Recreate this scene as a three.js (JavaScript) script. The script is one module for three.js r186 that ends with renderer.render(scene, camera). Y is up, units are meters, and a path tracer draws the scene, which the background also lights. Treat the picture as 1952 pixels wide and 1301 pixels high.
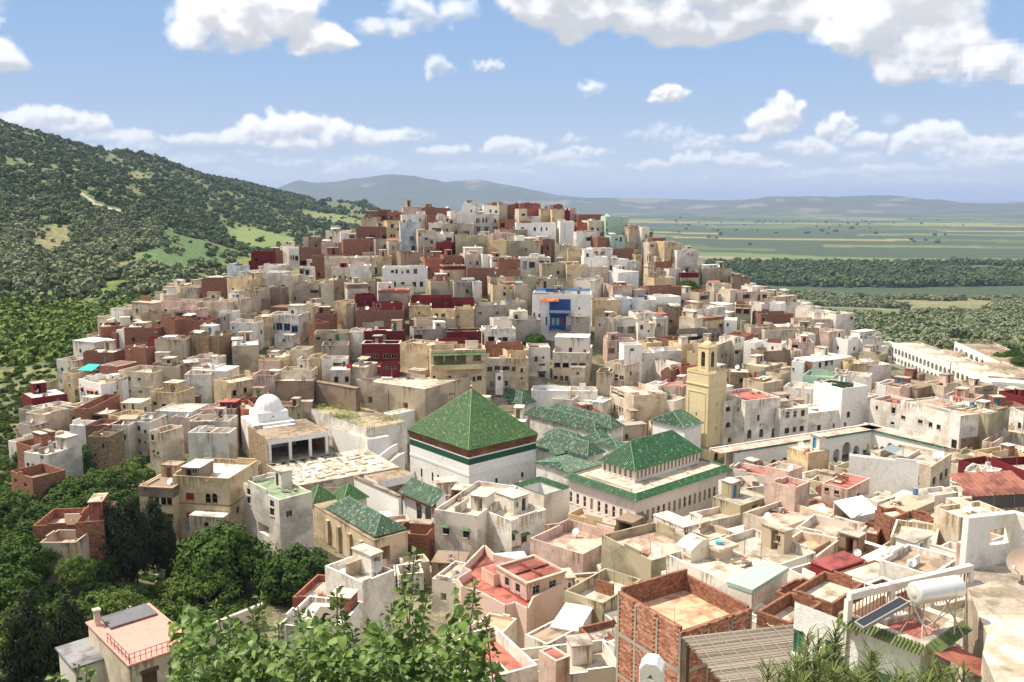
import*as THREE from 'three';
import{mergeGeometries,mergeVertices}from 'three/addons/utils/BufferGeometryUtils.js';
import{MarchingCubes}from 'three/addons/objects/MarchingCubes.js';
const F=1700,PW=1952,PH=1301,PITCH=Math.atan((650.5-382)/F),CAMY=100;
const CP=Math.cos(PITCH),SP=Math.sin(PITCH);
const scene=new THREE.Scene();
const camera=new THREE.PerspectiveCamera(2*Math.atan(PH/2/F)*180/Math.PI,PW/PH,0.5,60000);
camera.position.set(0,CAMY,0);
camera.rotation.set(-PITCH,0,0);
scene.add(camera);
const renderer=new THREE.WebGLRenderer({antialias:true});
renderer.toneMapping=THREE.LinearToneMapping;
renderer.toneMappingExposure=1.6;
renderer.shadowMap.enabled=true;
renderer.setSize(1024,682);
const SUN_EL=56*Math.PI/180,SUN_H=[-0.97,-0.24];
const SUN_DIR=new THREE.Vector3(SUN_H[0]*Math.cos(SUN_EL),Math.sin(SUN_EL),SUN_H[1]*Math.cos(SUN_EL)).normalize();
const sun=new THREE.DirectionalLight(new THREE.Color().setRGB(1,0.905,0.765),4.2);
sun.position.copy(SUN_DIR).multiplyScalar(600).add(new THREE.Vector3(0,50,-180));
sun.target.position.set(0,50,-180);
sun.castShadow=true;
Object.assign(sun.shadow.camera,{left:-260,right:260,top:260,bottom:-260,near:1,far:1600});
sun.shadow.mapSize.set(4096,4096);
scene.add(sun,sun.target);
function rngOf(seed){let a=seed>>>0;return()=>{a=(a+0x6D2B79F5)|0;let t=Math.imul(a^(a>>>15),1|a);t=(t+Math.imul(t^(t>>>7),61|t))^t;return((t^(t>>>14))>>>0)/4294967296;};}
const rnd=rngOf(20240611);
const PERM=new Float32Array(65536);{const r=rngOf(77);for(let i=0;i<65536;i++)PERM[i]=r();}
const hash2=(x,y)=>PERM[((x*73+11)^(y*1409+7))&65535];
function vnoise(x,y){
const xi=Math.floor(x),yi=Math.floor(y),fx=x-xi,fy=y-yi,u=fx*fx*(3-2*fx),v=fy*fy*(3-2*fy);
const a=hash2(xi,yi),b=hash2(xi+1,yi),c=hash2(xi,yi+1),d=hash2(xi+1,yi+1);
return a+(b-a)*u+(c-a)*v+(a-b-c+d)*u*v;
}
function fbm(x,y,o=4){let s=0,a=0.5,n=0;for(let i=0;i<o;i++){s+=a*vnoise(x,y);n+=a;a*=0.5;const q=x*1.6+y*1.22+17.1;y=y*1.6-x*1.22+5.3;x=q;}return s/n;}
function pnoise(x,y,per){
const xi=Math.floor(x),yi=Math.floor(y),fx=x-xi,fy=y-yi,u=fx*fx*(3-2*fx),v=fy*fy*(3-2*fy),m=(n)=>((n%per)+per)%per;
const a=hash2(m(xi),m(yi)),b=hash2(m(xi+1),m(yi)),c=hash2(m(xi),m(yi+1)),d=hash2(m(xi+1),m(yi+1));
return a+(b-a)*u+(c-a)*v+(a-b-c+d)*u*v;
}
function pfbm(x,y,per,o=4){let s=0,a=0.5,n=0;for(let i=0;i<o;i++){s+=a*pnoise(x,y,per);n+=a;a*=0.5;x=x*2+31*0;y=y*2;per*=2;}return s/n;}
const clamp=(x,a=0,b=1)=>x<a?a:x>b?b:x,mix=(a,b,t)=>a+(b-a)*t,sstep=(a,b,x)=>{const t=clamp((x-a)/(b-a));return t*t*(3-2*t);};
const RAD=Math.PI/180;
{
const W=4096,H=2048,data=new Float32Array(W*H*4);
const AZ=(px)=>Math.atan((px-976)/F)/RAD,EL=(py)=>(Math.atan((650.5-py)/F)-PITCH)/RAD;
for(let j=0;j<H;j++){
const el=((j+0.5)/H-0.5)*180;
let r,g,b;
if(el>=0){
const t=1-Math.exp(-el/6),t2=sstep(8,80,el);
r=mix(mix(0.49,0.15,t),0.12,t2);g=mix(mix(0.53,0.285,t),0.195,t2);b=mix(mix(0.56,0.505,t),0.39,t2);
}else{const t=sstep(0,-6,el);r=mix(0.42,0.16,t);g=mix(0.50,0.16,t);b=mix(0.60,0.11,t);}
for(let i=0;i<W;i++){const k=(j*W+i)*4;data[k]=r;data[k+1]=g;data[k+2]=b;data[k+3]=1;}
}
const clouds=[];
const C=(puffs,base,o={})=>clouds.push({puffs:puffs.map(([x,y,rx,ry])=>[AZ(x),EL(y),rx/F/RAD,ry/F/RAD]),base:EL(base),seed:clouds.length*13.7,dens:1,...o});
C([[430,40,75,45],[480,85,62,42],[545,45,90,52],[610,90,62,34],[400,70,48,30],[660,92,38,18],[500,20,90,40]],128);
C([[20,25,150,30],[130,8,90,28],[250,-2,45,24],[10,100,48,50],[40,150,42,28],[-60,120,80,70]],185,{dens:0.95});
C([[750,55,62,16],[800,20,60,38],[860,18,50,30],[720,45,30,12]],82,{dens:0.75,wisp:1});
C([[1010,18,70,38],[1120,25,130,45],[1260,40,140,48],[1400,35,130,42],[1500,45,100,48],[1080,-30,200,50],[1300,-40,260,60]],92,{grey:0.22});
C([[1640,70,90,60],[1740,60,100,70],[1580,75,70,36],[1780,130,90,46],[1700,145,60,32],[1845,150,44,26],[1700,10,130,45]],180,{grey:0.12});
C([[840,128,36,20],[832,145,18,12]],162,{dens:0.6,wisp:1});C([[935,126,38,14]],140,{dens:0.7,wisp:1});
C([[1120,170,34,22]],194,{dens:0.72,wisp:1});C([[1268,182,40,20],[1240,192,24,9]],203,{dens:0.95});
C([[520,240,62,28],[580,235,55,26],[640,255,55,24],[720,262,68,22],[470,262,50,18],[560,275,70,16]],292,{dens:0.95,grey:0.06});
C([[120,245,62,22],[190,250,55,22],[60,250,50,18],[250,268,55,18],[380,270,70,12],[430,272,32,10]],284,{dens:0.8});
C([[1470,235,52,40],[1490,215,30,20],[1420,262,42,13]],273,{dens:1});C([[1585,250,40,26]],274,{dens:0.9});
C([[1690,245,26,14],[1915,243,22,12],[1860,22,26,20]],262,{dens:0.35,wisp:1});
C([[960,278,55,20],[1000,280,40,18],[850,285,55,12],[1060,300,60,14]],310,{dens:0.75});
C([[1310,302,48,14],[1400,305,75,16],[1240,318,50,10],[1460,315,50,9]],330,{dens:0.75});
C([[1540,288,48,18],[1760,270,55,26],[1720,282,50,18],[1830,285,50,18],[1930,290,40,16],[1640,275,32,14]],306,{dens:0.88});
C([[700,312,110,14],[900,322,130,12],[560,312,70,10],[1110,318,50,9]],334,{dens:0.45,wisp:1});
C([[1550,332,90,9],[1700,326,120,11],[1880,318,90,14],[1760,345,140,7],[1500,340,60,6]],356,{dens:0.5,wisp:1});
C([[350,308,120,14],[220,275,80,10],[450,330,120,10]],345,{dens:0.35,wisp:1});
{const q=rngOf(17);for(let n=0;n<46;n++){const x=-100+2150*q(),y=255+95*q(),w=(14+40*q())*(1.3-(y-255)/160);C([[x,y,w,w*0.32],[x+w*(q()-0.5),y-w*0.12,w*0.5,w*0.3]],y+w*0.25,{dens:0.35+0.4*q(),wisp:1});}}
const cr=rngOf(5);
for(let n=0;n<330;n++){  // Clouds added out of view, denser overhead to brighten and neutralise the fill.
const az=cr()*360-180,el=1.5+80*Math.pow(cr(),1.5);
if(Math.abs(az)<33&&el<16)continue;
const s=(0.6+cr()*1.6)*(0.5+Math.min(el,32)/9),k=3+Math.floor(cr()*6),puffs=[];
for(let q=0;q<k;q++)puffs.push([az+(cr()-0.5)*s*5/Math.max(0.3,Math.cos(el*RAD)),el+cr()*s*0.7,s*(0.8+cr())/Math.max(0.3,Math.cos(el*RAD)),s*(0.4+cr()*0.5)]);
clouds.push({puffs,base:el-s*0.35,seed:n*3.1+400,dens:0.7+cr()*0.3,grey:cr()*0.15,out:1});
}
for(const c of clouds){
let a0=1e9,a1=-1e9,e0=1e9,e1=-1e9,top=-1e9;
for(const[a,e,ra,re]of c.puffs){a0=Math.min(a0,a-ra*1.5);a1=Math.max(a1,a+ra*1.5);e0=Math.min(e0,e-re*1.5);e1=Math.max(e1,e+re*1.5);top=Math.max(top,e+re);}
e0=Math.max(e0,c.base-0.5);e0=Math.max(e0,0.2);
const sc=1/Math.max(0.55,Math.min(3,(top-c.base)*0.55));
const field=(a,e)=>{
let d=0;
const wo=c.out?2:4,wx=(fbm(a*sc*0.9+c.seed,e*sc*0.9,wo)-0.5)*0.95/sc,wy=(fbm(a*sc*0.9+c.seed+40,e*sc*0.9+9,wo)-0.5)*0.75/sc;
for(const p of c.puffs){const x=(a+wx-p[0])/p[2],y=(e+wy-p[1])/p[3],q=1-(x*x+y*y);if(q>d)d=q;else if(q>-0.3)d+=0.10*(q+0.3);}
if(d<0.02){return 0;}
d+=(fbm(a*sc*2.2+c.seed*2,e*sc*3+3,c.out?3:6)-0.5)*(c.wisp?1.35:1.3);
return d*sstep(c.base-0.12,c.base+0.32/Math.sqrt(sc),e+(fbm(a*sc*1.3+9,c.seed,3)-0.5)*0.5/sc);
};
const j0=Math.max(0,Math.floor((e0/180+0.5)*H)),j1=Math.min(H-1,Math.ceil((e1/180+0.5)*H)),i0=Math.floor((a0/360+0.25)*W),i1=Math.ceil((a1/360+0.25)*W);
const st=c.out?3:1;
for(let j=j0;j<=j1;j+=st)for(let i=i0;i<=i1;i+=st){
const az=((i+0.5)/W-0.25)*360,el=((j+0.5)/H-0.5)*180,d=field(az,el);
if(d<0.06)continue;
let alpha=sstep(0.04,c.wisp?1.1:0.68,d)*c.dens;
const lit=field(az-0.22/sc,el+0.34/sc),hgt=clamp((el-c.base)/(top-c.base+0.01));
let s=0.64+0.38*sstep(0.7,-0.1,lit-0.55*d)+0.14*(hgt-0.45)-(c.grey??0.1)*sstep(0.5,0.0,hgt);
s=clamp(s,0.6,1.06);
const far=sstep(7,0,el)*0.55;
for(let dj=0;dj<st&&j+dj<H;dj++)for(let di=0;di<st;di++){
const k=((j+dj)*W+((i+di+2*W)%W))*4,tint=sstep(1,0.55,s);
const cr_=s*mix(1,0.93,tint)*0.74,cg=s*mix(1,0.965,tint)*0.74,cb=s*mix(1,1.02,tint)*0.745;
data[k]=mix(data[k],mix(cr_,0.52,far),alpha);data[k+1]=mix(data[k+1],mix(cg,0.56,far),alpha);data[k+2]=mix(data[k+2],mix(cb,0.61,far),alpha);}
}
}
const sky=new THREE.DataTexture(data,W,H,THREE.RGBAFormat,THREE.FloatType);
sky.mapping=THREE.EquirectangularReflectionMapping;sky.magFilter=THREE.LinearFilter;sky.minFilter=THREE.LinearFilter;sky.wrapS=THREE.RepeatWrapping;sky.needsUpdate=true;
scene.background=sky;scene.environment=sky;
}
const tOf=(py)=>Math.tan(PITCH+Math.atan((py-650.5)/F));
function rayOf(px,py){const u=(px-976)/F,v=(py-650.5)/F;return new THREE.Vector3(u,-SP-v*CP,-(CP-v*SP));}
function atLevel(px,py,y){const d=rayOf(px,py),k=(y-CAMY)/d.y;return new THREE.Vector3(d.x*k,y,d.z*k);}
function atDepth(px,py,z){const d=rayOf(px,py),k=-z/d.z;return new THREE.Vector3(d.x*k,CAMY+d.y*k,-z);}
function toPixel(p){const dy=p.y-CAMY,zc=-p.z*CP-dy*SP,yc=dy*CP-p.z*SP*1;return[976+F*p.x/zc,650.5-F*(dy*CP+(-p.z)*SP)/zc,zc];}
const FAR=[[1500,117],[3000,118],[7000,118]];
const COLS=[
[-500,[[5,4],[20,15],[45,30],[100,44],[175,44],[265,36],[400,20],[600,-15],[800,-70],[1000,-130],[1300,-180],[2500,-120],[5000,40],[7000,118]]],
[0,[[5,6],[20,17],[45,34],[60,41],[72,44.5],[90,43],[105,45],[140,49],[175,50],[215,47],[265,42],[310,40.5],[450,31.5],[560,22.5],[680,7],[820,-15],[950,-45],[1050,-72],[1150,-102],[1400,-112],[2000,-60],[4000,60],[7000,118]]],
[150,[[5,6],[20,17],[45,34],[60,41],[72,44.5],[90,43],[105,46],[150,47.5],[165,48],[190,44],[205,42],[240,43],[320,42],[480,33.6],[600,24],[720,7.6],[850,-14],[950,-30],[1150,-62],[1300,-84],[1600,-85],[2200,-40],[4000,60],[7000,118]]],
[300,[[5,6],[20,17],[45,34],[60,41],[72,44.5],[100,48],[150,48],[165,47.5],[185,43],[205,37],[215,34],[240,31],[260,32],[330,38],[450,32],[700,20],[850,9],[1100,-20],[1500,-68],[1700,-70],[2400,-20],[4000,70],[7000,118]]],
[450,[[5,6.5],[20,17.5],[45,33],[72,43.5],[110,49],[150,49],[170,48],[195,41],[215,35],[240,28],[262,27],[300,33],[400,42],[600,42],[900,34],[1200,13],[1500,-12],[1900,-38],[2100,-40],[2800,0],[4500,80],[7000,118]]],
[600,[[5,6.5],[20,17.5],[45,32],[72,43],[95,48.5],[115,50],[150,50],[170,49],[195,40],[230,33],[262,25],[290,20],[305,19],[330,22],[400,45],[600,56],[1000,36],[1500,25],[2000,3],[2200,0],[3000,40],[5000,100],[7000,118]]],
[700,[[5,6.5],[20,17.5],[45,31],[72,42],[92,48],[115,51.5],[150,52],[172,50.5],[195,40.5],[230,31],[262,21.5],[290,15],[305,13.5],[325,15],[360,28],[450,55],[700,62],[1300,30],[2000,10],[2600,10],[3500,60],[6000,112],[7000,118]]],
[800,[[5,6.5],[20,17.5],[45,31],[72,42],[90,48],[115,52],[150,53],[174,52],[195,41],[228,32],[262,20],[285,13.5],[300,11],[320,12],[360,26],[500,70],[900,100],[2000,105],[3000,112],[7000,118]]],
[976,[[5,6.5],[20,17.5],[45,31],[72,41.5],[88,47.5],[115,52],[150,53.5],[175,52],[195,41],[225,33],[262,19],[285,13],[300,10.5],[320,11],[360,24],[500,75],[900,112],...FAR]],
[1150,[[5,6.5],[20,18],[45,31],[72,41],[110,51],[150,53],[176,52.5],[200,44],[230,34.5],[262,23],[285,15.5],[300,13.5],[330,19],[400,52],[600,85],[1000,113],...FAR]],
[1300,[[5,6.5],[20,18],[45,30],[72,40],[110,50],[150,52.5],[178,52],[200,45],[230,36],[262,29],[285,23],[300,23.5],[330,36],[400,62],[700,100],[1000,114],...FAR]],
[1450,[[5,6.5],[20,17.5],[45,28.5],[72,36.5],[110,45],[150,50],[180,49],[215,41],[240,36.5],[265,32],[280,34],[300,40],[400,66],[600,90],[900,108],...FAR]],
[1600,[[5,6.5],[20,16],[45,27],[72,36],[100,42],[130,47],[165,50.5],[182,49.5],[200,45],[240,39],[260,44],[300,55],[400,73],[600,92],[1000,112],...FAR]],
[1800,[[5,6.5],[20,14.5],[35,20.5],[45,24.5],[80,36],[105,42],[150,48.5],[190,47.5],[230,45.5],[250,50],[300,58],[350,64],[400,70],[600,90],[1000,111],...FAR]],
[1952,[[5,6.5],[20,14.5],[35,20],[45,24],[80,35],[105,41],[150,47],[190,47],[230,45.5],[260,48],[300,54],[330,60],[400,70],[600,90],[1000,111],...FAR]],
[2450,[[5,4],[20,14],[45,22],[80,32],[105,38],[150,44],[230,46],[300,54],[400,68],[600,88],[1000,110],...FAR]],
].map(([px,pts])=>{const s=(px-976)/F,k=Math.sqrt(1+s*s);return{phi:Math.atan(s),pts:pts.map(([z,d])=>[z*k,d])};});
const RIDGE=[[300,372],[535,364],[575,351],[610,353],[650,350],[700,345],[740,341],[800,345],[850,353],[915,346],[980,358],[1060,373],[1120,379],[1250,378],[1350,382],[1480,380],[1600,382],[1750,385],[1952,388],[2400,386]];
function lerpList(list,x){if(x<=list[0][0])return list[0][1];for(let i=1;i<list.length;i++)if(x<list[i][0]){const[a,b]=list[i-1],[c,d]=list[i];return mix(b,d,(x-a)/(c-a));}return list[list.length-1][1];}
const ridgeDrop=(px)=>tOf(lerpList(RIDGE,px))*10500;
function groundY(x,z){
const fz=-z,r=Math.hypot(x,fz),phi=Math.atan2(x,fz);
let i=1;while(i<COLS.length-1&&COLS[i].phi<phi)i++;
const a=COLS[i-1],b=COLS[i],t=clamp((phi-a.phi)/(b.phi-a.phi)),rr=Math.max(r,5);
let drop=mix(lerpList(a.pts,rr),lerpList(b.pts,rr),t);
if(r>420)drop+=(fbm(x/260,z/260,4)-0.5)*16*sstep(420,900,r)*sstep(1900,1300,r)+(fbm(x/1300+7,z/1300,4)-0.5)*14*sstep(1500,3000,r);
else if(r>25)drop+=(fbm(x/9,z/9,3)-0.5)*1.0;
if(r>6500){
const px=976+F*Math.tan(clamp(phi,-0.9,0.9)),top=ridgeDrop(px),n=fbm(x/900+3,z/900,5),m=fbm(x/2600+31,z/2600,4);
const k=sstep(6500,10500,r);
drop=mix(drop,top,Math.pow(k,1.35))+(n-0.5)*340*k*sstep(10600,9600,r)+(m-0.5)*260*k*sstep(10600,9000,r);
if(r>10500)drop+=(r-10500)*0.03;
}
return CAMY-drop;
}
function march(px,py,h,from=95){
const d=rayOf(px,py);d.divideScalar(-d.z);
let z0=from,prev=1;
for(let z=from;z<420;z+=1){
const y=CAMY+d.y*z,g=groundY(d.x*z,-z)+h;
if(y<g){const k=prev/(prev+(g-y));const zz=z0+(z-z0)*k;return new THREE.Vector3(d.x*zz,CAMY+d.y*zz,-zz);}
prev=y-g;z0=z;
}
return null;
}
const inPoly=(x,y,p)=>{let c=false;for(let i=0,j=p.length-1;i<p.length;j=i++)if((p[i][1]>y)!==(p[j][1]>y)&&x<(p[j][0]-p[i][0])*(y-p[i][1])/(p[j][1]-p[i][1])+p[i][0])c=!c;return c;};
const used={};
function numbered(name){const n=used[name]=(used[name]??-1)+1;return n?`${name}_${String(n).padStart(3, '0')}`:name;}
function tag(o,label,category,group,kind){if(label)o.userData.label=label;if(category)o.userData.category=category;if(group)o.userData.group=group;if(kind)o.userData.kind=kind;return o;}
function thing(name,label,category,pos=[0,0,0],turn=0,group){
const o=new THREE.Group();o.name=numbered(name);o.position.set(...pos);o.rotation.y=turn;scene.add(o);return tag(o,label,category,group);
}
function part(name,geo,mat,parent,pos,label){const m=new THREE.Mesh(geo,mat);m.name=name;if(pos)m.position.set(...pos);if(label)m.userData.label=label;parent.add(m);return m;}
function struct(name,geo,mat,label){const m=new THREE.Mesh(geo,mat);m.name=numbered(name);m.userData.kind='structure';if(label)m.userData.label=label;scene.add(m);return m;}
function dataTex(n,fn,srgb=true,m=n){
const d=new Uint8Array(n*m*4);
for(let j=0;j<m;j++)for(let i=0;i<n;i++){const c=fn(i/n,j/m),k=(j*n+i)*4;d[k]=clamp(c[0])*255;d[k+1]=clamp(c[1])*255;d[k+2]=clamp(c[2])*255;d[k+3]=255;}
const t=new THREE.DataTexture(d,n,m);t.wrapS=t.wrapT=THREE.RepeatWrapping;t.magFilter=THREE.LinearFilter;t.minFilter=THREE.LinearMipmapLinearFilter;t.generateMipmaps=true;
if(srgb)t.colorSpace=THREE.SRGBColorSpace;t.needsUpdate=true;return t;
}
const g3=(v)=>[v,v,v];
function plasterTex(age,seed){
const runs=[];const r=rngOf(seed);for(let i=0;i<128;i++)runs.push(r());
return dataTex(1024,(u,v)=>{
const blot=pfbm(u*5+seed,v*5,5*0+5,5),fine=pfbm(u*64,v*64+seed,64,3),big=pfbm(u*3,v*3+seed*1.7,3,3),low=pfbm(u*12+5,v*12,12,4);
let L=1-0.17*age*sstep(0.42,0.72,blot)-0.08*(fine-0.5)*2-0.15*age*(big-0.5)*2;
let cr=L,cg=L,cb=L;
const d=(1-v)*16,ru=pnoise(u*90+seed,3,90),ru2=pnoise(u*260,9+seed,260),len=0.15+3.6*Math.pow(ru,4)+0.8*ru2*ru;
const run=sstep(len,len*0.25,d)*sstep(0.35,0.7,ru*0.7+ru2*0.5)*sstep(0.25,0.6,pfbm(u*9,v*2,9,2))*age;
const k=clamp(run*0.5*sstep(0.46,0.66,pfbm(u*7+1,2+seed,7,3)));
cr=mix(cr,0.40,k);cg=mix(cg,0.37,k);cb=mix(cb,0.33,k);
const patch=sstep(0.64,0.68,low+0.18*(blot-0.5))*sstep(0.52,0.62,big)*age;
cr=mix(cr,0.72*L,patch*0.6);cg=mix(cg,0.64*L,patch*0.6);cb=mix(cb,0.55*L,patch*0.6);
const crack=Math.abs(pfbm(u*7+3,v*7+seed,7,4)-0.5);if(crack<0.0016*age){cr*=0.82;cg*=0.8;cb*=0.78;}
const damp=sstep(0.58,0.72,pfbm(u*6+11,v*4+seed*3,6*0+12,4))*age*0.5;
cr=mix(cr,cr*0.80,damp);cg=mix(cg,cg*0.74,damp);cb=mix(cb,cb*0.66,damp);
return[cr,cg,cb];
});
}
const T_CLEAN=plasterTex(0.22,11),T_WORN=plasterTex(0.85,37),T_OLD=plasterTex(1.3,59);
const T_BRICK=dataTex(1024,(u,v)=>{
const rows=28,y=v*rows,row=Math.floor(y),x=u*18+(row%2)*0.5,col=Math.floor(x),fx=x-col,fy=y-row,q=hash2(((col%18)+18)%18+3,row+50),q2=hash2(((col%18)+18)%18+93,row+150);
const mortar=(fx<0.06||fy<0.14)?1:0,n=pfbm(u*40,v*40,40,3),b=pfbm(u*4,v*4,4,3);
const L=0.80+0.30*(q-0.5)+0.16*(n-0.5)-0.14*(b-0.5);
let c=[L,L*(0.97+0.1*(q2-0.5)),L*(0.95+0.12*(q2-0.5))];
if(mortar)c=[0.92*(0.85+0.3*n),1.02*(0.85+0.3*n),1.06*(0.85+0.3*n)];
if(b>0.62)c=c.map((x_)=>mix(x_,0.95,(b-0.62)*2.2));
return c;
});
const T_STONE=dataTex(1024,(u,v)=>{
let d1=9,d2=9,id=0;const N=26,x=u*N,y=v*N,xi=Math.floor(x),yi=Math.floor(y);
for(let a=-1;a<=1;a++)for(let b=-1;b<=1;b++){const cx=xi+a,cy=yi+b,mx=((cx%N)+N)%N,my=((cy%N)+N)%N,px=cx+0.1+0.8*hash2(mx,my+300),py=cy+0.1+0.8*hash2(mx+300,my),d=Math.hypot((x-px),(y-py)*1.3);if(d<d1){d2=d1;d1=d;id=hash2(mx+7,my+7);}else if(d<d2)d2=d;}
const e=sstep(0.03,0.12,d2-d1),n=pfbm(u*50,v*50,50,3),s=0.78+0.3*(id-0.5)+0.2*(n-0.5);
return[mix(0.72,s,e),mix(0.67,s*0.97,e),mix(0.6,s*0.92,e)];
});
const T_ROOF=dataTex(1024,(u,v)=>{
const a=pfbm(u*4+2,v*4,4,5),b=pfbm(u*17,v*17+3,17,4),f=pfbm(u*110,v*110,110,2);
let L=1-0.22*sstep(0.42,0.72,a)-0.16*sstep(0.5,0.75,b)-0.14*(f-0.5);
const seam=Math.abs(((u*4)%1)-0.5)>0.492||Math.abs(((v*3+0.3)%1)-0.5)>0.492?0.9:1;
const st=sstep(0.62,0.7,pfbm(u*8+4,v*8+9,8,4))*0.35;L*=seam;
return[mix(L,0.5,st),mix(L*0.985,0.45,st),mix(L*0.97,0.38,st)];
});
const T_SOIL=dataTex(1024,(u,v)=>{const a=pfbm(u*9,v*9,9,5),b=pfbm(u*70,v*70,70,3);const L=0.72+0.4*(a-0.5)+0.5*(b-0.5);return[L,L,L];});
const B_FINE=dataTex(512,(u,v)=>g3(0.5+0.5*(pfbm(u*30,v*30,30,4)-0.5)+0.35*(pfbm(u*120,v*120,120,2)-0.5)),false);
const rep=(t,x,y=x)=>{const c=t.clone();c.repeat.set(x,y);c.needsUpdate=true;return c;};
const TX={clean:rep(T_CLEAN,1/16),worn:rep(T_WORN,1/16),old:rep(T_OLD,1/16),brick:rep(T_BRICK,1/5),stone:rep(T_STONE,1/6),roof:rep(T_ROOF,1/12),soil:rep(T_SOIL,1/14),bump:rep(B_FINE,1/3)};
const matCache={};
function mat(r,g,b,tex=null,rough=0.92,extra){
const key=[r,g,b,tex,rough,JSON.stringify(extra??0)].join();
if(!matCache[key]){
const m=matCache[key]=new THREE.MeshPhysicalMaterial({roughness:rough,...extra});m.color.setRGB(r,g,b);
if(tex){m.map=TX[tex];m.bumpMap=TX.bump;m.bumpScale=tex==='stone'||tex==='brick'?0.05:0.025;}
m.specularIntensity=extra?.specularIntensity??0.4;
}
return matCache[key];
}
const FIELDS=[
[[[262,497],[318,433],[360,452],[470,482],[420,500],[330,522],[290,512]],[0.10,0.18,0.045]],
[[[418,434],[470,432],[570,455],[560,472],[480,480],[430,458]],[0.20,0.26,0.07]],
[[[345,545],[420,500],[475,484],[520,480],[470,520],[430,545],[380,560]],[0.19,0.225,0.05]],
[[[560,399],[640,408],[700,424],[690,432],[640,426],[580,412]],[0.21,0.235,0.085]],
[[[590,374],[720,392],[700,416],[600,396]],[0.12,0.165,0.06]],
[[[640,404],[720,410],[720,440],[690,420]],[0.15,0.18,0.07]],
[[[60,440],[135,425],[130,470],[60,480]],[0.25,0.23,0.10]],
[[[90,500],[200,480],[255,505],[210,530],[100,530]],[0.22,0.225,0.075]],
[[[240,330],[265,325],[295,345],[250,347]],[0.26,0.25,0.12]],[[[180,282],[200,285],[240,312],[215,305]],[0.17,0.2,0.1]],
[[[178,545],[225,530],[300,540],[260,552],[190,558]],[0.14,0.2,0.04]],[[[290,560],[400,545],[400,575],[300,585]],[0.15,0.21,0.045]],
];
const PATHS=[[[268,498],[247,507],[232,514],[216,520],[200,529],[178,533]],[[33,611],[46,617],[47,628],[38,636],[28,644]],[[140,360],[165,377],[185,392],[225,402],[240,418]]];
const segDist=(x,y,a,b)=>{const dx=b[0]-a[0],dy=b[1]-a[1],t=clamp(((x-a[0])*dx+(y-a[1])*dy)/(dx*dx+dy*dy));return Math.hypot(x-a[0]-dx*t,y-a[1]-dy*t);};
const PLAIN=[[0.10,0.16,0.05],[0.15,0.21,0.07],[0.075,0.13,0.045],[0.30,0.29,0.10],[0.25,0.25,0.11],[0.12,0.19,0.06],[0.05,0.085,0.04],[0.19,0.235,0.085],[0.27,0.26,0.14]];
const cov=(x,z)=>fbm(x/31+40,z/31,3);
function landColor(x,y,z){
const r=Math.hypot(x,z),[px,py]=toPixel({x,y,z}),n=fbm(x/7,z/7,3),m=fbm(x/60+9,z/60,3);
let c=[0.30,0.245,0.165];
const lush=sstep(0.38,0.6,m*0.6+n*0.5);
if(r<330){const k=px<520?mix(0.55,1,lush):lush*0.4;c=[mix(c[0],0.12,k),mix(c[1],0.155,k),mix(c[2],0.045,k)];}
if(r>=230&&px<720&&r<5000){
const k=sstep(0.3,0.62,m*0.7+n*0.35);let h=[mix(0.215,0.13,k),mix(0.235,0.18,k),mix(0.09,0.05,k)];
for(const[poly,col]of FIELDS)if(inPoly(px+(n-0.5)*5,py+(n-0.5)*3,poly))h=col.map((v)=>v*(0.88+0.24*n));
const s=sstep(230,300,r);c=[mix(c[0],h[0],s),mix(c[1],h[1],s),mix(c[2],h[2],s)];
for(const p of PATHS)for(let i=1;i<p.length;i++)if(segDist(px,py,p[i-1],p[i])<2.2+1.5*(n-0.3))c=[0.52,0.45,0.33];
}else if(r>=300&&px>=720){
const k=sstep(0.35,0.6,m*0.6+n*0.4);let h=[mix(0.33,0.15,k),mix(0.29,0.175,k),mix(0.17,0.06,k)];
if(r>950){
const a=x*0.94+z*0.34,b=-x*0.30+z*0.95,w=(fbm(x/900,z/900,3)-0.5)*500,row=Math.floor((b+w)/130),off=hash2(row&255,77)*2000,q=hash2(Math.floor((a+off)/(320+500*hash2(row&255,5)))&255,row&1023);
const band=fbm(b/700+3,a/6000,2);
let id=Math.floor(q*9);if(band>0.56&&q>0.35)id=3+(id%2);if(band<0.40&&q>0.4)id=6;
const f=PLAIN[id].map((v,i)=>v*[1.08,1,0.85][i]),s=sstep(950,1250,r),v=0.85+0.3*n;h=[mix(h[0],f[0]*v,s),mix(h[1],f[1]*v,s),mix(h[2],f[2]*v,s)];
}
if(r>6500){const s=sstep(6500,8200,r),t=fbm(x/420,z/420,4),f=mix(0.7,1.3,t),g=t>0.66?[0.2,0.19,0.14]:[0.085,0.11,0.07];h=[mix(h[0],g[0]*f,s),mix(h[1],g[1]*f,s),mix(h[2],g[2]*f,s)];}
const s=sstep(300,380,r);c=[mix(c[0],h[0],s),mix(c[1],h[1],s),mix(c[2],h[2],s)];
}
if(r>5000&&px<720){const t=fbm(x/420,z/420,4);c=t>0.66?[0.2,0.19,0.14]:[0.085,0.11,0.07];}
return c;
}
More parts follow.
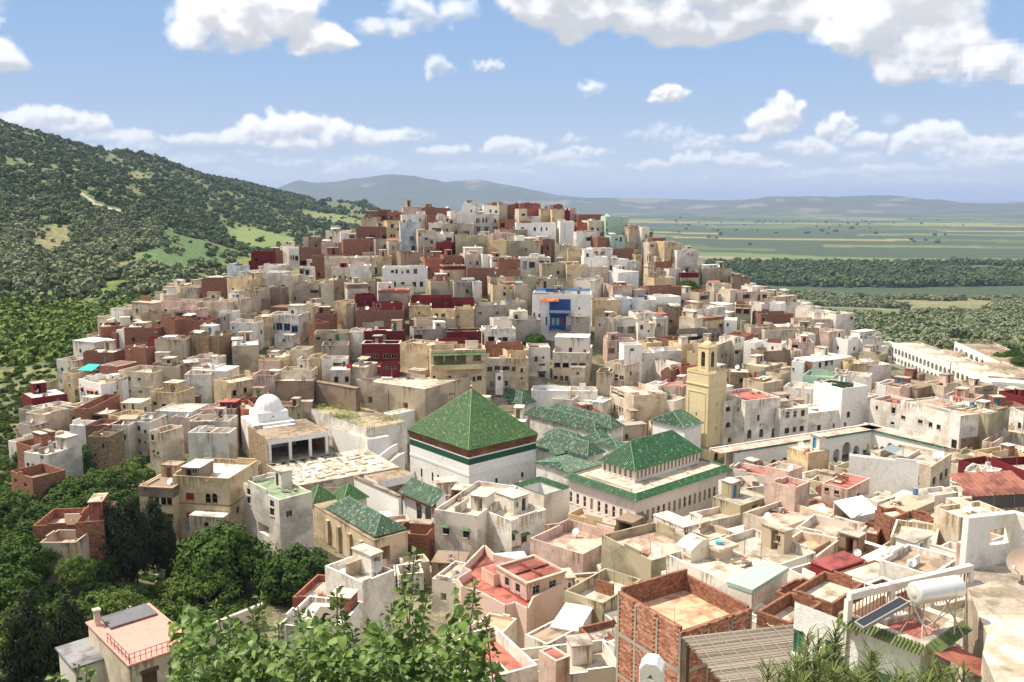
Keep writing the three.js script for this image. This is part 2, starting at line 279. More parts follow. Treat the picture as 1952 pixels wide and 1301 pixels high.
{
const phis=[];for(let d=-110;d<-37;d+=4)phis.push(d*RAD);for(let i=0;i<=430;i++)phis.push((-37+74*i/430)*RAD);for(let d=40;d<=110;d+=4)phis.push(d*RAD);
const rs=[];for(let r=2;r<32000;){rs.push(r);r*=r<330?1.03:r<2600?1.0135:r<9000?1.02:r<10800?1.008:1.15;}
const np=phis.length,nr=rs.length,pos=new Float32Array(np*nr*3),col=new Float32Array(np*nr*3),uv=new Float32Array(np*nr*2),idx=[];
for(let j=0;j<nr;j++)for(let i=0;i<np;i++){
const k=j*np+i,x=Math.sin(phis[i])*rs[j],z=-Math.cos(phis[i])*rs[j],y=groundY(x,z);
pos.set([x,y,z],k*3);col.set(landColor(x,y,z),k*3);uv.set([x,z],k*2);
if(j&&i){const a=(j-1)*np+i-1,b=a+1,c=k-1,d=k;idx.push(a,b,c,b,d,c);}
}
const g=new THREE.BufferGeometry();g.setAttribute('position',new THREE.BufferAttribute(pos,3));g.setAttribute('color',new THREE.BufferAttribute(col,3));g.setAttribute('uv',new THREE.BufferAttribute(uv,2));g.setIndex(idx);g.computeVertexNormals();
const m=new THREE.MeshStandardMaterial({vertexColors:true,roughness:1,map:TX.soil});m.color.setRGB(1.5,1.5,1.5);
struct('terrain',g,m,'green hillsides, valley floor, farmed plain and distant mountains');
}
scene.fog=new THREE.FogExp2(new THREE.Color().setRGB(0.5,0.64,0.95),0.00007);
function leafSoup(n,place,size,seed,fold=0,aspect=1){
const r=rngOf(seed),pos=new Float32Array(n*12),nor=new Float32Array(n*12),idx=new Uint32Array(n*6),a=new THREE.Vector3(),b=new THREE.Vector3(),nn=new THREE.Vector3();
for(let i=0;i<n;i++){
const p=place(i,r);nn.set(p[3]+(r()-0.5)*1.3,p[4]+(r()-0.5)*1.3+0.25,p[5]+(r()-0.5)*1.3).normalize();
a.set(r()-0.5,r()-0.5,r()-0.5).cross(nn).normalize();b.crossVectors(nn,a);
const s=size*(0.6+0.8*r()),w=s*aspect;
const q=[[-0.5,0],[0,-0.5*w/s],[0.5,0],[0,0.5*w/s]];
for(let k=0;k<4;k++){const o=(i*4+k)*3;for(let c=0;c<3;c++){pos[o+c]=p[c]+(a.getComponent(c)*q[k][0]+b.getComponent(c)*q[k][1])*s*1.25;nor[o+c]=nn.getComponent(c);}}
idx.set([i*4,i*4+1,i*4+2,i*4,i*4+2,i*4+3],i*6);
}
const g=new THREE.BufferGeometry();g.setAttribute('position',new THREE.BufferAttribute(pos,3));g.setAttribute('normal',new THREE.BufferAttribute(nor,3));g.setIndex(new THREE.BufferAttribute(idx,1));return g;
}
function crownGeo(seed,clumps,leaves,size,{sy=0.8,clumpR=0.34,hollow=0.55,top=0,aspect=0.8}={}){
const r=rngOf(seed),cs=[];
for(let i=0;i<clumps;i++){
const th=r()*6.283,u=r()*2-1,k=Math.pow(mix(hollow,1,r()),0.6)*(0.72+0.36*r()),q=Math.sqrt(1-u*u);
let x=Math.cos(th)*q*k,y=u*k*sy,z=Math.sin(th)*q*k;if(top){const t=clamp((y/sy+1)/2);const w=mix(1,1-top,t);x*=w;z*=w;}
cs.push([x,y,z,clumpR*(0.6+0.7*r())]);
}
return leafSoup(clumps*leaves,(i,q)=>{
const c=cs[i%clumps],th=q()*6.283,u=q()*2-1,k=c[3]*Math.pow(q(),0.4),s=Math.sqrt(1-u*u),dx=Math.cos(th)*s,dz=Math.sin(th)*s;
return[c[0]+dx*k,c[1]+u*k*0.8,c[2]+dz*k,dx+c[0]*0.6,u+c[1]*0.5,dz+c[2]*0.6];
},size,seed+1,0,aspect);
}
function trunkGeo(h,r0,seed,limbs=3,spread=0.5){
const r=rngOf(seed),gs=[],limb=(p0,p1,ra,rb)=>{const d=p1.clone().sub(p0),g=new THREE.CylinderGeometry(rb,ra,d.length(),6,1);g.translate(0,d.length()/2,0);g.applyQuaternion(new THREE.Quaternion().setFromUnitVectors(new THREE.Vector3(0,1,0),d.normalize()));g.translate(p0.x,p0.y,p0.z);gs.push(g);};
const fork=new THREE.Vector3((r()-0.5)*0.2*h,h*0.5,(r()-0.5)*0.2*h);limb(new THREE.Vector3(0,-0.4,0),fork,r0,r0*0.7);
for(let i=0;i<limbs;i++){const a=(i/limbs+r()*0.2)*6.283,e=new THREE.Vector3(fork.x+Math.cos(a)*spread*h,h*(0.85+0.3*r()),fork.z+Math.sin(a)*spread*h);limb(fork,e,r0*0.6,r0*0.2);}
return mergeGeometries(gs);
}
const leafMat=(r,g,b,t=0)=>{const m=new THREE.MeshPhysicalMaterial({roughness:0.85,side:THREE.DoubleSide,transmission:t,thickness:0});m.color.setRGB(r,g,b);m.specularIntensity=0.25;return m;};
const BARK=mat(0.13,0.10,0.075),BARK_PALE=mat(0.22,0.19,0.15);
const LEAF={olive:[leafMat(0.19,0.215,0.115),leafMat(0.225,0.245,0.14),leafMat(0.155,0.185,0.09)],scrub:[leafMat(0.075,0.115,0.045),leafMat(0.095,0.135,0.055)],lush:[leafMat(0.14,0.205,0.045),leafMat(0.19,0.245,0.055),leafMat(0.11,0.165,0.04)]};
const farCrowns=[1,2,3,4].map((s)=>crownGeo(s*31,16,13,0.42,{sy:0.72}));
const midCrowns=[1,2,3,4].map((s)=>crownGeo(s*53,38,30,0.2,{sy:0.74}));
const midTrunks=[1,2,3].map((s)=>trunkGeo(1,0.07,s));
const OPEN=[[0,1,2,3,4,5,6,7,8,9,10,11].map((i)=>FIELDS[i][0])].flat();
const TREES=[];
{
const r=rngOf(909);let hillN=0;
const tryPut=(x,z,kind,R)=>TREES.push({x,z,y:groundY(x,z),kind,R,q:r()});
for(let n=0;n<64000;n++){
const px=-160+960*r(),zz=235*Math.pow(2700/235,Math.pow(r(),0.62)),phi=Math.atan((px-976)/F),x=Math.tan(phi)*zz,z=-zz,y=groundY(x,z),[qx,qy]=toPixel({x,y,z});
if(zz<330&&qx>150+(zz-235)*1.9)continue;
if(qx>330&&zz<290)continue;
const openField=OPEN.some((p,i)=>i!==7&&inPoly(qx,qy,p)),meadow=qx>60&&qx<480&&qy>425&&qy<600&&zz<640;
let p=0.8;const cl=fbm(x/45,z/45,3);
if(openField)p=0.035;else if(meadow)p=0.12+0.8*sstep(0.46,0.6,cl);else if(zz>1300)p=0.55;else p=0.3+0.66*sstep(0.34,0.52,cl);
if(PATHS.some((q)=>{for(let i=1;i<q.length;i++)if(segDist(qx,qy,q[i-1],q[i])<6)return true;}))continue;
if(r()>p)continue;
if(TREES.length>22000)break;
const lushZone=zz<345&&fbm(x/60,z/60,2)>0.28,up=sstep(560,800,zz)+0.3*(fbm(x/120+5,z/120,2)-0.5);
const kind=lushZone&&zz<340?'lush':r()<up*0.75+0.12?'scrub':'olive';
tryPut(x,z,kind,kind==='lush'?1.6+1.7*r():zz>1500?4+3*r():kind==='scrub'?1.1+4.2*r()*r():1.5+2.6*r());
}
for(let n=0;n<30000;n++){
const px=1180+960*r(),zz=292*Math.pow(1050/292,Math.pow(r(),0.66)),phi=Math.atan((px-976)/F),x=Math.tan(phi)*zz,z=-zz,y=groundY(x,z),[qx,qy]=toPixel({x,y,z});
if(qx>1760&&qy>655){if(r()>0.05)continue;}
if(zz<330&&qx<1640)continue;
const cl=fbm(x/50+3,z/50,3);if(r()>0.3+0.55*sstep(0.34,0.55,cl))continue;
if(fbm(x/90,z/90,2)>mix(0.62,0.42,sstep(590,545,qy)))continue;
tryPut(x,z,r()<0.16?'scrub':'olive',2.4+2.0*r());
}
for(let n=0;n<4200;n++){  // Plain groves thickened into a dark belt standing in for cloud shadow.
const px=1150+1000*r(),zz=1180*Math.pow(1.42,r()),phi=Math.atan((px-976)/F),x=Math.tan(phi)*zz,z=-zz,cl=fbm(x/260+8,z/140,3);
if(r()>(cl>0.47?0.85:0.03))continue;tryPut(x,z,'scrub',4+4*r());
}
for(let n=0;n<420;n++){const px=1180+900*r(),zz=2300*Math.pow(2.6,r()),phi=Math.atan((px-976)/F),x=Math.tan(phi)*zz,z=-zz;if(fbm(x/300,z/60,3)>0.62)tryPut(x,z,'scrub',3+5*r());}
}
const NEAR_TREES=TREES.filter((t)=>t.kind!=='lush'&&-t.z<520).map((t)=>({t,s:t.R/-t.z})).filter(({t})=>{const[qx]=toPixel(t);return qx>-20&&qx<1975;}).sort((a,b)=>b.s-a.s).slice(0,230).map((o)=>o.t);
{
const single=new Set(NEAR_TREES),r=rngOf(4);
const bins={};
for(const t of TREES)if(!single.has(t)){const v=Math.floor(t.q*4),mi=Math.floor(r()*LEAF[t.kind].length);(bins[`${t.kind},${v},${mi}`]??=[]).push(t);}
const M=new THREE.Matrix4(),Q=new THREE.Quaternion(),UPV=new THREE.Vector3(0,1,0),NAMES={olive:['olive_grove','far olive trees covering the hillsides as one mass'],scrub:['woodland_and_shadow_belt','far dark green woodland covering the upper slopes'],lush:['valley_thicket','bright green thicket filling the valley beside the town']};
for(const key in bins){
const[kind,v,mi]=key.split(','),list=bins[key],im=new THREE.InstancedMesh(farCrowns[+v],LEAF[kind][+mi],list.length);
list.forEach((t,i)=>{const s=t.R*(0.85+0.3*r());Q.setFromAxisAngle(UPV,r()*6.28);M.compose(new THREE.Vector3(t.x,t.y+s*(kind==='lush'?0.3:0.62),t.z),Q,new THREE.Vector3(s,s*(0.8+0.4*r()),s));im.setMatrixAt(i,M);});
im.name=numbered(NAMES[kind][0]);tag(im,NAMES[kind][1],kind==='lush'?'thicket':'trees',null,'stuff');scene.add(im);
}
for(const t of NEAR_TREES){
const dark=t.kind==='scrub',right=t.x>0,o=thing(dark?'oak_tree':'olive_tree',dark?(right?'dark round evergreen tree among the olives below the town':'dark evergreen tree on the meadow slope across the valley'):right?'grey green olive tree in the grove below the town':'grey green olive tree on the meadow slope across the valley','tree',[t.x,t.y,t.z],t.q*6.28,dark?(right?'dark trees in the right grove':'dark trees on the left slope'):right?'olive trees of the right grove':'olive trees on the left slope');
const tr=part('trunk',midTrunks[Math.floor(t.q*30)%3],BARK,o);tr.scale.set(t.R*1.1,t.R*0.95,t.R*1.1);
const cr=part('crown',midCrowns[Math.floor(t.q*4)],LEAF[t.kind][Math.floor(t.q*97)%LEAF[t.kind].length],o,[0,t.R*0.95,0]);cr.scale.setScalar(t.R);
}
}
const PAL={
W:[0.82,0.775,0.70,'worn','white'],V:[0.83,0.80,0.745,'clean','white'],w:[0.71,0.65,0.565,'old','off-white'],C:[0.68,0.585,0.455,'worn','cream'],T:[0.49,0.40,0.295,'old','tan'],O:[0.67,0.53,0.335,'worn','ochre'],
B:[0.40,0.185,0.12,'brick','brick'],N:[0.30,0.22,0.155,'old','brown'],M:[0.15,0.02,0.022,'clean','maroon'],P:[0.70,0.52,0.44,'worn','pink'],G:[0.40,0.35,0.29,'old','grey'],S:[0.45,0.35,0.24,'stone','rubble stone'],
g:[0.38,0.52,0.42,'clean','mint green'],b:[0.60,0.68,0.72,'worn','pale blue'],K:[0.43,0.375,0.255,'old','olive'],R:[0.40,0.145,0.10,'worn','red'],D:[0.35,0.175,0.125,'brick','dark brick'],
};
const RPAL={c:[0.66,0.585,0.475,'cream'],r:[0.46,0.165,0.13,'red'],p:[0.63,0.47,0.385,'pink'],w:[0.80,0.775,0.73,'white'],g:[0.27,0.37,0.23,'green'],k:[0.47,0.425,0.365,'grey'],n:[0.40,0.315,0.235,'brown'],t:[0.66,0.40,0.27,'tiled']};
const wallMat=(k)=>mat(PAL[k][0],PAL[k][1],PAL[k][2],PAL[k][3]),roofMat=(k)=>mat(RPAL[k][0],RPAL[k][1],RPAL[k][2],'roof');
const M_GLASS=new THREE.MeshPhysicalMaterial({transmission:1,roughness:0.06,thickness:0,color:0xc8d0cc}),FRAME={w:mat(0.7,0.69,0.66,null,0.6),n:mat(0.12,0.07,0.045,null,0.7),b:mat(0.03,0.13,0.34,null,0.6),g:mat(0.04,0.16,0.10,null,0.6),k:mat(0.05,0.05,0.05,null,0.6),t:mat(0.46,0.40,0.30,null,0.7),r:mat(0.25,0.035,0.03,null,0.7),l:mat(0.25,0.33,0.36,null,0.5)};
const WOOD_DOOR={n:mat(0.16,0.09,0.055,null,0.7),b:mat(0.04,0.22,0.42,null,0.6),g:mat(0.06,0.2,0.13,null,0.6),t:mat(0.36,0.29,0.2,null,0.7),w:mat(0.72,0.7,0.66,null,0.6),r:mat(0.3,0.04,0.035,null,0.7),k:mat(0.06,0.055,0.05,null,0.7),l:mat(0.3,0.38,0.4,null,0.6)};
class Quads{
constructor(){this.p=[];this.n=[];this.u=[];this.i=[];}
quad(a,b,c,d,ua,ub,uc,ud){
const k=this.p.length/3,e1=[b[0]-a[0],b[1]-a[1],b[2]-a[2]],e2=[d[0]-a[0],d[1]-a[1],d[2]-a[2]];
let n=[e1[1]*e2[2]-e1[2]*e2[1],e1[2]*e2[0]-e1[0]*e2[2],e1[0]*e2[1]-e1[1]*e2[0]];const l=Math.hypot(...n)||1;n=n.map((x)=>x/l);
this.p.push(...a,...b,...c,...d);for(let q=0;q<4;q++)this.n.push(...n);
const auto=(v)=>Math.abs(n[1])>0.7?[v[0],-v[2]]:Math.abs(n[0])>Math.abs(n[2])?[v[2],v[1]]:[v[0],v[1]];
this.u.push(...(ua??auto(a)),...(ub??auto(b)),...(uc??auto(c)),...(ud??auto(d)));this.i.push(k,k+1,k+2,k,k+2,k+3);return this;
}
box(x0,x1,y0,y1,z0,z1,skip=''){
if(!skip.includes('f'))this.quad([x0,y0,z1],[x1,y0,z1],[x1,y1,z1],[x0,y1,z1]);if(!skip.includes('b'))this.quad([x1,y0,z0],[x0,y0,z0],[x0,y1,z0],[x1,y1,z0]);
if(!skip.includes('r'))this.quad([x1,y0,z1],[x1,y0,z0],[x1,y1,z0],[x1,y1,z1]);if(!skip.includes('l'))this.quad([x0,y0,z0],[x0,y0,z1],[x0,y1,z1],[x0,y1,z0]);
if(!skip.includes('t'))this.quad([x0,y1,z1],[x1,y1,z1],[x1,y1,z0],[x0,y1,z0]);if(!skip.includes('u'))this.quad([x0,y0,z0],[x1,y0,z0],[x1,y0,z1],[x0,y0,z1]);return this;
}
face(o,ax,nrm,W,H,holes=[],uo=0,t=0.24){
const xs=[0,W],ys=[0,H];holes=holes.filter((h)=>h[1]-h[0]>0.05&&h[3]-h[2]>0.05);for(const h of holes){xs.push(h[0],h[1]);ys.push(h[2],h[3]);}
const sx=[...new Set(xs)].sort((a,b)=>a-b),sy=[...new Set(ys)].sort((a,b)=>a-b);
const P=(x,y,d=0)=>[o[0]+ax[0]*x-nrm[0]*d,o[1]+y,o[2]+ax[2]*x-nrm[2]*d],U=(x,y)=>[x+uo,16-(H-y)];
for(let i=0;i<sx.length-1;i++){
let run=null;
for(let j=0;j<sy.length;j++){
const solid=j<sy.length-1&&!holes.some((h)=>sx[i]>=h[0]-1e-6&&sx[i+1]<=h[1]+1e-6&&sy[j]>=h[2]-1e-6&&sy[j+1]<=h[3]+1e-6);
if(solid&&run===null)run=sy[j];
if(!solid&&run!==null){const x0=sx[i],x1=sx[i+1],y0=run,y1=sy[j];this.quad(P(x0,y0),P(x1,y0),P(x1,y1),P(x0,y1),U(x0,y0),U(x1,y0),U(x1,y1),U(x0,y1));run=null;}
}
}
for(const[x0,x1,y0,y1]of holes){this.quad(P(x0,y0),P(x0,y0,t),P(x0,y1,t),P(x0,y1));this.quad(P(x1,y0,t),P(x1,y0),P(x1,y1),P(x1,y1,t));this.quad(P(x0,y0),P(x1,y0),P(x1,y0,t),P(x0,y0,t));this.quad(P(x0,y1,t),P(x1,y1,t),P(x1,y1),P(x0,y1));}
return this;
}
geo(){const g=new THREE.BufferGeometry();g.setAttribute('position',new THREE.Float32BufferAttribute(this.p,3));g.setAttribute('normal',new THREE.Float32BufferAttribute(this.n,3));g.setAttribute('uv',new THREE.Float32BufferAttribute(this.u,2));g.setIndex(this.i);return g;}
}
const Q_=()=>new Quads();
const boxGeo=(x0,x1,y0,y1,z0,z1)=>Q_().box(x0,x1,y0,y1,z0,z1).geo();
const PANE=Q_().quad([-0.5,0,0],[0.5,0,0],[0.5,1,0],[-0.5,1,0]).geo();
const frameGeo=(bars)=>{const q=Q_(),b=(x0,x1,y0,y1)=>q.box(x0,x1,y0,y1,0.0,0.05);b(-0.5,-0.43,0,1);b(0.43,0.5,0,1);b(-0.43,0.43,0,0.07);b(-0.43,0.43,0.93,1);if(bars&1)b(-0.035,0.035,0.07,0.93);if(bars&2)b(-0.43,0.43,0.5,0.56);return q.geo();};
const FR=[frameGeo(0),frameGeo(1),frameGeo(2),frameGeo(3)];
const GRILLE=(()=>{const q=Q_();for(let i=0;i<6;i++)q.box(-0.47+i*0.18,-0.43+i*0.18,0,1,0.06,0.08);for(let j=1;j<4;j++)q.box(-0.5,0.5,j*0.25,j*0.25+0.025,0.05,0.06);return q.geo();})();
const SHUT=(()=>{const q=Q_();for(const s of[-0.5,0.02]){for(let i=0;i<9;i++)q.box(s+0.05,s+0.43,0.05+i*0.1,0.12+i*0.1,0.01,0.05);q.box(s,s+0.05,0,1,0,0.06);q.box(s+0.43,s+0.48,0,1,0,0.06);}return q.geo();})();
const NICHE=Q_().quad([-0.5,0,-1],[0.5,0,-1],[0.5,1,-1],[-0.5,1,-1]).quad([-0.5,0,0],[0.5,0,0],[0.5,0,-1],[-0.5,0,-1]).quad([-0.5,1,-1],[0.5,1,-1],[0.5,1,0],[-0.5,1,0]).quad([-0.5,0,0],[-0.5,0,-1],[-0.5,1,-1],[-0.5,1,0]).quad([0.5,0,-1],[0.5,0,0],[0.5,1,0],[0.5,1,-1]).geo();
const SPANDREL=(()=>{const s=new THREE.Shape();s.moveTo(-0.5,0);s.lineTo(-0.5,0.5);s.lineTo(0.5,0.5);s.lineTo(0.5,0);for(let i=0;i<=12;i++){const a=Math.PI*i/12;s.lineTo(Math.cos(a)*0.5,Math.sin(a)*0.497);}const g=new THREE.ExtrudeGeometry(s,{depth:0.2,bevelEnabled:false});g.translate(0,0,-0.2);return g;})();
const HOOD=Q_().quad([-0.62,0,0.55],[0.62,0,0.55],[0.55,0.35,0.01],[-0.55,0.35,0.01]).quad([0.62,0,0.55],[0.62,-0.06,0.55],[0.55,0.3,0.01],[0.55,0.35,0.01]).quad([-0.62,-0.06,0.55],[-0.62,0,0.55],[-0.55,0.35,0.01],[-0.55,0.3,0.01]).quad([-0.62,-0.06,0.55],[0.62,-0.06,0.55],[0.62,0,0.55],[-0.62,0,0.55]).quad([-0.62,-0.06,0.55],[-0.55,0.3,0.01],[0.55,0.3,0.01],[0.62,-0.06,0.55]).geo();
const SILL=boxGeo(-0.56,0.56,-0.1,0,-0.02,0.1);
const M_HOODG=mat(0.10,0.2,0.09,'roof',0.6),M_HOODK=mat(0.10,0.085,0.07,'roof',0.8),M_HOODP=mat(0.5,0.26,0.2,'roof',0.8);
function fitting(g,P,rotY,[x0,x1,y0,y1,type='w',fr='n'],wallM){
const w=x1-x0,h=y1-y0,door=type==='d',t=type==='o'?0.23:0.16,c=P((x0+x1)/2,y0,t);
if(type==='o'){const m=part('recess',NICHE,wallM,g,P((x0+x1)/2,y0,0.24));m.rotation.y=rotY;m.scale.set(w,h,Math.max(1.6,w*1.1));return m;}
const m=part(door?'door':'window',PANE,door?WOOD_DOOR[fr]??WOOD_DOOR.n:M_GLASS,g,c);m.rotation.y=rotY;m.scale.set(w,h,1);
if(type==='s'){const f=part('shutter',SHUT,WOOD_DOOR[fr]??WOOD_DOOR.n,m);f.position.z=0.02;}
else if(type!=='o'&&type!=='d')part('frame',FR[type==='p'?0:type==='g'?3:w>h*0.75?1:2],FRAME[fr]??FRAME.n,m);
if(type==='g')part('grille',GRILLE,FRAME.k,m,[0,0,0.02]);
if(type==='a'){const s=part('arch',SPANDREL,wallM,m,[0,1-0.5*w/h,t-0.003]);s.scale.set(1,w/h,1*0.75);}
if(type==='h'||type==='H'||type==='q'){const s=part('window_hood',HOOD,type==='h'?M_HOODG:type==='q'?M_HOODP:M_HOODK,m,[0,1.04,t]);s.scale.set(1.15,Math.min(1,0.7/h),1);}
if(h>0.5&&type!=='d'&&type!=='o'){const s=part('sill',SILL,wallM,m,[0,0,t]);s.scale.set(1,1/Math.max(h,1),1);}
return m;
}
const FOOT=[],HOUSES=[];
function addFoot(x,z,W,D,th,pad=0,extra={}){FOOT.push({x,z,hw:W/2+pad,hd:D/2+pad,c:Math.cos(th),s:Math.sin(th),...extra});}
function footHit(x,z,W,D,th,k=1){
const c=Math.cos(th),s=Math.sin(th),hw=W/2*k,hd=D/2*k;
for(const f of FOOT){
const dx=f.x-x,dz=f.z-z;if(dx*dx+dz*dz>(hw+hd+f.hw+f.hd)**2)continue;
let sep=false;
for(const[ax,az]of[[c,-s],[s,c],[f.c,-f.s],[f.s,f.c]]){
const d=Math.abs(dx*ax+dz*az),ra=hw*Math.abs(c*ax-s*az)+hd*Math.abs(s*ax+c*az),rb=f.hw*Math.abs(f.c*ax-f.s*az)+f.hd*Math.abs(f.s*ax+f.c*az);
if(d>ra+rb){sep=true;break;}
}
if(!sep)return f;
}
return null;
}
function houseBody(g,W,D,H,o){
const wm=wallMat(o.c),rm=roofMat(o.r??'c'),par=o.par??0.9,RY=H-par,q=Q_(),t=0.2,uo=(o.seed??0)*3.7%16;
const faces={f:[[-W/2,0,0],[1,0,0],[0,0,1],W,0],r:[[W/2,0,0],[0,0,-1],[1,0,0],D,Math.PI/2],l:[[-W/2,0,-D],[0,0,1],[-1,0,0],D,-Math.PI/2],k:[[W/2,0,-D],[-1,0,0],[0,0,-1],W,Math.PI]};
const fit=[];
for(const k in faces){
const[or,ax,nr,L,ry]=faces[k],hs=(o.holes?.[k]??[]).filter((h)=>h[0]>0.04&&h[1]<L-0.04&&h[2]>0.05&&h[3]<H-0.1&&h[1]-h[0]>0.15&&h[3]-h[2]>0.15);
const clean=[];for(const h of hs)if(!clean.some((c)=>h[0]<c[1]+0.06&&h[1]>c[0]-0.06&&h[2]<c[3]+0.06&&h[3]>c[2]-0.06))clean.push(h);
q.face(or,ax,nr,L,H,clean,uo+ry*2);
const P=(x,y,d)=>[or[0]+ax[0]*x-nr[0]*d,y,or[2]+ax[2]*x-nr[2]*d];
for(const h of clean)fit.push([P,ry,h]);
}
if(par>0.05){
q.face([W/2-t,RY,-t],[-1,0,0],[0,0,-1],W-2*t,par,[],uo);q.face([-W/2+t,RY,-D+t],[1,0,0],[0,0,1],W-2*t,par,[],uo);
q.face([-W/2+t,RY,-t],[0,0,-1],[1,0,0],D-2*t,par,[],uo);q.face([W/2-t,RY,-D+t],[0,0,1],[-1,0,0],D-2*t,par,[],uo);
q.quad([-W/2,H,0],[W/2,H,0],[W/2,H,-t],[-W/2,H,-t]).quad([-W/2,H,-D+t],[W/2,H,-D+t],[W/2,H,-D],[-W/2,H,-D]).quad([-W/2,H,-t],[-W/2+t,H,-t],[-W/2+t,H,-D+t],[-W/2,H,-D+t]).quad([W/2-t,H,-t],[W/2,H,-t],[W/2,H,-D+t],[W/2-t,H,-D+t]);
}
const wall=part('wall',q.geo(),wm,g);
const roof=part('roof',Q_().quad([-W/2+(par>0.05?t:-0.06),RY,par>0.05?-t:0.06],[W/2-(par>0.05?t:-0.06),RY,par>0.05?-t:0.06],[W/2-(par>0.05?t:-0.06),RY,-D+(par>0.05?t:-0.06)],[-W/2+(par>0.05?t:-0.06),RY,-D+(par>0.05?t:-0.06)]).geo(),rm,g);
if(par<=0.05)part('roof_edge',Q_().box(-W/2-0.08,W/2+0.08,H-0.16,H-0.004,-D-0.08,0.08).geo(),wm,g);
for(const[P,ry,h]of fit)fitting(g,P,ry,h,wm);
if(par>0.2){const pr=rngOf((o.seed??1)*131+7);for(let k=0;k<3;k++)if(pr()<0.42){const L=W*(0.15+0.45*pr()),x0=-W/2+pr()*(W-L),hh=0.15+0.7*pr()*pr(),side=Math.floor(pr()*3),zl=D*(0.2+0.5*pr()),z0=-D+0.3+pr()*(D-zl-0.6);part('parapet_step',side===0?Q_().box(x0,x0+L,H,H+hh,-t,0,'u').geo():side===1?Q_().box(x0,x0+L,H,H+hh,-D,-D+t,'u').geo():Q_().box(-W/2,-W/2+t,H,H+hh,z0,z0+zl,'u').geo(),wm,g);}}
if(o.cope){const e=0.05,cg=Q_();cg.box(-W/2-e,W/2+e,H,H+0.08,-t-e,e).box(-W/2-e,W/2+e,H,H+0.08,-D-e,-D+t+e).box(-W/2-e,-W/2+t+e,H,H+0.08,-D+t+e,-t-e).box(W/2-t-e,W/2+e,H,H+0.08,-D+t+e,-t-e);part('coping',cg.geo(),wallMat(o.cope),g);}
if(o.band){const[yb,kb,hb]=o.band;part('cornice',Q_().box(-W/2-0.07,W/2+0.07,H-yb-hb,H-yb,-D-0.07,0.07).geo(),wallMat(kb),g);}
return{wall,roof,RY};
}
function cabin(g,x0,x1,z0,z1,y0,y1,c,rng,roofK='c'){
const q=Q_(),W=x1-x0,D=z1-z0,h=y1-y0,holes=[],wm=wallMat(c),P=(x,y,d)=>[x0+x,y0+y,z1-d];
if(h>1.7&&W>1.4){const a=0.25+rng()*Math.max(0.1,W-1.3);holes.push([a,a+0.8,0.02,Math.min(1.95,h-0.25),rng()<0.4?'o':'d','nbgtk'[Math.floor(rng()*5)]]);if(W>2.6){const b=a>W/2?0.4:W-1.1;holes.push([b,b+0.65,0.95,1.65,'w','w']);}}
q.face([x0,y0,z1],[1,0,0],[0,0,1],W,h,holes,x0).face([x1,y0,z1],[0,0,-1],[1,0,0],D,h,[],3).face([x0,y0,z0],[0,0,1],[-1,0,0],D,h,[],5).face([x1,y0,z0],[-1,0,0],[0,0,-1],W,h,[],7);
const m=part('roof_cabin',q.geo(),wm,g);part('cabin_roof',boxGeo(x0-0.12,x1+0.12,y1,y1+0.12,z0-0.12,z1+0.12),roofMat(roofK),m);
for(const f of holes)fitting(m,P,0,f,wm);
return m;
}
const YAW=(px)=>px<330?26:px<560?14:px<640?4:px<1150?-15:px<1330?-24:-38;
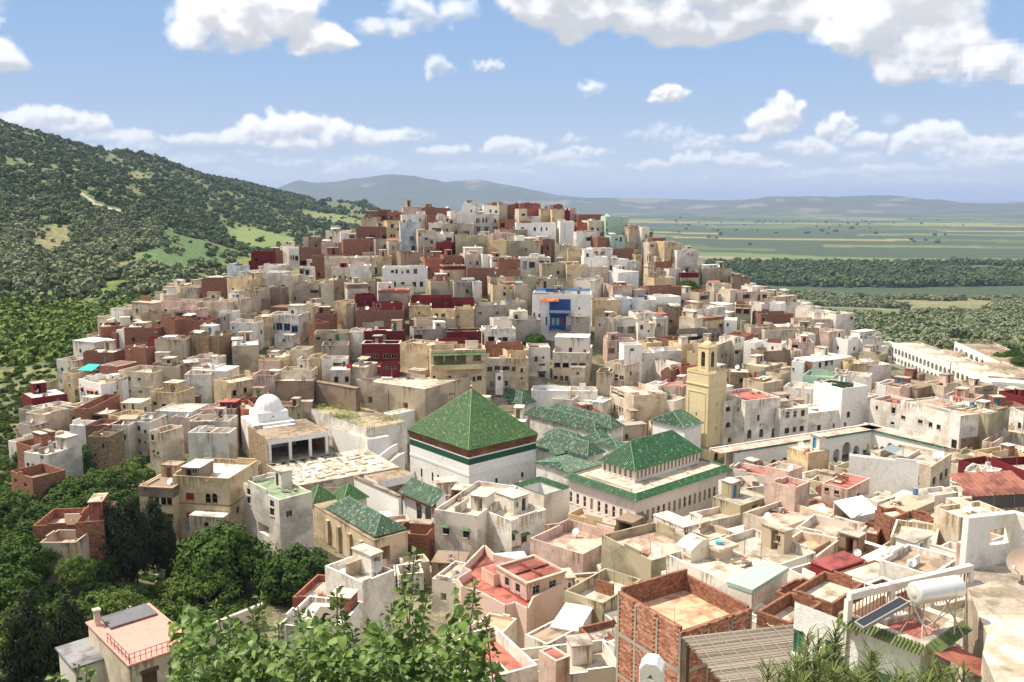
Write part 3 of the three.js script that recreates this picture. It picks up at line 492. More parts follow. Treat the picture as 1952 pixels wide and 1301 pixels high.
function house(X,s){
let[xl,xr,yt,yb,c,o={}]=s;const cx=(v)=>X.x0+v/X.s,cy=(v)=>X.y0+v/X.s;
const yr=o.e!==undefined?cy(o.e):null;xl=cx(xl);xr=cx(xr);yt=cy(yt);yb=cy(yb);
const seed=HOUSES.length+1,rng=rngOf(seed*977),hm=o.h??(o.n??2)*3.05+0.9,xm=(xl+xr)/2,ym=yr===null?yt:(yt+yr)/2;
const z=o.z??X.z;let mid=z?atDepth(xm,ym,z):march(xm,ym,hm,o.from??X.from??95);if(!mid){let bz=200,bt=1e9;const d0=rayOf(xm,ym);for(let q=195;q<325;q+=2){const t=(CAMY-groundY(-d0.x/d0.z*q,-q)-hm)/q;if(t<bt){bt=t;bz=q;}}mid=atDepth(xm,ym,bz);}
let yaw=(o.yaw??(o.R?24:o.L?-24:YAW(xm)+(rng()-0.5)*10))*RAD,PL,PR;
if(yr!==null){PL=atLevel(xl,yt,mid.y);PR=atLevel(xr,yr,mid.y);yaw=Math.atan2(PR.z-PL.z,PR.x-PL.x);}
else{
const dir=[Math.cos(yaw),Math.sin(yaw)],hit=(px)=>{const d=rayOf(px,ym),k=d.z/d.x,cr=dir[0]*d.z-dir[1]*d.x;const t=(mid.z*d.x-mid.x*d.z)/cr;return new THREE.Vector3(mid.x+dir[0]*t,mid.y,mid.z+dir[1]*t);};
PL=hit(xl);PR=hit(xr);
}
const W=Math.hypot(PR.x-PL.x,PR.z-PL.z),ppm=F/(-mid.z*CP+(CAMY-mid.y)*SP);
const bearing=Math.atan2(mid.x,-mid.z),seen=(x1,a)=>Math.abs(x1)/ppm/Math.max(0.2,Math.abs(Math.sin(a)));
let D=o.d&&!(o.e!==undefined&&o.R)?o.d:(o.R?seen(cx(o.R)-xr,yaw+bearing):o.L?seen(xl-cx(o.L),yaw+bearing):o.d??clamp(W*(0.6+0.4*rng()),4,9));
D=clamp(D,1,30);
const th=-yaw,C=PL.clone().add(PR).multiplyScalar(0.5),nx=Math.sin(th),nz=Math.cos(th);
let gmin=1e9;for(const a of[-0.5,0,0.5])for(const b of[0,0.5,1])gmin=Math.min(gmin,groundY(C.x+Math.cos(th)*a*W-nx*b*D,C.z-Math.sin(th)*a*W-nz*b*D));
const base=Math.min(gmin-0.5,mid.y-2.2),H=mid.y-base;
const holes={f:[],r:[],l:[],k:[]},inv=(px,py,O,ax)=>{const d=rayOf(px,py),n=[-ax[1],ax[0]],den=d.x*n[0]+d.z*n[1],k=(O.x*n[0]+O.z*n[1])/den,p=d.clone().multiplyScalar(k);return[(p.x-O.x)*ax[0]+(p.z-O.z)*ax[1],p.y+CAMY-base];};
const put=(list,key,O,ax,L)=>{for(const[wx,wy,ww,wh,ty,fr]of list){const[u,v]=inv(cx(wx),cy(wy),O,ax),f=Math.max(0.3,Math.abs(ax[0]*Math.cos(bearing)+ax[1]*Math.sin(bearing))),hw=Math.max(0.22,ww/X.s/ppm/2/f),hh=Math.max(0.28,wh/X.s/ppm/2);if(u>0&&u<L)holes[key].push([clamp(u-hw,0.1,L-0.3),clamp(u+hw,0.3,L-0.1),v-hh,v+hh,ty??(rng()<0.25?'g':'w'),fr??'nwnkg'[Math.floor(rng()*5)]]);}};
const ax=[Math.cos(th),-Math.sin(th)],bk=[-nx,-nz];
put(o.w??[],'f',PL,ax,W);put(o.rw??[],'r',PR,bk,D);if(o.lw){const O={x:PL.x+bk[0]*D,z:PL.z+bk[1]*D};put(o.lw,'l',O,[nx,nz],D);}
if(o.g){const[rows,cols,ty,fr]=o.g;for(let j=0;j<rows;j++)for(let i=0;i<cols;i++){const w=clamp(W/cols*0.35,0.6,1.1),xx=(i+0.5)/cols*W+(rng()-0.5)*0.2,yy=H-(o.par??0.9)-1.9-j*3;if(yy>0.6)holes.f.push([xx-w/2,xx+w/2,yy-0.55,yy+0.65,ty??'w',fr??'nwgk'[Math.floor(rng()*4)]]);}}
if(!o.w&&!o.g&&!o.blank){const n=Math.floor(W/3.4);for(let i=0;i<n;i++)for(let j=0;j<2;j++)if(rng()<0.5){const xx=(i+0.3+0.4*rng())/n*W,yy=H-(o.par??0.9)-1.7-j*3;if(yy>0.5)holes.f.push([xx-0.4,xx+0.4,yy-0.5,yy+0.5,rng()<0.3?'o':'w','nwgk'[Math.floor(rng()*4)]]);}}
for(const k of['r','l'])if(!holes[k].length&&!o.blank){const n=Math.floor(D/3.6);for(let i=0;i<n;i++)for(let j=0;j<2;j++)if(rng()<0.4){const xx=(i+0.5)/n*D,yy=H-(o.par??0.9)-1.7-j*3;if(yy>0.5)holes[k].push([xx-0.4,xx+0.4,yy-0.5,yy+0.5,'w','nwk'[Math.floor(rng()*3)]]);}}
const g=thing(o.name??kindOf(c),null,'house',[C.x,base,C.z],th);
const body=houseBody(g,W,D,H,{...o,c,holes,seed});
for(const[kx0,kx1,ky,back,kc=c,kr]of o.k??[]){
const O=new THREE.Vector3(C.x-nx*back,0,C.z-nz*back),a=inv(cx(kx0),cy(ky),O,ax),b=inv(cx(kx1),cy(ky),O,ax),h2=Math.max(a[1],b[1]);
if(h2>body.RY+0.5)cabin(g,clamp(a[0],-W/2+0.25,W/2-1),clamp(b[0],-W/2+1,W/2-0.25),-Math.min(D-0.25,back+(o.kd??3)),-back,body.RY,h2,kc,rng,kr??'c');
}
addFoot(C.x-nx*D/2,C.z-nz*D/2,W,D,th);
const rec={g,W,D,H,th,C,RY:base+body.RY,base,c,o,px:xm,xl,xr,yt:ym,yb,z:-mid.z,nwin:holes.f.length,storeys:Math.max(1,Math.round((yb-ym)/ppm/3)),rng,label:o.l,cab:(o.k??[]).length};
HOUSES.push(rec);g.userData.rec=undefined;return rec;
}
function kindOf(c){return 'BD'.includes(c)?'brick_house':c==='S'?'stone_house':'WVwb'.includes(c)?'whitewashed_house':'TNGK'.includes(c)?'rendered_house':'painted_house';}
const ZR=(x0,y0,s=4.8175,z,from)=>({x0,y0,s,z,from});
function table(X,list){for(const s of list)house(X,s);}
table(ZR(500,330,4.8175,296),[
[1290,1465,310,375,'P',{par:0.02,r:'w',d:6,yaw:-10,l:'low pale pink room with a white slab roof on the crest'}],
[1465,1725,322,400,'D',{d:7,yaw:-8,r:'n',l:'long unplastered dark brick house on the crest beside the pink room'}],
[1045,1148,338,480,'D',{R:1150,d:6,yaw:4,l:'tall blank dark brick block at the left end of the crest'}],
]);
table(ZR(500,330,4.8175,289),[
[905,1045,405,510,'T',{d:5,yaw:10,r:'n',k:[[945,1040,350,1.5,'D']],l:'stained tan house with a ruined brick upper room on the crest'}],
[1148,1280,362,445,'B',{d:6,yaw:-4,w:[[1185,412,22,26],[1235,395,20,22]],l:'reddish brick upper storey with two windows on the crest'}],
[1280,1512,382,475,'W',{L:1262,w:[[1302,448,16,30],[1358,442,28,22],[1450,430,20,24]],k:[[1415,1520,352,2]],l:'white house with a pink-white roof wall below the crest'}],
[1510,1592,388,460,'D',{d:5,l:'narrow dark brick house squeezed between white houses below the crest'}],
[1595,1735,395,465,'W',{d:5,w:[[1700,430,22,26]],r:'r'}],
]);
table(ZR(500,330,4.8175,283),[
[1143,1278,440,575,'O',{w:[[1192,492,26,30,'H','k'],[1245,515,16,26],[1262,492,14,26],[1185,575,20,26],[1210,575,18,24]],d:6,l:'pale yellow house with two hooded windows below the brick crest'}],
[1525,1648,460,550,'W',{d:5,w:[[1600,522,84,34,'o']],yaw:-3}],
[860,1150,492,610,'D',{d:7,yaw:-2,r:'n',w:[[1010,585,44,26,'o'],[1130,590,60,30,'o']],l:'ruinous dark brick house with black gaps in its front'}],
]);
table(ZR(500,330),[
[1265,1425,455,722,'b',{z:277,L:1250,w:[[1375,602,36,40,'w','l'],[1386,692,34,44,'g','k']],k:[[1415,1522,420,0.8,'b']],l:'tall pale blue-white house with a single grey window'}],
[1428,1592,532,752,'C',{z:274,w:[[1443,565,18,26,'o'],[1505,603,26,22],[1557,634,24,26],[1487,724,22,34],[1547,732,26,44,'d','k']],k:[[1430,1500,522,1]],l:'cream house with five small dark windows beside the pale blue house'}],
[1595,1652,560,642,'w',{z:276,d:3,blank:1}],
[1660,1756,545,642,'W',{z:276,d:4,w:[[1715,610,56,36,'p','w']]}],
[1595,1725,640,752,'M',{z:271,R:1765,w:[[1637,655,30,28,'p','b'],[1690,657,30,30,'p','b'],[1640,720,26,50,'o']],l:'maroon house with two bright blue windows'}],
[715,786,546,605,'V',{d:3,blank:1,z:287}],[790,862,556,605,'w',{z:290,d:3,par:0.02,w:[[825,585,50,26,'o']]}],
[740,1040,612,785,'B',{L:690,yaw:-18,par:1.2,r:'n',k:[[960,1040,598,1]],l:'large bare brick house with a bright orange side wall'}],
[1040,1162,612,735,'G',{w:[[1128,690,30,60,'d','k']]}],[1160,1266,630,738,'T',{w:[[1202,687,14,28]],band:[0.4,'C',0.25]}],
[570,1030,778,870,'C',{d:8,yaw:-12,r:'w',blank:1,l:'long blank cream wall of a house with a white roof'}],
[632,795,868,985,'C',{d:4,yaw:-6,w:[[660,956,18,34],[712,962,18,34],[762,966,18,34]],k:[[712,770,830,2,'M','r']],l:'cream house with three small windows and a maroon room on its roof'}],
[795,1000,852,978,'W',{d:7,blank:1,r:'r',yaw:-10,w:[[806,968,22,26]]}],
[240,335,690,945,'V',{d:6,yaw:16,w:[[262,778,12,36],[283,778,16,46],[314,784,30,46],[270,898,12,36],[295,902,12,36],[322,906,14,36]],l:'tall white corner house with six narrow windows beside brick walls'}],
[335,572,690,870,'D',{d:7,yaw:-4,r:'n',w:[[400,826,110,40,'o']],l:'dark brick house with washing hung in its open upper storey'}],
[335,456,868,965,'W',{d:3,w:[[360,905,34,40,'H','k'],[412,914,34,40,'H','k']]}],[455,570,760,905,'D',{d:5}],
[1100,1512,872,1092,'V',{d:8,yaw:-3,par:0.5,band:[3.2,'V',0.16],cope:'V',w:[[1195,905,30,24],[1232,906,24,40,'w','t'],[1286,913,16,22],[1336,906,30,34,'w','t'],[1406,904,34,46,'d','n'],[1218,1025,20,44,'g','k'],[1289,1025,34,46,'g','k'],[1395,1023,34,44,'g','k'],[1461,1022,30,46,'g','k']],l:'large white two-storey house with four barred lower windows on the slope'}],
[1270,1440,726,858,'N',{d:6,blank:1}],[1490,1660,790,965,'R',{d:5,w:[[1600,915,14,24]],l:'peeling red wall of a tall house on the slope'}],
[1660,1866,852,990,'O',{d:5,w:[[1702,938,40,40,'w','t']],band:[0.1,'M',1.0]}],
[160,240,672,835,'w',{d:5,yaw:38,blank:1}],[0,128,722,845,'B',{d:5,w:[[83,806,26,48,'d','k']],r:'c'}],[0,156,848,955,'w',{d:6,blank:1,r:'w'}],
[265,520,1012,1205,'T',{d:7,r:'w',yaw:4,w:[[298,1156,18,34],[385,1186,16,18,'o'],[497,1176,20,42],[475,1090,80,30,'o']],l:'stained tan old house with a green plant on its terrace'}],
[532,655,1012,1135,'C',{d:6,blank:1}],[655,780,985,1155,'N',{d:6,w:[[690,1060,14,22,'o']]}],[780,970,1020,1145,'C',{d:6,blank:1,band:[0.1,'N',1.1],r:'n'}],
[1062,1190,1010,1078,'W',{d:3,w:[[1168,1045,22,50,'o']]}],[1065,1340,1076,1180,'T',{d:6,yaw:-3,band:[0.05,'R',0.8],blank:1,r:'w',l:'tan house with a red band below its roof edge'}],
[1545,1760,995,1125,'K',{d:7,blank:1,r:'c'}],[1760,1860,1010,1125,'G',{d:5}],
[370,470,590,660,'T',{d:5}],[420,540,600,665,'N',{d:5}],[540,700,640,700,'P',{d:5,blank:1}],
]);
table(ZR(850,330,4.8175,296),[
[395,565,280,430,'B',{d:6,yaw:-12}],[487,565,278,430,'T',{d:5,z:292,blank:1}],[565,640,292,400,'D',{d:6,z:295}],[625,690,280,360,'D',{d:5,z:299}],
[680,870,280,380,'R',{d:7,z:298,blank:1,l:'wide dull red block at the very top of the crest'}],
[870,970,330,415,'O',{d:6,blank:1}],[975,1095,340,435,'O',{d:6,z:292,yaw:-6,blank:1,l:'plain ochre yellow house on the crest'}],[1095,1140,345,435,'M',{d:5,z:292}],[1140,1196,325,405,'P',{d:5,z:296}],[985,1075,292,345,'D',{d:4,z:299}],
[1215,1470,382,445,'B',{d:6,z:294,yaw:-10,r:'p'}],
]);
table(ZR(850,330,4.8175,288),[
[40,150,352,430,'W',{d:5}],[145,258,300,470,'V',{d:7,yaw:8,z:291,k:[[150,215,282,1]],w:[[235,350,14,24]],l:'bright white tall house with roof rooms on the crest'}],
[200,345,292,385,'W',{d:6,z:294,w:[[215,348,14,26],[252,350,22,24],[325,350,26,26]]}],[345,488,300,380,'V',{d:5,z:293,w:[[410,350,22,34,'a','w'],[460,355,20,22]]}],
[260,487,378,572,'w',{d:9,yaw:-2,z:286,par:0.8,cope:'V',w:[[284,436,14,40],[302,436,14,40],[342,436,14,40],[357,436,14,40],[373,436,14,40],[452,440,18,34],[296,522,38,44,'H','w'],[371,522,38,44,'H','w'],[458,522,36,44,'H','w']],l:'large grey-white house with a row of narrow windows and three hooded ones'}],
[670,746,330,400,'C',{d:4,w:[[712,383,36,18]]}],[640,870,400,440,'w',{d:5,z:291}],
[1050,1180,445,595,'V',{d:7,yaw:-4,blank:1,z:280,R:1208,l:'tall blank white house front below the ochre crest house'}],
[1205,1318,455,560,'R',{d:5,z:283}],[1310,1470,438,585,'C',{d:6,z:283,w:[[1347,517,30,34,'o'],[1397,517,18,26],[1425,562,8,28],[1440,562,8,28],[1453,562,8,28]],l:'cream house with three slit windows beside the mint green house'}],
[1470,1680,402,605,'g',{d:8,z:281,yaw:-6,w:[[1480,466,12,20],[1480,526,12,20]],par:0.6,l:'large mint green house with a plant on its roof'}],
[1682,1800,492,695,'T',{d:6,z:279,k:[[1690,1750,478,1]]}],[1800,1872,500,695,'w',{d:6,z:278,w:[[1786+30,632,26,36],[1840,634,22,32],[1840,576,16,24]]}],
]);
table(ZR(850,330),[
[0,247,470,580,'T',{z:280,d:6,yaw:-4,cope:'C',w:[[10,522,18,30,'a','n'],[95,547,22,42,'a','n'],[180,549,16,40,'a','n'],[205,549,16,40,'a','n']],l:'tan house with arched windows below the large grey-white house'}],
[645,1012,460,572,'V',{z:282,d:6,yaw:-7,w:[[705,506,30,14,'o'],[816,517,22,34,'g'],[878,517,14,38],[926,515,14,32]],l:'long low white house with four openings below the crest'}],
[487,640,430,550,'B',{z:284,d:5,w:[[520,480,40,40,'o']]}],[495,750,520,560,'K',{d:5,z:279,blank:1}],
[1200,1392,540,680,'W',{z:275,L:1180,w:[[1313,606,50,32,'p','r']],k:[[1290,1390,535,0.7,'R']],l:'white house with a red-framed window below a sloping red wall'}],
[1395,1500,592,690,'D',{z:273,d:5}],[1515,1646,576,640,'g',{z:274,d:4,w:[[1607,612,20,40,'d','k'],[1570,606,20,30,'o']]}],[1550,1740,640,700,'K',{d:6}],
[88,365,576,665,'K',{d:7,yaw:-4,blank:1,l:'long olive brown blank wall under the arched windows'}],[366,430,566,720,'O',{d:8,yaw:25,blank:1}],[430,642,562,640,'P',{d:5,blank:1,yaw:-5}],[640,722,576,630,'V',{d:4}],
[430,546,622,722,'O',{d:4,yaw:20,blank:1}],[547,872,622,770,'K',{d:9,yaw:-9,w:[[737,702,10,10,'o']],r:'c',l:'large blank olive-yellow wall in the middle of the slope'}],  // Ochre block is the sunlit end of the beige wall, olive its shaded front.
[175,340,746,870,'C',{d:5,w:[[290,828,22,34],[228,826,14,24],[205,760,14,20]]}],[335,422,756,845,'V',{d:4,blank:1}],[420,606,770,880,'w',{d:5,w:[[465,795,70,40,'o'],[550,800,80,36,'o']],r:'w'}],
[485,682,792,890,'B',{d:5}],[682,962,778,905,'W',{d:6,yaw:-4,w:[[724,850,40,80,'o'],[790,845,60,60,'p','t'],[905,806,90,36,'o']],r:'w',l:'white house with a deep dark loggia in the middle of the slope'}],
[1000,1122,662,780,'C',{d:6,yaw:14,blank:1}],[1122,1266,702,790,'O',{d:5,yaw:-3,blank:1}],[890,1000,610,720,'D',{d:6,r:'n'}],
[1265,1486,772,865,'V',{d:7,yaw:-7,blank:1,k:[[1268,1346,705,0.4,'V','w']],l:'white house with a taller stepped corner above tan walls'}],[1350,1532,692,780,'W',{d:6,w:[[1380,740,40,50,'o'],[1440,745,40,40,'o']]}],
[1487,1582,782,905,'w',{d:5,w:[[1515,870,24,40],[1556,872,24,44]]}],[1580,1682,792,905,'V',{d:5}],[1682,1780,812,905,'w',{d:5,w:[[1722,893,10,22],[1750,892,10,24]]}],
[1582,1772,912,1050,'V',{d:7,yaw:-34,R:1870,blank:1,par:0.6,cope:'V',l:'white block house with a row of tiny openings below the small minaret'}],
[1745,1800,752,850,'O',{d:5}],[1535,1728,700,810,'D',{d:6,w:[[1640,712,60,34,'o'],[1695,716,30,40,'d','w']]}],
[195,686,888,1000,'D',{d:7,yaw:-7,blank:1,r:'n',l:'very long low dark brick wall house on the middle slope'}],
[405,546,958,1080,'T',{d:6,par:0.4}],[546,832,952,1060,'K',{d:7,blank:1,r:'c'}],[832,1032,972,1075,'T',{d:6,w:[[910,1030,28,70,'d','k'],[845,1012,14,22]],par:0.3}],[1030,1136,1000,1085,'K',{d:5,blank:1}],
[430,630,1030,1175,'O',{d:6,yaw:-14,w:[[540,1056,14,20],[596,1056,14,20],[538,1110,26,30]],l:'beige cubic house with three small windows behind the blue-trimmed house'}],[630,752,1030,1175,'T',{d:6,yaw:-18,blank:1}],  // Beige house split in two: darker tan block carries its shaded part.
[880,1112,832,960,'K',{d:5,r:'n'}],[1112,1262,852,965,'O',{d:5,blank:1}],[1262,1490,862,960,'C',{d:6,blank:1}],
[1170,1346,986,1115,'w',{d:6,R:1512,yaw:30,w:[[1232,1068,26,34,'o'],[1313,1068,16,20]],k:[[1395,1450,955,4]],l:'off-white house with a ragged roof edge behind the blue-trimmed house'}],
[1535,1712,1032,1150,'P',{d:6,k:[[1580,1660,1010,1.5,'D']]}],[250,330,1000,1110,'w',{d:4}],[80,250,1000,1110,'G',{d:5}],
]);
table(ZR(1200,380),[
[180,332,392,460,'C',{z:276,d:5,w:[[210,425,30,30,'o']]}],[325,388,390,480,'O',{z:272,d:5,blank:1}],[385,482,402,480,'T',{z:274,d:5}],[440,626,470,575,'w',{z:270,d:5,yaw:-12,w:[[540,505,14,24,'o'],[575,510,12,20,'o']],l:'off-white house at the right end of the crest'}],
[240,404,572,632,'B',{d:5}],[295,440,490,575,'N',{d:5}],[0,95,572,670,'W',{d:5,w:[[35,640,8,24],[62,640,8,24]]}],[365,476,640,775,'w',{d:5,blank:1,r:'w'}],[560,665,600,680,'w',{d:4,blank:1}],[410,560,590,660,'W',{d:4}],
[475,636,672,805,'T',{d:6,yaw:-5,band:[0.05,'M',1.5],blank:1,w:[[510,785,30,30,'p','t'],[590,785,30,30,'p','t']],l:'tan house with a dark red upper band on the right shoulder'}],
[230,426,722,805,'O',{d:6}],[670,824,640,775,'T',{d:7,yaw:-10,L:655,blank:1,par:0.3,k:[[660,820,610,0.4,'w','w']],l:'tan house carrying a white frame roof on the right shoulder'}],[822,942,640,780,'T',{d:6,yaw:-14,w:[[845,757,26,20]],par:0.3}],
[950,1112,712,845,'N',{d:7,yaw:-8,l:'stained brown house at the edge of the grove slope'}],[780,920,782,925,'C',{d:5,yaw:-16}],[928,1002,832,935,'C',{d:5,w:[[965,840,24,22]]}],[1130,1226,800,840,'W',{d:4}],
[1000,1272,850,985,'P',{d:6,yaw:-6,par:0.5,w:[[1074,892,64,38,'p','n'],[1190,905,26,58,'d','n'],[1242,892,40,34,'p','n']],l:'pink house with wide dark windows above the bay-windowed house'}],
[975,1120,972,1165,'K',{d:6,yaw:12,R:1215,w:[[1003,1026,46,46,'q','k'],[1075,1030,50,46,'q','k']],rw:[[1138,1030,26,42],[1182,1028,26,42],[1130,1136,26,40],[1172,1136,30,40]],par:1.0,cope:'P',l:'olive house with bay windows below the pink house'}],
[1215,1292,960,1060,'w',{d:5,yaw:-30}],[1285,1346,838,925,'P',{d:4}],[1345,1542,892,965,'T',{d:5,par:0.02}],
[1392,1660,960,1088,'w',{e:936,d:5,w:[[1580,1032,20,56,'o'],[1622,1006,24,26],[1388+12,1030,14,40]],l:'long grey-white blank wall house facing the groves'}],[1282,1392,958,1065,'V',{d:6,yaw:30,blank:1}],  // One house in two tones: white lit end, greyer shaded front.
[1210,1506,1052,1165,'D',{d:6,yaw:-7,w:[[1235,1106,26,44,'p','w']],r:'n',l:'dark red brick house with one white window near the groves'}],
[575,642,842,985,'B',{d:5,yaw:32}],[640,742,852,980,'T',{d:4,w:[[690,905,80,40,'o']]}],[245,472,896,965,'V',{d:6,blank:1,l:'low white block house beside the round green tree'}],[180,480,806,880,'D',{d:5,r:'n'}],
[35,250,926,1060,'b',{d:6,yaw:-10,w:[[15+40,985,10,24]],l:'pale blue house below the white block houses'}],
[305,492,996,1165,'N',{d:7,yaw:-12,w:[[380,1122,30,16,'o']],blank:1,l:'tall stained brown rammed-earth house with a whitewashed foot'}],[492,612,1032,1200,'T',{d:6,yaw:-4,blank:1}],
[600,702,1090,1175,'C',{d:5,blank:1}],[702,866,1082,1180,'O',{d:5,band:[0.05,'D',0.8],w:[[840,1160,30,30,'w','n']]}],
[872,985,1112,1225,'V',{d:6,yaw:16,R:1060,w:[[903,1155,18,32,'w','k']],rw:[[966,1178,20,66,'d','n']],par:0.1,l:'small bright white cube house with one dark window'}],
[62,246,1048,1290,'w',{d:6,yaw:-12,w:[[116,1168,20,36],[180,1212,14,14,'o']]}],[246,356,1082,1245,'C',{d:5,w:[[270,1162,30,40]],band:[0.2,'V',0.3]}],[620,882,1002,1085,'W',{d:6,blank:1}],
[1245,1572,1200,1295,'C',{d:6,yaw:-9,w:[[1528,1258,20,30]]}],[1580,1742,1182,1300,'O',{d:5,yaw:-4}],
[1700,1902,1040,1120,'W',{d:6,yaw:-10}],[1660,1770,990,1060,'w',{d:5}],[1510,1910,1110,1180,'C',{d:6,yaw:-5,blank:1}],[1120,1580,1175,1230,'T',{d:5,yaw:-6}],
]);
table(ZR(1300,530),[
[1355,1500,490,685,'P',{d:6,yaw:-36,L:1240,blank:1,l:'pale pink-white house on the outer edge above the market'}],[1420,1590,330,480,'w',{d:5,yaw:-30,w:[[1560,370,20,30]],l:'off-white end house with a roof wall overlooking the groves'}],
[1530,1660,560,650,'V',{d:6,yaw:-34,r:'k'}],[1660,1840,556,640,'w',{d:6,yaw:-30,r:'k',k:[[1610,1775,505,1,'W','w']]}],
[570,672,590,730,'V',{d:5,yaw:40,R:748,blank:1,rw:[[690,676,14,36],[720,666,14,34]],par:0.3,l:'white cube house with two small side windows behind the minaret'}],[486,576,552,705,'w',{d:5,yaw:-35,w:[[500,575,12,30],[530,575,12,30],[506,686,32,26,'H','k']]}],
[752,920,600,670,'V',{d:5,R:990,yaw:30,w:[[833,646,22,32,'d','r']],r:'c'}],[750,1005,668,745,'N',{d:5,yaw:-20,blank:1}],[1010,1105,668,730,'C',{d:4,yaw:-10}],
[1090,1230,520,600,'w',{d:5,yaw:-10,w:[[1125,603,30,12,'o'],[1170,607,30,12,'o']]}],[1010,1215,590,660,'P',{d:5,w:[[1038,630,56,32,'p','k']],yaw:8}],
[1128,1200,770,880,'B',{d:6,yaw:42}],[1200,1470,770,882,'w',{e:742,d:6,par:0.05,w:[[1270,800,22,46],[1330,785,22,46],[1378,778,22,44]],l:'long flat-roofed house with three dark windows behind the large white cube'}],
[635,755,818,900,'K',{d:6,yaw:44,blank:1}],[755,910,806,955,'K',{d:6,yaw:-40,blank:1,par:0.1,l:'windowless olive brown cube behind the minaret'}],[910,1005,872,955,'T',{d:4,yaw:-40,blank:1}],
[445,625,868,965,'S',{d:5,yaw:10,r:'c',par:0.2}],[625,752,930,1050,'S',{d:6,yaw:42,par:0.2}],[752,932,968,1105,'T',{d:6,e:940,blank:1,par:0.15}],
[325,486,618,830,'T',{d:7,e:560,w:[[370,716,14,40],[405,708,12,36],[455,706,12,34]],r:'c',l:'tall shaded tan house just behind the minaret'}],[0,165,605,725,'O',{d:6,blank:1}],
[1535,1708,788,900,'O',{d:5,yaw:-10,blank:1}],[1708,1927,800,880,'w',{d:5,yaw:-15,blank:1}],[935,1195,1010,1160,'W',{d:6,yaw:30,blank:1}],[1010,1120,770,920,'V',{d:5,yaw:34,w:[[925+100,840,20,24]]}],
[1110,1390,905,960,'g',{d:7,yaw:30,r:'g',w:[[1262,935,26,30,'o'],[1305,940,20,20,'o']]}],[1395,1500,868,960,'w',{d:4,yaw:30}],[1505,1720,900,975,'W',{d:5,yaw:30,blank:1}],
]);
table(ZR(650,540),[
[125,315,120,250,'M',{d:6,yaw:-5,r:'r',par:1.8,blank:1,l:'maroon roof walls of a tall house in the middle of town'}],[310,562,182,250,'M',{d:4,par:1.2,w:[[345,210,40,40,'p','w']]}],[130,566,250,445,'D',{d:7,yaw:-3,blank:1,r:'w',l:'wide dull maroon brick wall below the maroon roof walls'}],
[0,40,205,450,'O',{d:5,yaw:25}],[40,112,205,450,'T',{d:5,blank:1}],  // Ochre strip again colours in the sunlit side of the tan house.
[200,572,358,440,'K',{d:3,z:219,blank:1,par:0.3}],[203,572,440,560,'M',{d:5,yaw:-1,par:0.3,w:[[292,483,24,38,'w','t'],[397,508,38,74,'d','t']],l:'dark red upper storey with a pale door in the middle of town'}],
[188,535,560,745,'M',{d:5,yaw:-1,par:1.0,cope:'w',w:[[247,673,50,48,'w','t'],[318,673,50,48,'w','t'],[412,673,50,48,'w','t'],[487,673,50,48,'w','t']],l:'dark red house front with four pale framed windows in a row'}],[365,540,742,800,'M',{d:3,w:[[415,780,50,30,'w','t'],[485,780,50,30,'w','t']]}],
[640,1020,130,215,'M',{d:6,par:1.5,yaw:-4,blank:1,r:'w',l:'maroon walled roof terrace above a beige house'}],[1020,1226,150,240,'M',{d:5,par:1.5,yaw:-4,blank:1,w:[[1090,200,60,50,'o']]}],
[622,830,208,355,'O',{d:6,yaw:-6,w:[[717,276,14,14,'o']],par:0.4,cope:'C'}],[825,1045,250,330,'O',{d:4,yaw:-3,z:218.5,w:[[876,300,30,40,'g','k'],[938,300,36,40,'g','l']],l:'recessed beige front with two grey windows under the maroon terrace'}],[1045,1226,238,445,'O',{d:6,yaw:-4,blank:1,w:[[1072,310,10,16]]}],
[690,1042,330,412,'T',{d:4,blank:1}],[665,972,422,535,'G',{d:5,w:[[700,500,100,50,'o']],k:[[865,965,365,0.5,'W','w']]}],
[972,1290,444,545,'M',{d:5,yaw:-5,w:[[1080,518,44,34,'w','t'],[1128,518,30,34,'w','t'],[1205,512,50,34,'g','k']],r:'c',cope:'K',l:'dark red terrace wall with white framed windows below the beige house'}],[640,1155,532,610,'M',{d:3,blank:1,yaw:-6,z:203,l:'long dark red roof wall above the beige loggia house'}],
[1332,1560,690,985,'C',{d:7,yaw:-6,w:[[1366,790,50,44,'w','t'],[1436,783,54,46,'w','t'],[1517,783,66,38,'p','k'],[1386,927,34,48,'w','l'],[1519,922,34,50,'w','l']],l:'tall cream house with pale green lower windows beside the loggia house'}],[1560,1722,690,1005,'O',{d:6,yaw:-8,w:[[1586,788,34,40,'p','k'],[1660,802,24,40,'w','n'],[1660,876,10,10,'o']],l:'stained ochre house between the cream houses'}],
[1232,1516,200,315,'G',{d:7,yaw:-6,w:[[1275,276,36,28],[1436,274,34,28]],r:'w',l:'grey house with two dark windows left of the blue-trimmed house'}],[1516,1702,172,262,'G',{d:5,blank:1}],[1582,1716,258,340,'w',{d:4,w:[[1610,312,30,40,'d','k']],par:0.2}],
[1312,1605,420,570,'W',{d:6,yaw:-8,w:[[1380,520,60,60,'p','n'],[1460,528,34,56,'d','k'],[1506,526,50,60,'w','n']],l:'white house with a curved terrace wall beside a garden tree'}],[1580,1836,336,500,'G',{d:6,yaw:-8,blank:1,l:'blank grey concrete block next to the blue-trimmed house'}],
[1320,1665,560,640,'B',{d:4,yaw:-2,blank:1}],[1530,1720,620,700,'O',{d:4,w:[[1622,650,30,70,'d','r']]}],[1400,1580,330,420,'w',{d:4,blank:1}],
[78,220,768,965,'C',{d:6,yaw:18,R:365,blank:1,par:0.02}],[80,196,440,625,'w',{d:5,yaw:20}],
]);
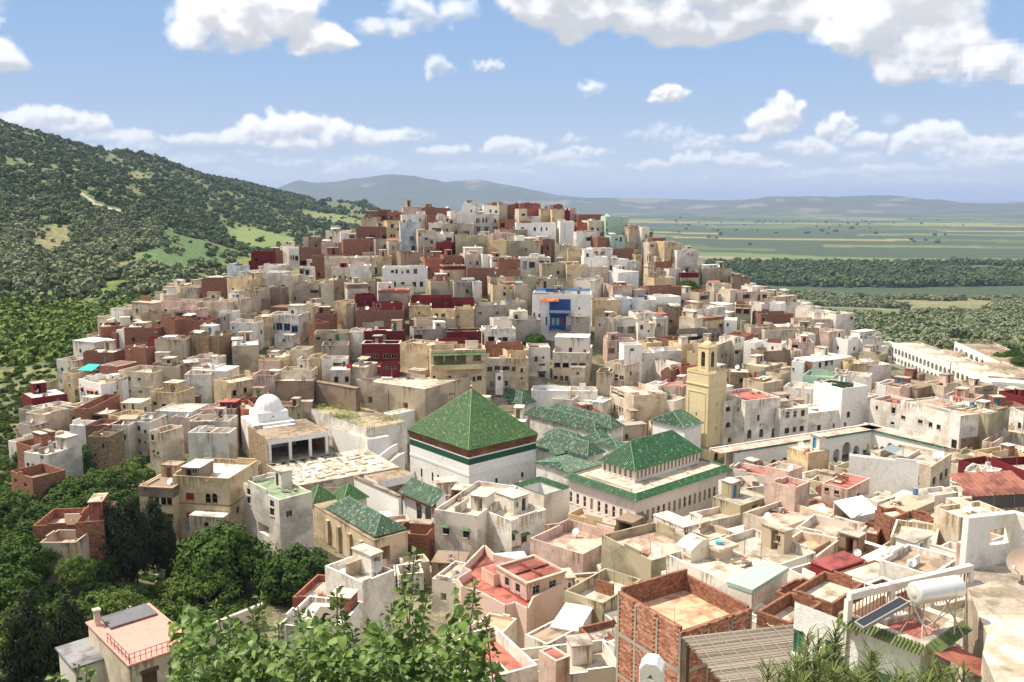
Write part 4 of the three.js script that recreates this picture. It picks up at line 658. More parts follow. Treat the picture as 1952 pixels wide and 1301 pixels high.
table(ZR(1000,530),[
[258,590,690,1020,'C',{d:12,yaw:9,R:762,par:1.1,cope:'V',k:[[278,585,555,2.2,'w','w']],kd:6,w:[[300,802,58,44,'p','k'],[378,803,58,44,'p','k'],[456,805,58,44,'p','k'],[530,806,58,44,'p','k'],[285,926,36,52,'g','k'],[340,925,36,54,'a','l'],[386,926,36,54,'a','l'],[468,930,36,54,'a','l'],[520,931,36,54,'a','l']],rw:[[666,775,24,48,'w','l'],[735,710,20,34],[720,712,20,34]],l:'big cream apartment house with four arched balcony windows and a set-back top floor'}],
[35,236,640,1065,'w',{d:6,yaw:-4,w:[[105,748,28,50,'d','k'],[170,732,24,18,'o'],[157,892,60,48,'H','k'],[160,800,60,20,'o'],[80,1000,20,22],[166,1010,46,40,'d','n']],k:[[140,228,640,1.5,'N']],l:'narrow off-white house with a hooded barred window left of the cream apartment house'}],
[762,1020,575,715,'P',{d:5,yaw:-6,par:1.0,w:[[867,650,28,70,'o'],[800,672,60,50,'o']],l:'pale pink terrace house right of the cream apartment house'}],[915,1082,615,715,'V',{d:4,yaw:-10,w:[[991,656,38,38,'o']],z:203}],
[645,812,365,580,'C',{d:6,yaw:28,w:[[690,430,16,20]],blank:1}],[835,1045,378,545,'w',{d:5,yaw:-5,w:[[880,480,60,60,'o'],[990,480,80,70,'o']],r:'w',l:'off-white house with red washing hung in its open storey'}],[1045,1200,418,565,'w',{d:5,yaw:-8,w:[[1076,452,26,40],[1140,490,20,16,'o']]}],
[622,892,205,365,'O',{d:6,yaw:-12,blank:1,r:'p',l:'plain ochre wall with a rusty red roof right of the blue-trimmed house'}],[832,1000,192,330,'b',{d:6,yaw:-8,w:[[980,265,12,40]]}],[1000,1216,205,330,'W',{d:6,yaw:-6,blank:1,r:'w'}],
[735,928,790,960,'C',{d:9,yaw:40,R:1215,w:[[840,920,36,70,'w','w'],[890,925,40,56,'w','w']],r:'c',par:0.5,l:'cream house with a wide flat roof and large gridded windows below the pink terrace'}],
[722,1005,965,1300,'C',{e:1085,d:8,par:1.0,w:[[825,1045,60,60,'o'],[886,1075,60,60,'o'],[801,1182,16,48],[826,1190,16,48],[850,1196,16,48],[874,1208,16,48],[898,1216,16,48],[952,1262,22,70,'w','l']],r:'p',l:'cream house with five slit windows in a row beside the green roofs'}],
[1108,1228,985,1115,'V',{d:5,yaw:36,blank:1}],[1005,1200,1105,1230,'W',{d:6,yaw:36,w:[[1020,1175,22,60,'d','k']],r:'c'}],[1228,1445,990,1075,'P',{d:8,yaw:30,r:'r',par:0.4,l:'pink house with a bright red flat roof left of the minaret'}],[1260,1342,850,1000,'D',{d:4,yaw:36}],[1342,1440,790,960,'w',{d:6,yaw:-30}],
[1490,1612,692,800,'O',{d:5,yaw:30,blank:1}],[1200,1375,1120,1180,'w',{d:5,yaw:40}],[1440,1600,815,920,'R',{d:4,yaw:-20}],[1020,1200,690,760,'w',{d:5,yaw:-5}],[1200,1450,670,740,'w',{d:6,yaw:-10,r:'w'}],
]);
table(ZR(0,480),[
[1478,1800,460,545,'P',{d:6,yaw:20,L:0}],[1570,1800,530,625,'P',{d:5,yaw:14,w:[[1640,580,80,60,'o']],r:'w'}],[1800,1930,460,620,'C',{d:6,yaw:25}],
[1475,1600,622,780,'B',{d:7,yaw:28,w:[],blank:1}],[1600,1920,630,780,'B',{d:6,yaw:6,w:[[1630,695,40,36,'o']],r:'n',l:'brick house with one dark window on the left flank'}],
[1135,1440,700,860,'B',{d:6,yaw:6,L:1060,r:'w',par:1.2,k:[[1215,1330,660,1,'C']],l:'large brick house with a white side wall on the left edge of town'}],[1020,1066,745,905,'B',{d:4,yaw:20}],[1065,1135,720,930,'V',{d:4,yaw:26,blank:1}],
[1140,1330,875,1040,'B',{d:6,yaw:26,blank:1,r:'c',l:'orange brick wall with a pale terrace on the left flank'}],[1350,1440,800,850,'M',{d:3}],[1415,1705,810,1000,'T',{d:6,yaw:-6,blank:1,r:'w',k:[[1490,1600,790,1,'W','w']],l:'wide grey tan blank wall on the left flank'}],
[758,1042,925,1100,'D',{d:6,yaw:4,blank:1,r:'w',par:0.3,l:'square dark red brick block on the outer left edge'}],[1840,1927,678,765,'W',{d:3,w:[[1912,725,30,60,'d','b']]}],[1735,1910,775,930,'S',{d:6,yaw:20,blank:1}],
[1400,1620,1050,1140,'T',{d:6,yaw:8,blank:1,r:'n'}],[1625,1800,1040,1140,'N',{d:6,yaw:-24,blank:1}],
]);
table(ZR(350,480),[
[160,372,250,445,'D',{d:6,yaw:3,k:[[200,350,240,0.3,'D']],blank:1,l:'tall blank dark brick house at the upper left edge of town'}],
[395,600,250,440,'O',{d:6,yaw:28,w:[[450,350,16,30]],l:'stained ochre end house below the white curved wall'}],[395,500,130,280,'b',{d:5,yaw:24,w:[[475,235,30,30,'w','w']],k:[[400,440,118,0.5]],l:'pale blue-white house with a railed roof on the upper left edge'}],
[500,880,190,310,'w',{d:8,yaw:18,blank:1,r:'w',l:'big grey-white house with a sweeping bare side wall'}],[740,880,135,260,'w',{d:5,yaw:-14,blank:1}],[595,760,85,150,'M',{d:4,r:'w'}],[615,772,0,80,'M',{d:5}],
[522,640,360,545,'T',{d:6,yaw:20,blank:1}],[640,785,330,545,'T',{d:6,yaw:-2,w:[[665,347,60,36,'o'],[735,358,30,26,'o'],[652,467,14,28],[727,469,24,26]],r:'n',l:'crumbling tan house with dark openings under its roof'}],[785,885,335,435,'N',{d:5}],
[880,1000,220,350,'C',{d:5,w:[[912,325,28,44],[935,330,16,30]]}],
[775,1055,585,895,'W',{d:7,yaw:8,R:1130,par:1.0,cope:'V',k:[[955,1045,500,2.5,'W'],[1045,1140,500,3.2,'W']],w:[[806,682,58,62,'w','b'],[877,688,58,66,'w','b'],[947,694,58,70,'w','b'],[1018,712,58,66,'w','b'],[808,812,48,46,'p','k'],[877,822,60,62,'p','k'],[948,830,60,64,'p','k'],[1020,840,36,36,'w','w']],l:'white house with a row of large blue-framed windows'}],
[640,775,612,860,'O',{d:6,yaw:10,w:[[667,736,16,40],[708,747,14,34],[737,750,12,36],[711,872,12,26],[732,875,10,26]],l:'ochre house with three slit windows left of the blue-framed windows'}],[420,650,652,790,'W',{d:6,yaw:14,w:[[453,700,16,26],[511,738,14,30],[553,745,14,30],[618,771,14,24]],l:'white house with four tiny windows beside the ochre house'}],
[320,422,558,665,'w',{d:5,w:[[350,612,10,30],[376,615,10,30]]}],[397,512,432,580,'C',{d:4,yaw:28,blank:1}],[110,390,462,540,'C',{d:6,yaw:16}],[150,258,682,765,'W',{d:3,w:[[237,727,24,60,'d','b']],par:0.05,l:'little white roof room with a bright blue door'}],
[50,315,770,935,'S',{d:6,yaw:20,blank:1,r:'w'}],
[440,686,862,1145,'T',{d:9,yaw:-16,L:245,blank:1,par:0.15,r:'w',lw:[[345,905,30,40,'o'],[412,915,40,50,'o']],l:'large windowless grey tan house with a white roof on the left flank'}],
[1205,1378,572,700,'D',{d:6,yaw:-4,w:[[1310,680,40,50,'o']]}],[1375,1482,462,735,'O',{d:6,yaw:22,w:[[1440,655,8,8,'o']]}],[1482,1560,478,740,'T',{d:5,yaw:-4,blank:1,band:[4.5,'B',3]}],  // Ochre block puts the sunlit left side of the tan house into colour.
[1195,1532,748,870,'K',{d:6,yaw:-6,w:[[1233,792,34,44,'o'],[1410,785,34,50,'s','g'],[1345,815,24,24]],r:'c',l:'olive house with a green shuttered window'}],[1145,1206,660,930,'B',{d:5,yaw:30,blank:1}],
[1265,1512,862,1000,'G',{d:6,yaw:-8,blank:1}],[1262,1500,985,1080,'w',{d:4,yaw:-4,w:[[1470,1030,30,40,'w','n'],[1410,1045,80,50,'o']]}],[1345,1522,1085,1250,'C',{d:6,yaw:-4,w:[[1400,1176,34,54,'w','n'],[1497,1173,34,50,'w','n']],band:[0.1,'w',0.5],l:'cream house with two framed windows and a moulded roof edge'}],
[1145,1256,975,1175,'O',{d:5,yaw:6,w:[[1168,1090,10,50],[1214,1094,14,40]]}],[1040,1146,992,1125,'w',{d:5,w:[[1080,1052,14,26]]}],[870,1170,1095,1150,'C',{d:5,yaw:4}],[1530,1640,735,900,'W',{d:4,yaw:20}],
[1522,1672,1055,1245,'C',{d:6,yaw:16,R:1810,blank:1,par:0.05,w:[[1548,1245,10,14,'o']]}],[625,835,1135,1240,'P',{d:5,yaw:4,blank:1,par:2,l:'roofless lilac pink house walls above the white dome'}],
[680,870,1000,1110,'P',{d:5,yaw:6}],[980,1130,900,1000,'C',{d:5}],[720,920,970,1040,'T',{d:5,band:[0.2,'O',0.5]}],
]);
table(ZR(0,680),[
[320,452,238,350,'K',{d:4,yaw:-4,blank:1,par:0.8}],[285,612,385,440,'M',{e:340,d:7,blank:1,r:'w',par:0.1,l:'low dark red walled house with a white roof on the outer left edge'}],[200,285,355,480,'G',{d:5,yaw:30,w:[[262,425,14,30]]}],
[570,666,150,390,'O',{d:6,yaw:30,R:745,w:[[630,195,14,26],[636,265,14,26]],rw:[[703,335,26,60,'o']],l:'pale yellow house on the left edge beside the teal awning'}],
[718,922,205,355,'V',{e:255,d:6,w:[[748,305,24,40,'q','n'],[805,325,24,40,'q','n'],[838,330,24,40,'q','n'],[880,338,24,40,'q','n']],l:'white house with pink-hooded windows and a blue terrace under a teal awning'}],
[918,1078,85,330,'w',{d:6,yaw:18,band:[0.1,'B',1.8],w:[[898+40,192,22,24]]}],[965,1082,205,345,'C',{d:5,yaw:10,w:[[985,290,14,36],[1070,280,24,30]]}],
[1080,1396,128,395,'C',{e:150,d:7,w:[[1110,196,22,40,'w','t'],[1185,207,26,44,'w','t'],[1276,210,26,26,'w','n'],[1116,306,26,44,'w','n'],[1186,318,22,30,'w','t'],[1284,326,34,26,'o']],band:[3.1,'w',0.15],l:'long cream two-storey house with six windows on the left flank'}],
[1390,1620,95,185,'T',{d:6,yaw:6,blank:1,r:'n'}],[1380,1622,330,475,'O',{d:6,yaw:14,par:0.9,k:[[1500,1620,250,2,'O']],w:[[1420,435,34,34,'w','k'],[1500,447,36,26,'w','l']],l:'pale yellow house with an upper room beside the tall white wall'}],
[1690,1930,165,440,'W',{d:8,yaw:-6,L:1620,blank:1,lw:[[1650,280,30,80,'w','l']],l:'tall plain white wall house on the left flank'}],[1755,1930,105,180,'W',{d:6,yaw:14,w:[[1867,145,14,22],[1912,145,16,22]],r:'w',par:0.1}],
[165,288,490,625,'G',{d:5,yaw:26,blank:1}],[165,292,625,745,'G',{d:5,yaw:28,blank:1,r:'w'}],[285,412,470,700,'W',{d:6,yaw:28,w:[[300,516,12,34],[316,518,12,34],[355,560,60,14,'o'],[335,685,10,20],[350,685,10,20]],r:'w',l:'bright white narrow house at the left end with paired slit windows'}],[408,632,535,675,'C',{e:475,d:5,blank:1,l:'cracked cream wall with black run marks at the left end'}],
[628,826,495,640,'N',{d:5,yaw:8,w:[[680,575,34,50,'w','n'],[776,580,30,40,'w','n']],l:'brown house with two dark windows above a white balcony'}],[635,782,632,760,'V',{d:4,yaw:10,w:[[695,658,26,34,'o']]}],
[825,1095,480,545,'B',{e:345,d:3,par:1.5,blank:1}],[835,990,530,640,'D',{d:4,yaw:6,w:[[888,585,80,80,'o']],r:'c',par:0.1}],[780,990,635,750,'D',{d:5,yaw:6,w:[[885,700,30,24,'o']]}],[800,992,735,960,'S',{d:5,yaw:6,w:[[945,820,20,40],[870,905,14,20]],l:'old rubble stone house above the garden trees'}],
[988,1130,535,650,'O',{e:560,d:5,blank:1,r:'c'}],[1105,1280,425,530,'C',{d:4,yaw:6,w:[[1138,460,22,34],[1218,465,22,60,'d','n']],r:'w',par:0.05,l:'cream roof room with a white slab roof on the left flank'}],
[992,1168,630,960,'w',{d:6,yaw:8,w:[[1028,718,22,44],[1082,730,26,50],[1140,740,26,50],[1026,830,22,46],[1078,840,22,48],[1130,848,28,50],[1075,800,14,14,'o'],[1132,805,14,14,'o']],l:'tall grey-white house with three storeys of small windows above the garden'}],
[1166,1362,600,975,'w',{d:6,yaw:12,w:[[1205,635,26,44],[1272,660,26,46],[1193,748,22,48],[1223,755,22,44],[1278,775,22,40],[1212,870,26,44],[1284,890,30,40],[1330,692,22,36],[1328,795,20,36]],r:'n',l:'tall stained off-white house with three storeys of windows beside the ladder alley'}],
[1362,1480,690,985,'C',{d:5,yaw:26,w:[[1398,745,26,60],[1407,875,20,30],[1448,890,20,34]]}],[1420,1752,505,700,'b',{d:7,yaw:8,L:1345,w:[[1473,585,66,60,'p','w']],r:'c',par:0.15,lw:[[1392,585,40,70,'w','w']],l:'pale mint grey house with a bricked-up window on the left flank'}],
[1568,1735,562,780,'P',{d:6,yaw:10,blank:1,r:'p',l:'faded pink house walls beside the pale mint house'}],[1740,1930,600,710,'T',{d:5,yaw:4,blank:1}],[1722,1930,700,800,'W',{d:4,yaw:4,blank:1}],
[330,580,845,880,'B',{e:790,d:7,blank:1,par:2.2,k:[[380,430,720,0.4,'B'],[515,690,690,2,'B','n']],kd:3,n:2,l:'unfinished roofless brick upper floor on a white house at the left end'}],
[216,425,892,1095,'w',{d:7,yaw:22,R:690,par:0.4,r:'w',w:[[253,995,24,36,'w','n'],[300,1020,26,70,'d','n'],[346,1022,26,30,'w','n'],[390,1034,24,30,'w','n'],[383,928,26,36,'o']],l:'white house with brown windows above the bushes at the left end'}],
[92,292,1050,1240,'B',{e:1118,d:5,par:1.4,w:[[140,1140,22,38,'o'],[232,1180,22,40,'o'],[180,1250,20,24,'o']],r:'n',l:'small open brick house on stilts on the left slope'}],
]);
table(ZR(350,680),[
[272,428,215,400,'O',{e:245,d:7,R:622,blank:1,r:'c',par:0.5,rw:[[467,337,36,56,'w','n'],[565,310,32,52,'w','n'],[545,405,30,40,'w','n']],l:'ochre corner house with three dark windows left of the white dome'}],
[70,386,128,190,'W',{d:6,yaw:10,w:[[180,145,18,26],[235,142,16,20]],r:'w',par:0.05}],
[840,1190,222,400,'N',{d:6,yaw:-3,blank:1,r:'w',par:0.4,l:'stained dark brown wall house above the overgrown roof'}],
[48,405,592,700,'w',{d:5,yaw:4,par:0.5,blank:1,r:'c'}],[38,410,702,810,'w',{d:4,yaw:4,par:0.8,blank:1,r:'c',l:'off-white stepped roof walls left of the alley'}],[290,475,480,620,'C',{d:5,yaw:4,blank:1,k:[[330,472,425,0.5,'M','r']]}],
[455,545,450,800,'R',{d:3,yaw:60,blank:1}],[130,290,490,560,'P',{d:5,yaw:8}],
]);
const KEEP=[];
const M_TILE=new THREE.MeshPhysicalMaterial({roughness:0.42,vertexColors:true});M_TILE.specularIntensity=0.7;
const M_PAN=mat(0.04,0.085,0.042,'roof',0.7);
const TILE_MOSS=[[0.085,0.18,0.06],[0.12,0.22,0.075],[0.06,0.145,0.05],[0.26,0.31,0.15]],TILE_SEA=[[0.075,0.155,0.085],[0.105,0.19,0.115],[0.05,0.11,0.06],[0.34,0.40,0.33]],TILE_LEAF=[[0.045,0.14,0.06],[0.06,0.17,0.075],[0.035,0.11,0.045],[0.2,0.29,0.18]];  // Fourth colour paints sun glints and lichen as pale tile flecks.
class Tiles{
constructor(){this.p=[];this.n=[];this.c=[];this.i=[];this.r=rngOf(5150);}
slope(p0,p1,q1,q0,cols,pitch=0.3,len=0.3,from=0){
const e=p1.clone().sub(p0),L=e.length();e.normalize();const w0=q0.clone().sub(p0),s0=w0.dot(e),up=w0.clone().addScaledVector(e,-s0),V=up.length();up.normalize();const s1=q1.clone().sub(p0).dot(e),nn=new THREE.Vector3().crossVectors(e,up).normalize(),P=new THREE.Vector3();
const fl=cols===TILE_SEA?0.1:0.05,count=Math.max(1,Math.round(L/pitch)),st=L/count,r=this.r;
for(let i=0;i<count;i++){
const s=(i+0.5)*st;let vm=V;if(s<s0-1e-4)vm=V*s/s0;else if(s>s1+1e-4)vm=V*(L-s)/(L-s1);if(vm<0.12)continue;
const m=Math.max(1,Math.round(vm/len)),dl=vm/m;
for(let j=0;j<m;j++){
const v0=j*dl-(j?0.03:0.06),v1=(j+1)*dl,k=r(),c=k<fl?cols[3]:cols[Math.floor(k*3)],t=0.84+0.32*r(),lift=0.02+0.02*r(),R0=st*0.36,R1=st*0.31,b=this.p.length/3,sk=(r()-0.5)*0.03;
for(const[v,R,h0]of[[v0,R0,lift],[v1,R1,0]])for(let a=0;a<4;a++){const an=Math.PI*a/3,x=-Math.cos(an)*R,h=Math.sin(an)*R*1.05+h0;P.copy(p0).addScaledVector(e,s+x+sk).addScaledVector(up,v).addScaledVector(nn,h+0.01);this.p.push(P.x,P.y,P.z);const nx=-Math.cos(an),nh=Math.sin(an)+0.15;P.set(0,0,0).addScaledVector(e,nx).addScaledVector(nn,nh).normalize();this.n.push(P.x,P.y,P.z);this.c.push(c[0]*t,c[1]*t,c[2]*t);}
for(let a=0;a<3;a++)this.i.push(b+a,b+a+1,b+5+a,b+a,b+5+a,b+4+a);
}
}
}
ridge(a,b,R,cols){const d=b.clone().sub(a),L=d.length(),g=new THREE.CylinderGeometry(R,R,L,7,Math.max(1,Math.round(L/0.5)));g.translate(0,L/2,0);g.applyQuaternion(new THREE.Quaternion().setFromUnitVectors(new THREE.Vector3(0,1,0),d.normalize()));g.translate(a.x,a.y,a.z);const k=this.p.length/3,ps=g.attributes.position.array,ns=g.attributes.normal.array;for(let i=0;i<ps.length;i++){this.p.push(ps[i]);this.n.push(ns[i]);}for(let i=0;i<ps.length/3;i++){const t=0.7+0.3*this.r();this.c.push(cols[1][0]*t,cols[1][1]*t,cols[1][2]*t);}for(const q of g.index.array)this.i.push(q+k);}
geo(){const g=new THREE.BufferGeometry();g.setAttribute('position',new THREE.Float32BufferAttribute(this.p,3));g.setAttribute('normal',new THREE.Float32BufferAttribute(this.n,3));g.setAttribute('color',new THREE.Float32BufferAttribute(this.c,3));g.setIndex(this.i);return g;}
}
const V3=(x,y,z)=>new THREE.Vector3(x,y,z);
function hipRoof(g,x0,x1,z0,z1,y,yr,along,inset,cols,pitch){
const t=new Tiles(),a=V3(x0,y,z1),b=V3(x1,y,z1),c=V3(x1,y,z0),d=V3(x0,y,z0),xm=(x0+x1)/2,zm=(z0+z1)/2;let r0,r1;
const S=(p0,p1,q1,q0)=>t.slope(p0,p1,q1,q0,cols,pitch),pan=Q_(),A=(v)=>[v.x,v.y,v.z];
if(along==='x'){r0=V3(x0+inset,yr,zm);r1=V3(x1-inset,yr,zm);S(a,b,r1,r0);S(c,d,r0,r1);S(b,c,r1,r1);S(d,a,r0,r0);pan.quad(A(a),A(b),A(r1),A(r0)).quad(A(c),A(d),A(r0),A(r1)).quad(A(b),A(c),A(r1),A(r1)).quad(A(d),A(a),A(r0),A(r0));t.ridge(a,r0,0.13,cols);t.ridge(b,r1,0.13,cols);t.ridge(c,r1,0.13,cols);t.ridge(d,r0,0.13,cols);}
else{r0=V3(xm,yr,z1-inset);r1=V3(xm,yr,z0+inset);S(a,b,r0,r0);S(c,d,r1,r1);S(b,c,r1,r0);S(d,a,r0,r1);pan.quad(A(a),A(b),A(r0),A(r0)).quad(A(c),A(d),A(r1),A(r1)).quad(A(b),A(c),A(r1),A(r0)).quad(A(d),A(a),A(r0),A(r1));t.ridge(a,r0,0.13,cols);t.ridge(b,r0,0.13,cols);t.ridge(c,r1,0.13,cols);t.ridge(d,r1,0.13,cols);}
if(r0.distanceTo(r1)>0.2)t.ridge(r0,r1,0.14,cols);
const roof=part('roof',pan.geo(),M_PAN,g),tl=part('roof_tiles',t.geo(),M_TILE,roof);tl.userData.kind='stuff';return{r0,r1,roof};
}
function cornerAt(name,label,cat,px,py,Y,base,deg=41){
const C=atLevel(px,py,Y),g=thing(name,label,cat,[C.x,base,C.z],deg*RAD),th=deg*RAD,cs=Math.cos(th),sn=Math.sin(th);
const loc=(x,y,lev=Y)=>{const p=atLevel(x,y,lev),dx=p.x-C.x,dz=p.z-C.z;return[dx*cs-dz*sn,dx*sn+dz*cs];};
const foot=(a,b,c,d,pad=0.2)=>{const lx=(a+b)/2,lz=(c+d)/2;addFoot(C.x+lx*cs+lz*sn,C.z-lx*sn+lz*cs,b-a,d-c,th,pad);};
return{g,C,loc,foot,th,Y,base};
}
const keep=(xl,xr,yb,z)=>KEEP.push({xl,xr,yb,z});
const M_WHITE=mat(0.82,0.81,0.78,'clean'),M_WHITE_OLD=mat(0.78,0.755,0.71,'worn'),M_CEDAR=mat(0.26,0.13,0.07,'roof',0.7),M_GREENBAND=mat(0.02,0.085,0.05,'clean',0.6),M_PINKW=mat(0.81,0.725,0.655,'clean'),M_MINARET=mat(0.73,0.60,0.355,'clean'),M_BROWNROOF=mat(0.36,0.285,0.21,'roof'),M_GOLD=new THREE.MeshStandardMaterial({metalness:1,roughness:0.35});M_GOLD.color.setRGB(0.75,0.5,0.2);
function finial(parent,x,y,z,s=1){const pts=[[0.001,0],[0.06,0],[0.06,0.3],[0.26,0.5],[0.3,0.62],[0.24,0.76],[0.06,0.9],[0.05,1.15],[0.17,1.28],[0.19,1.38],[0.14,1.5],[0.04,1.6],[0.04,1.85],[0.1,1.95],[0.11,2.02],[0.03,2.15],[0.02,2.9],[0.001,2.95]].map(([a,b])=>new THREE.Vector2(a*s,b*s));return part('finial',new THREE.LatheGeometry(pts,12),M_GOLD,parent,[x,y,z]);}
function blockWalls(g,x0,x1,z0,z1,y0,y1,m,f=[],l=[],name='wall'){
const q=Q_(),W=x1-x0,D=z1-z0,H=y1-y0,lh=l.map((h)=>[D-h[1],D-h[0],...h.slice(2)]);
q.face([x0,y0,z1],[1,0,0],[0,0,1],W,H,f,1).face([x0,y0,z0],[0,0,1],[-1,0,0],D,H,lh,6).face([x1,y0,z1],[0,0,-1],[1,0,0],D,H,[],3).face([x1,y0,z0],[-1,0,0],[0,0,-1],W,H,[],9);
const w=part(name,q.geo(),m,g);
for(const h of f)fitting(g,(x,y,d)=>[x0+x,y0+y,z1-d],0,h,m);
for(const h of lh)fitting(g,(x,y,d)=>[x0+d,y0+y,z0+x],-Math.PI/2,h,m);
return w;
}
const flat=(g,name,x0,x1,z0,z1,y,m)=>part(name,Q_().quad([x0,y,z1],[x1,y,z1],[x1,y,z0],[x0,y,z0]).geo(),m,g);
{
const YE=CAMY-tOf(858.8)*150,base=47.5,k=cornerAt('mausoleum','square white hall with a green band and a steep green tiled pyramid roof','shrine',893,858.8,YE,base),g=k.g;
const a=-k.loc(775,819.4)[1],b=k.loc(1032,829.7)[0],ye=YE-base,o=0.34;keep(775,1032,930,170);
k.foot(0,b,-a,0);
const wl=[[0,0]];const at=(px,py,face)=>{const d=rayOf(px,py);const n=face==='l'?[-Math.cos(k.th),Math.sin(k.th)]:[Math.sin(k.th),Math.cos(k.th)],O=face==='l'?[k.C.x+Math.cos(k.th)*o,k.C.z-Math.sin(k.th)*o]:[k.C.x-Math.sin(k.th)*o,k.C.z-Math.cos(k.th)*o],t=(O[0]*n[0]+O[1]*n[1])/(d.x*n[0]+d.z*n[1]),p=d.multiplyScalar(t),dx=p.x-k.C.x,dz=p.z-k.C.z;return[dx*Math.cos(k.th)-dz*Math.sin(k.th),dx*Math.sin(k.th)+dz*Math.cos(k.th),p.y+CAMY-base];};
const Z=(x,y)=>[700+x/4.8175,700+y/4.8175];
const lw=[[498,975],[600,1010],[650,1030],[704,1050],[810,1085]].map(([x,y])=>{const p=at(...Z(x,y),'l');return[-p[1]-o-0.28,-p[1]-o+0.28,p[2]-0.85,p[2]+0.85,'g','n'];});
const fw=[[1060,1080],[1187,1048],[1425,990]].map(([x,y])=>{const p=at(...Z(x,y),'f');return[p[0]-o-0.3,p[0]-o+0.3,p[2]-0.5,p[2]+0.5,'g','n'];});
blockWalls(g,o,b-o,-a+o,-o,0,ye-1.5,M_WHITE,fw,lw);
part('green_band',boxGeo(o-0.03,b-o+0.03,ye-2.85,ye-1.75,-a+o-0.03,-o+0.03),M_GREENBAND,g);
for(const dy of[4.55,4.85])part('moulding',boxGeo(o-0.09,b-o+0.09,ye-dy-0.12,ye-dy,-a+o-0.09,-o+0.09),M_WHITE,g);
const q=Q_(),c0=o-0.02,yq=ye-1.5;
for(const[p,r]of[[[c0,-o+0.02,b-c0,-o+0.02],0],[[b-c0,-o,b-c0,-a+o],1],[[b-c0,-a+o,c0,-a+o],2],[[c0,-a+o,c0,-o],3]]){const f=[[0,0.3],[0.3,0],[0,-0.3],[-0.3,0]][r];q.quad([p[0],yq,p[1]],[p[2],yq,p[3]],[p[2]+f[0]+(r===0?0.3:r===2?-0.3:0),ye-0.02,p[3]+f[1]+(r===1?-0.3:r===3?0.3:0)],[p[0]+f[0]+(r===0?-0.3:r===2?0.3:0),ye-0.02,p[1]+f[1]+(r===1?0.3:r===3?-0.3:0)]);}
const cor=part('cornice',q.geo(),M_CEDAR,g);const br=boxGeo(-0.06,0.06,-0.5,0.12,0,0.2);const nb=34;for(let i=0;i<nb;i++){const m1=part('bracket',br,M_CEDAR,cor,[o+(b-2*o)*(i+0.5)/nb,ye-0.35,-o+0.12]);const m2=part('bracket',br,M_CEDAR,cor,[o-0.12,ye-0.35,-o-(a-2*o)*(i+0.5)/nb]);m2.rotation.y=-Math.PI/2;}
const ap=k.loc(904.5,740.5,0);const d=rayOf(904.5,742),cx=k.C.x+Math.cos(k.th)*b/2-Math.sin(k.th)*a/2,cz=k.C.z-Math.sin(k.th)*b/2-Math.cos(k.th)*a/2,yA=CAMY+d.y*(cz/d.z)-base;
hipRoof(g,0,b,-a,0,ye,yA,'x',b/2,TILE_MOSS,0.34);
finial(g,b/2,yA-0.1,-a/2,1.05);
const kb=k.loc(971,918,base+2.2);const cone=thing('white_cupola','small white fluted cone roof beside the mausoleum wall','cupola',[0,0,0]);const P=atDepth(973,915,146.5);cone.position.copy(P).setY(base+0.4);
const s=new THREE.LatheGeometry([[1.75,0],[1.75,1.6],[1.85,1.65],[1.0,2.6],[0.25,3.5],[0.05,3.9],[0.02,4.8]].map(([x,y])=>new THREE.Vector2(x,y)),8);part('cone',s,M_WHITE,cone);addFoot(P.x,P.z,4,4,0);
}
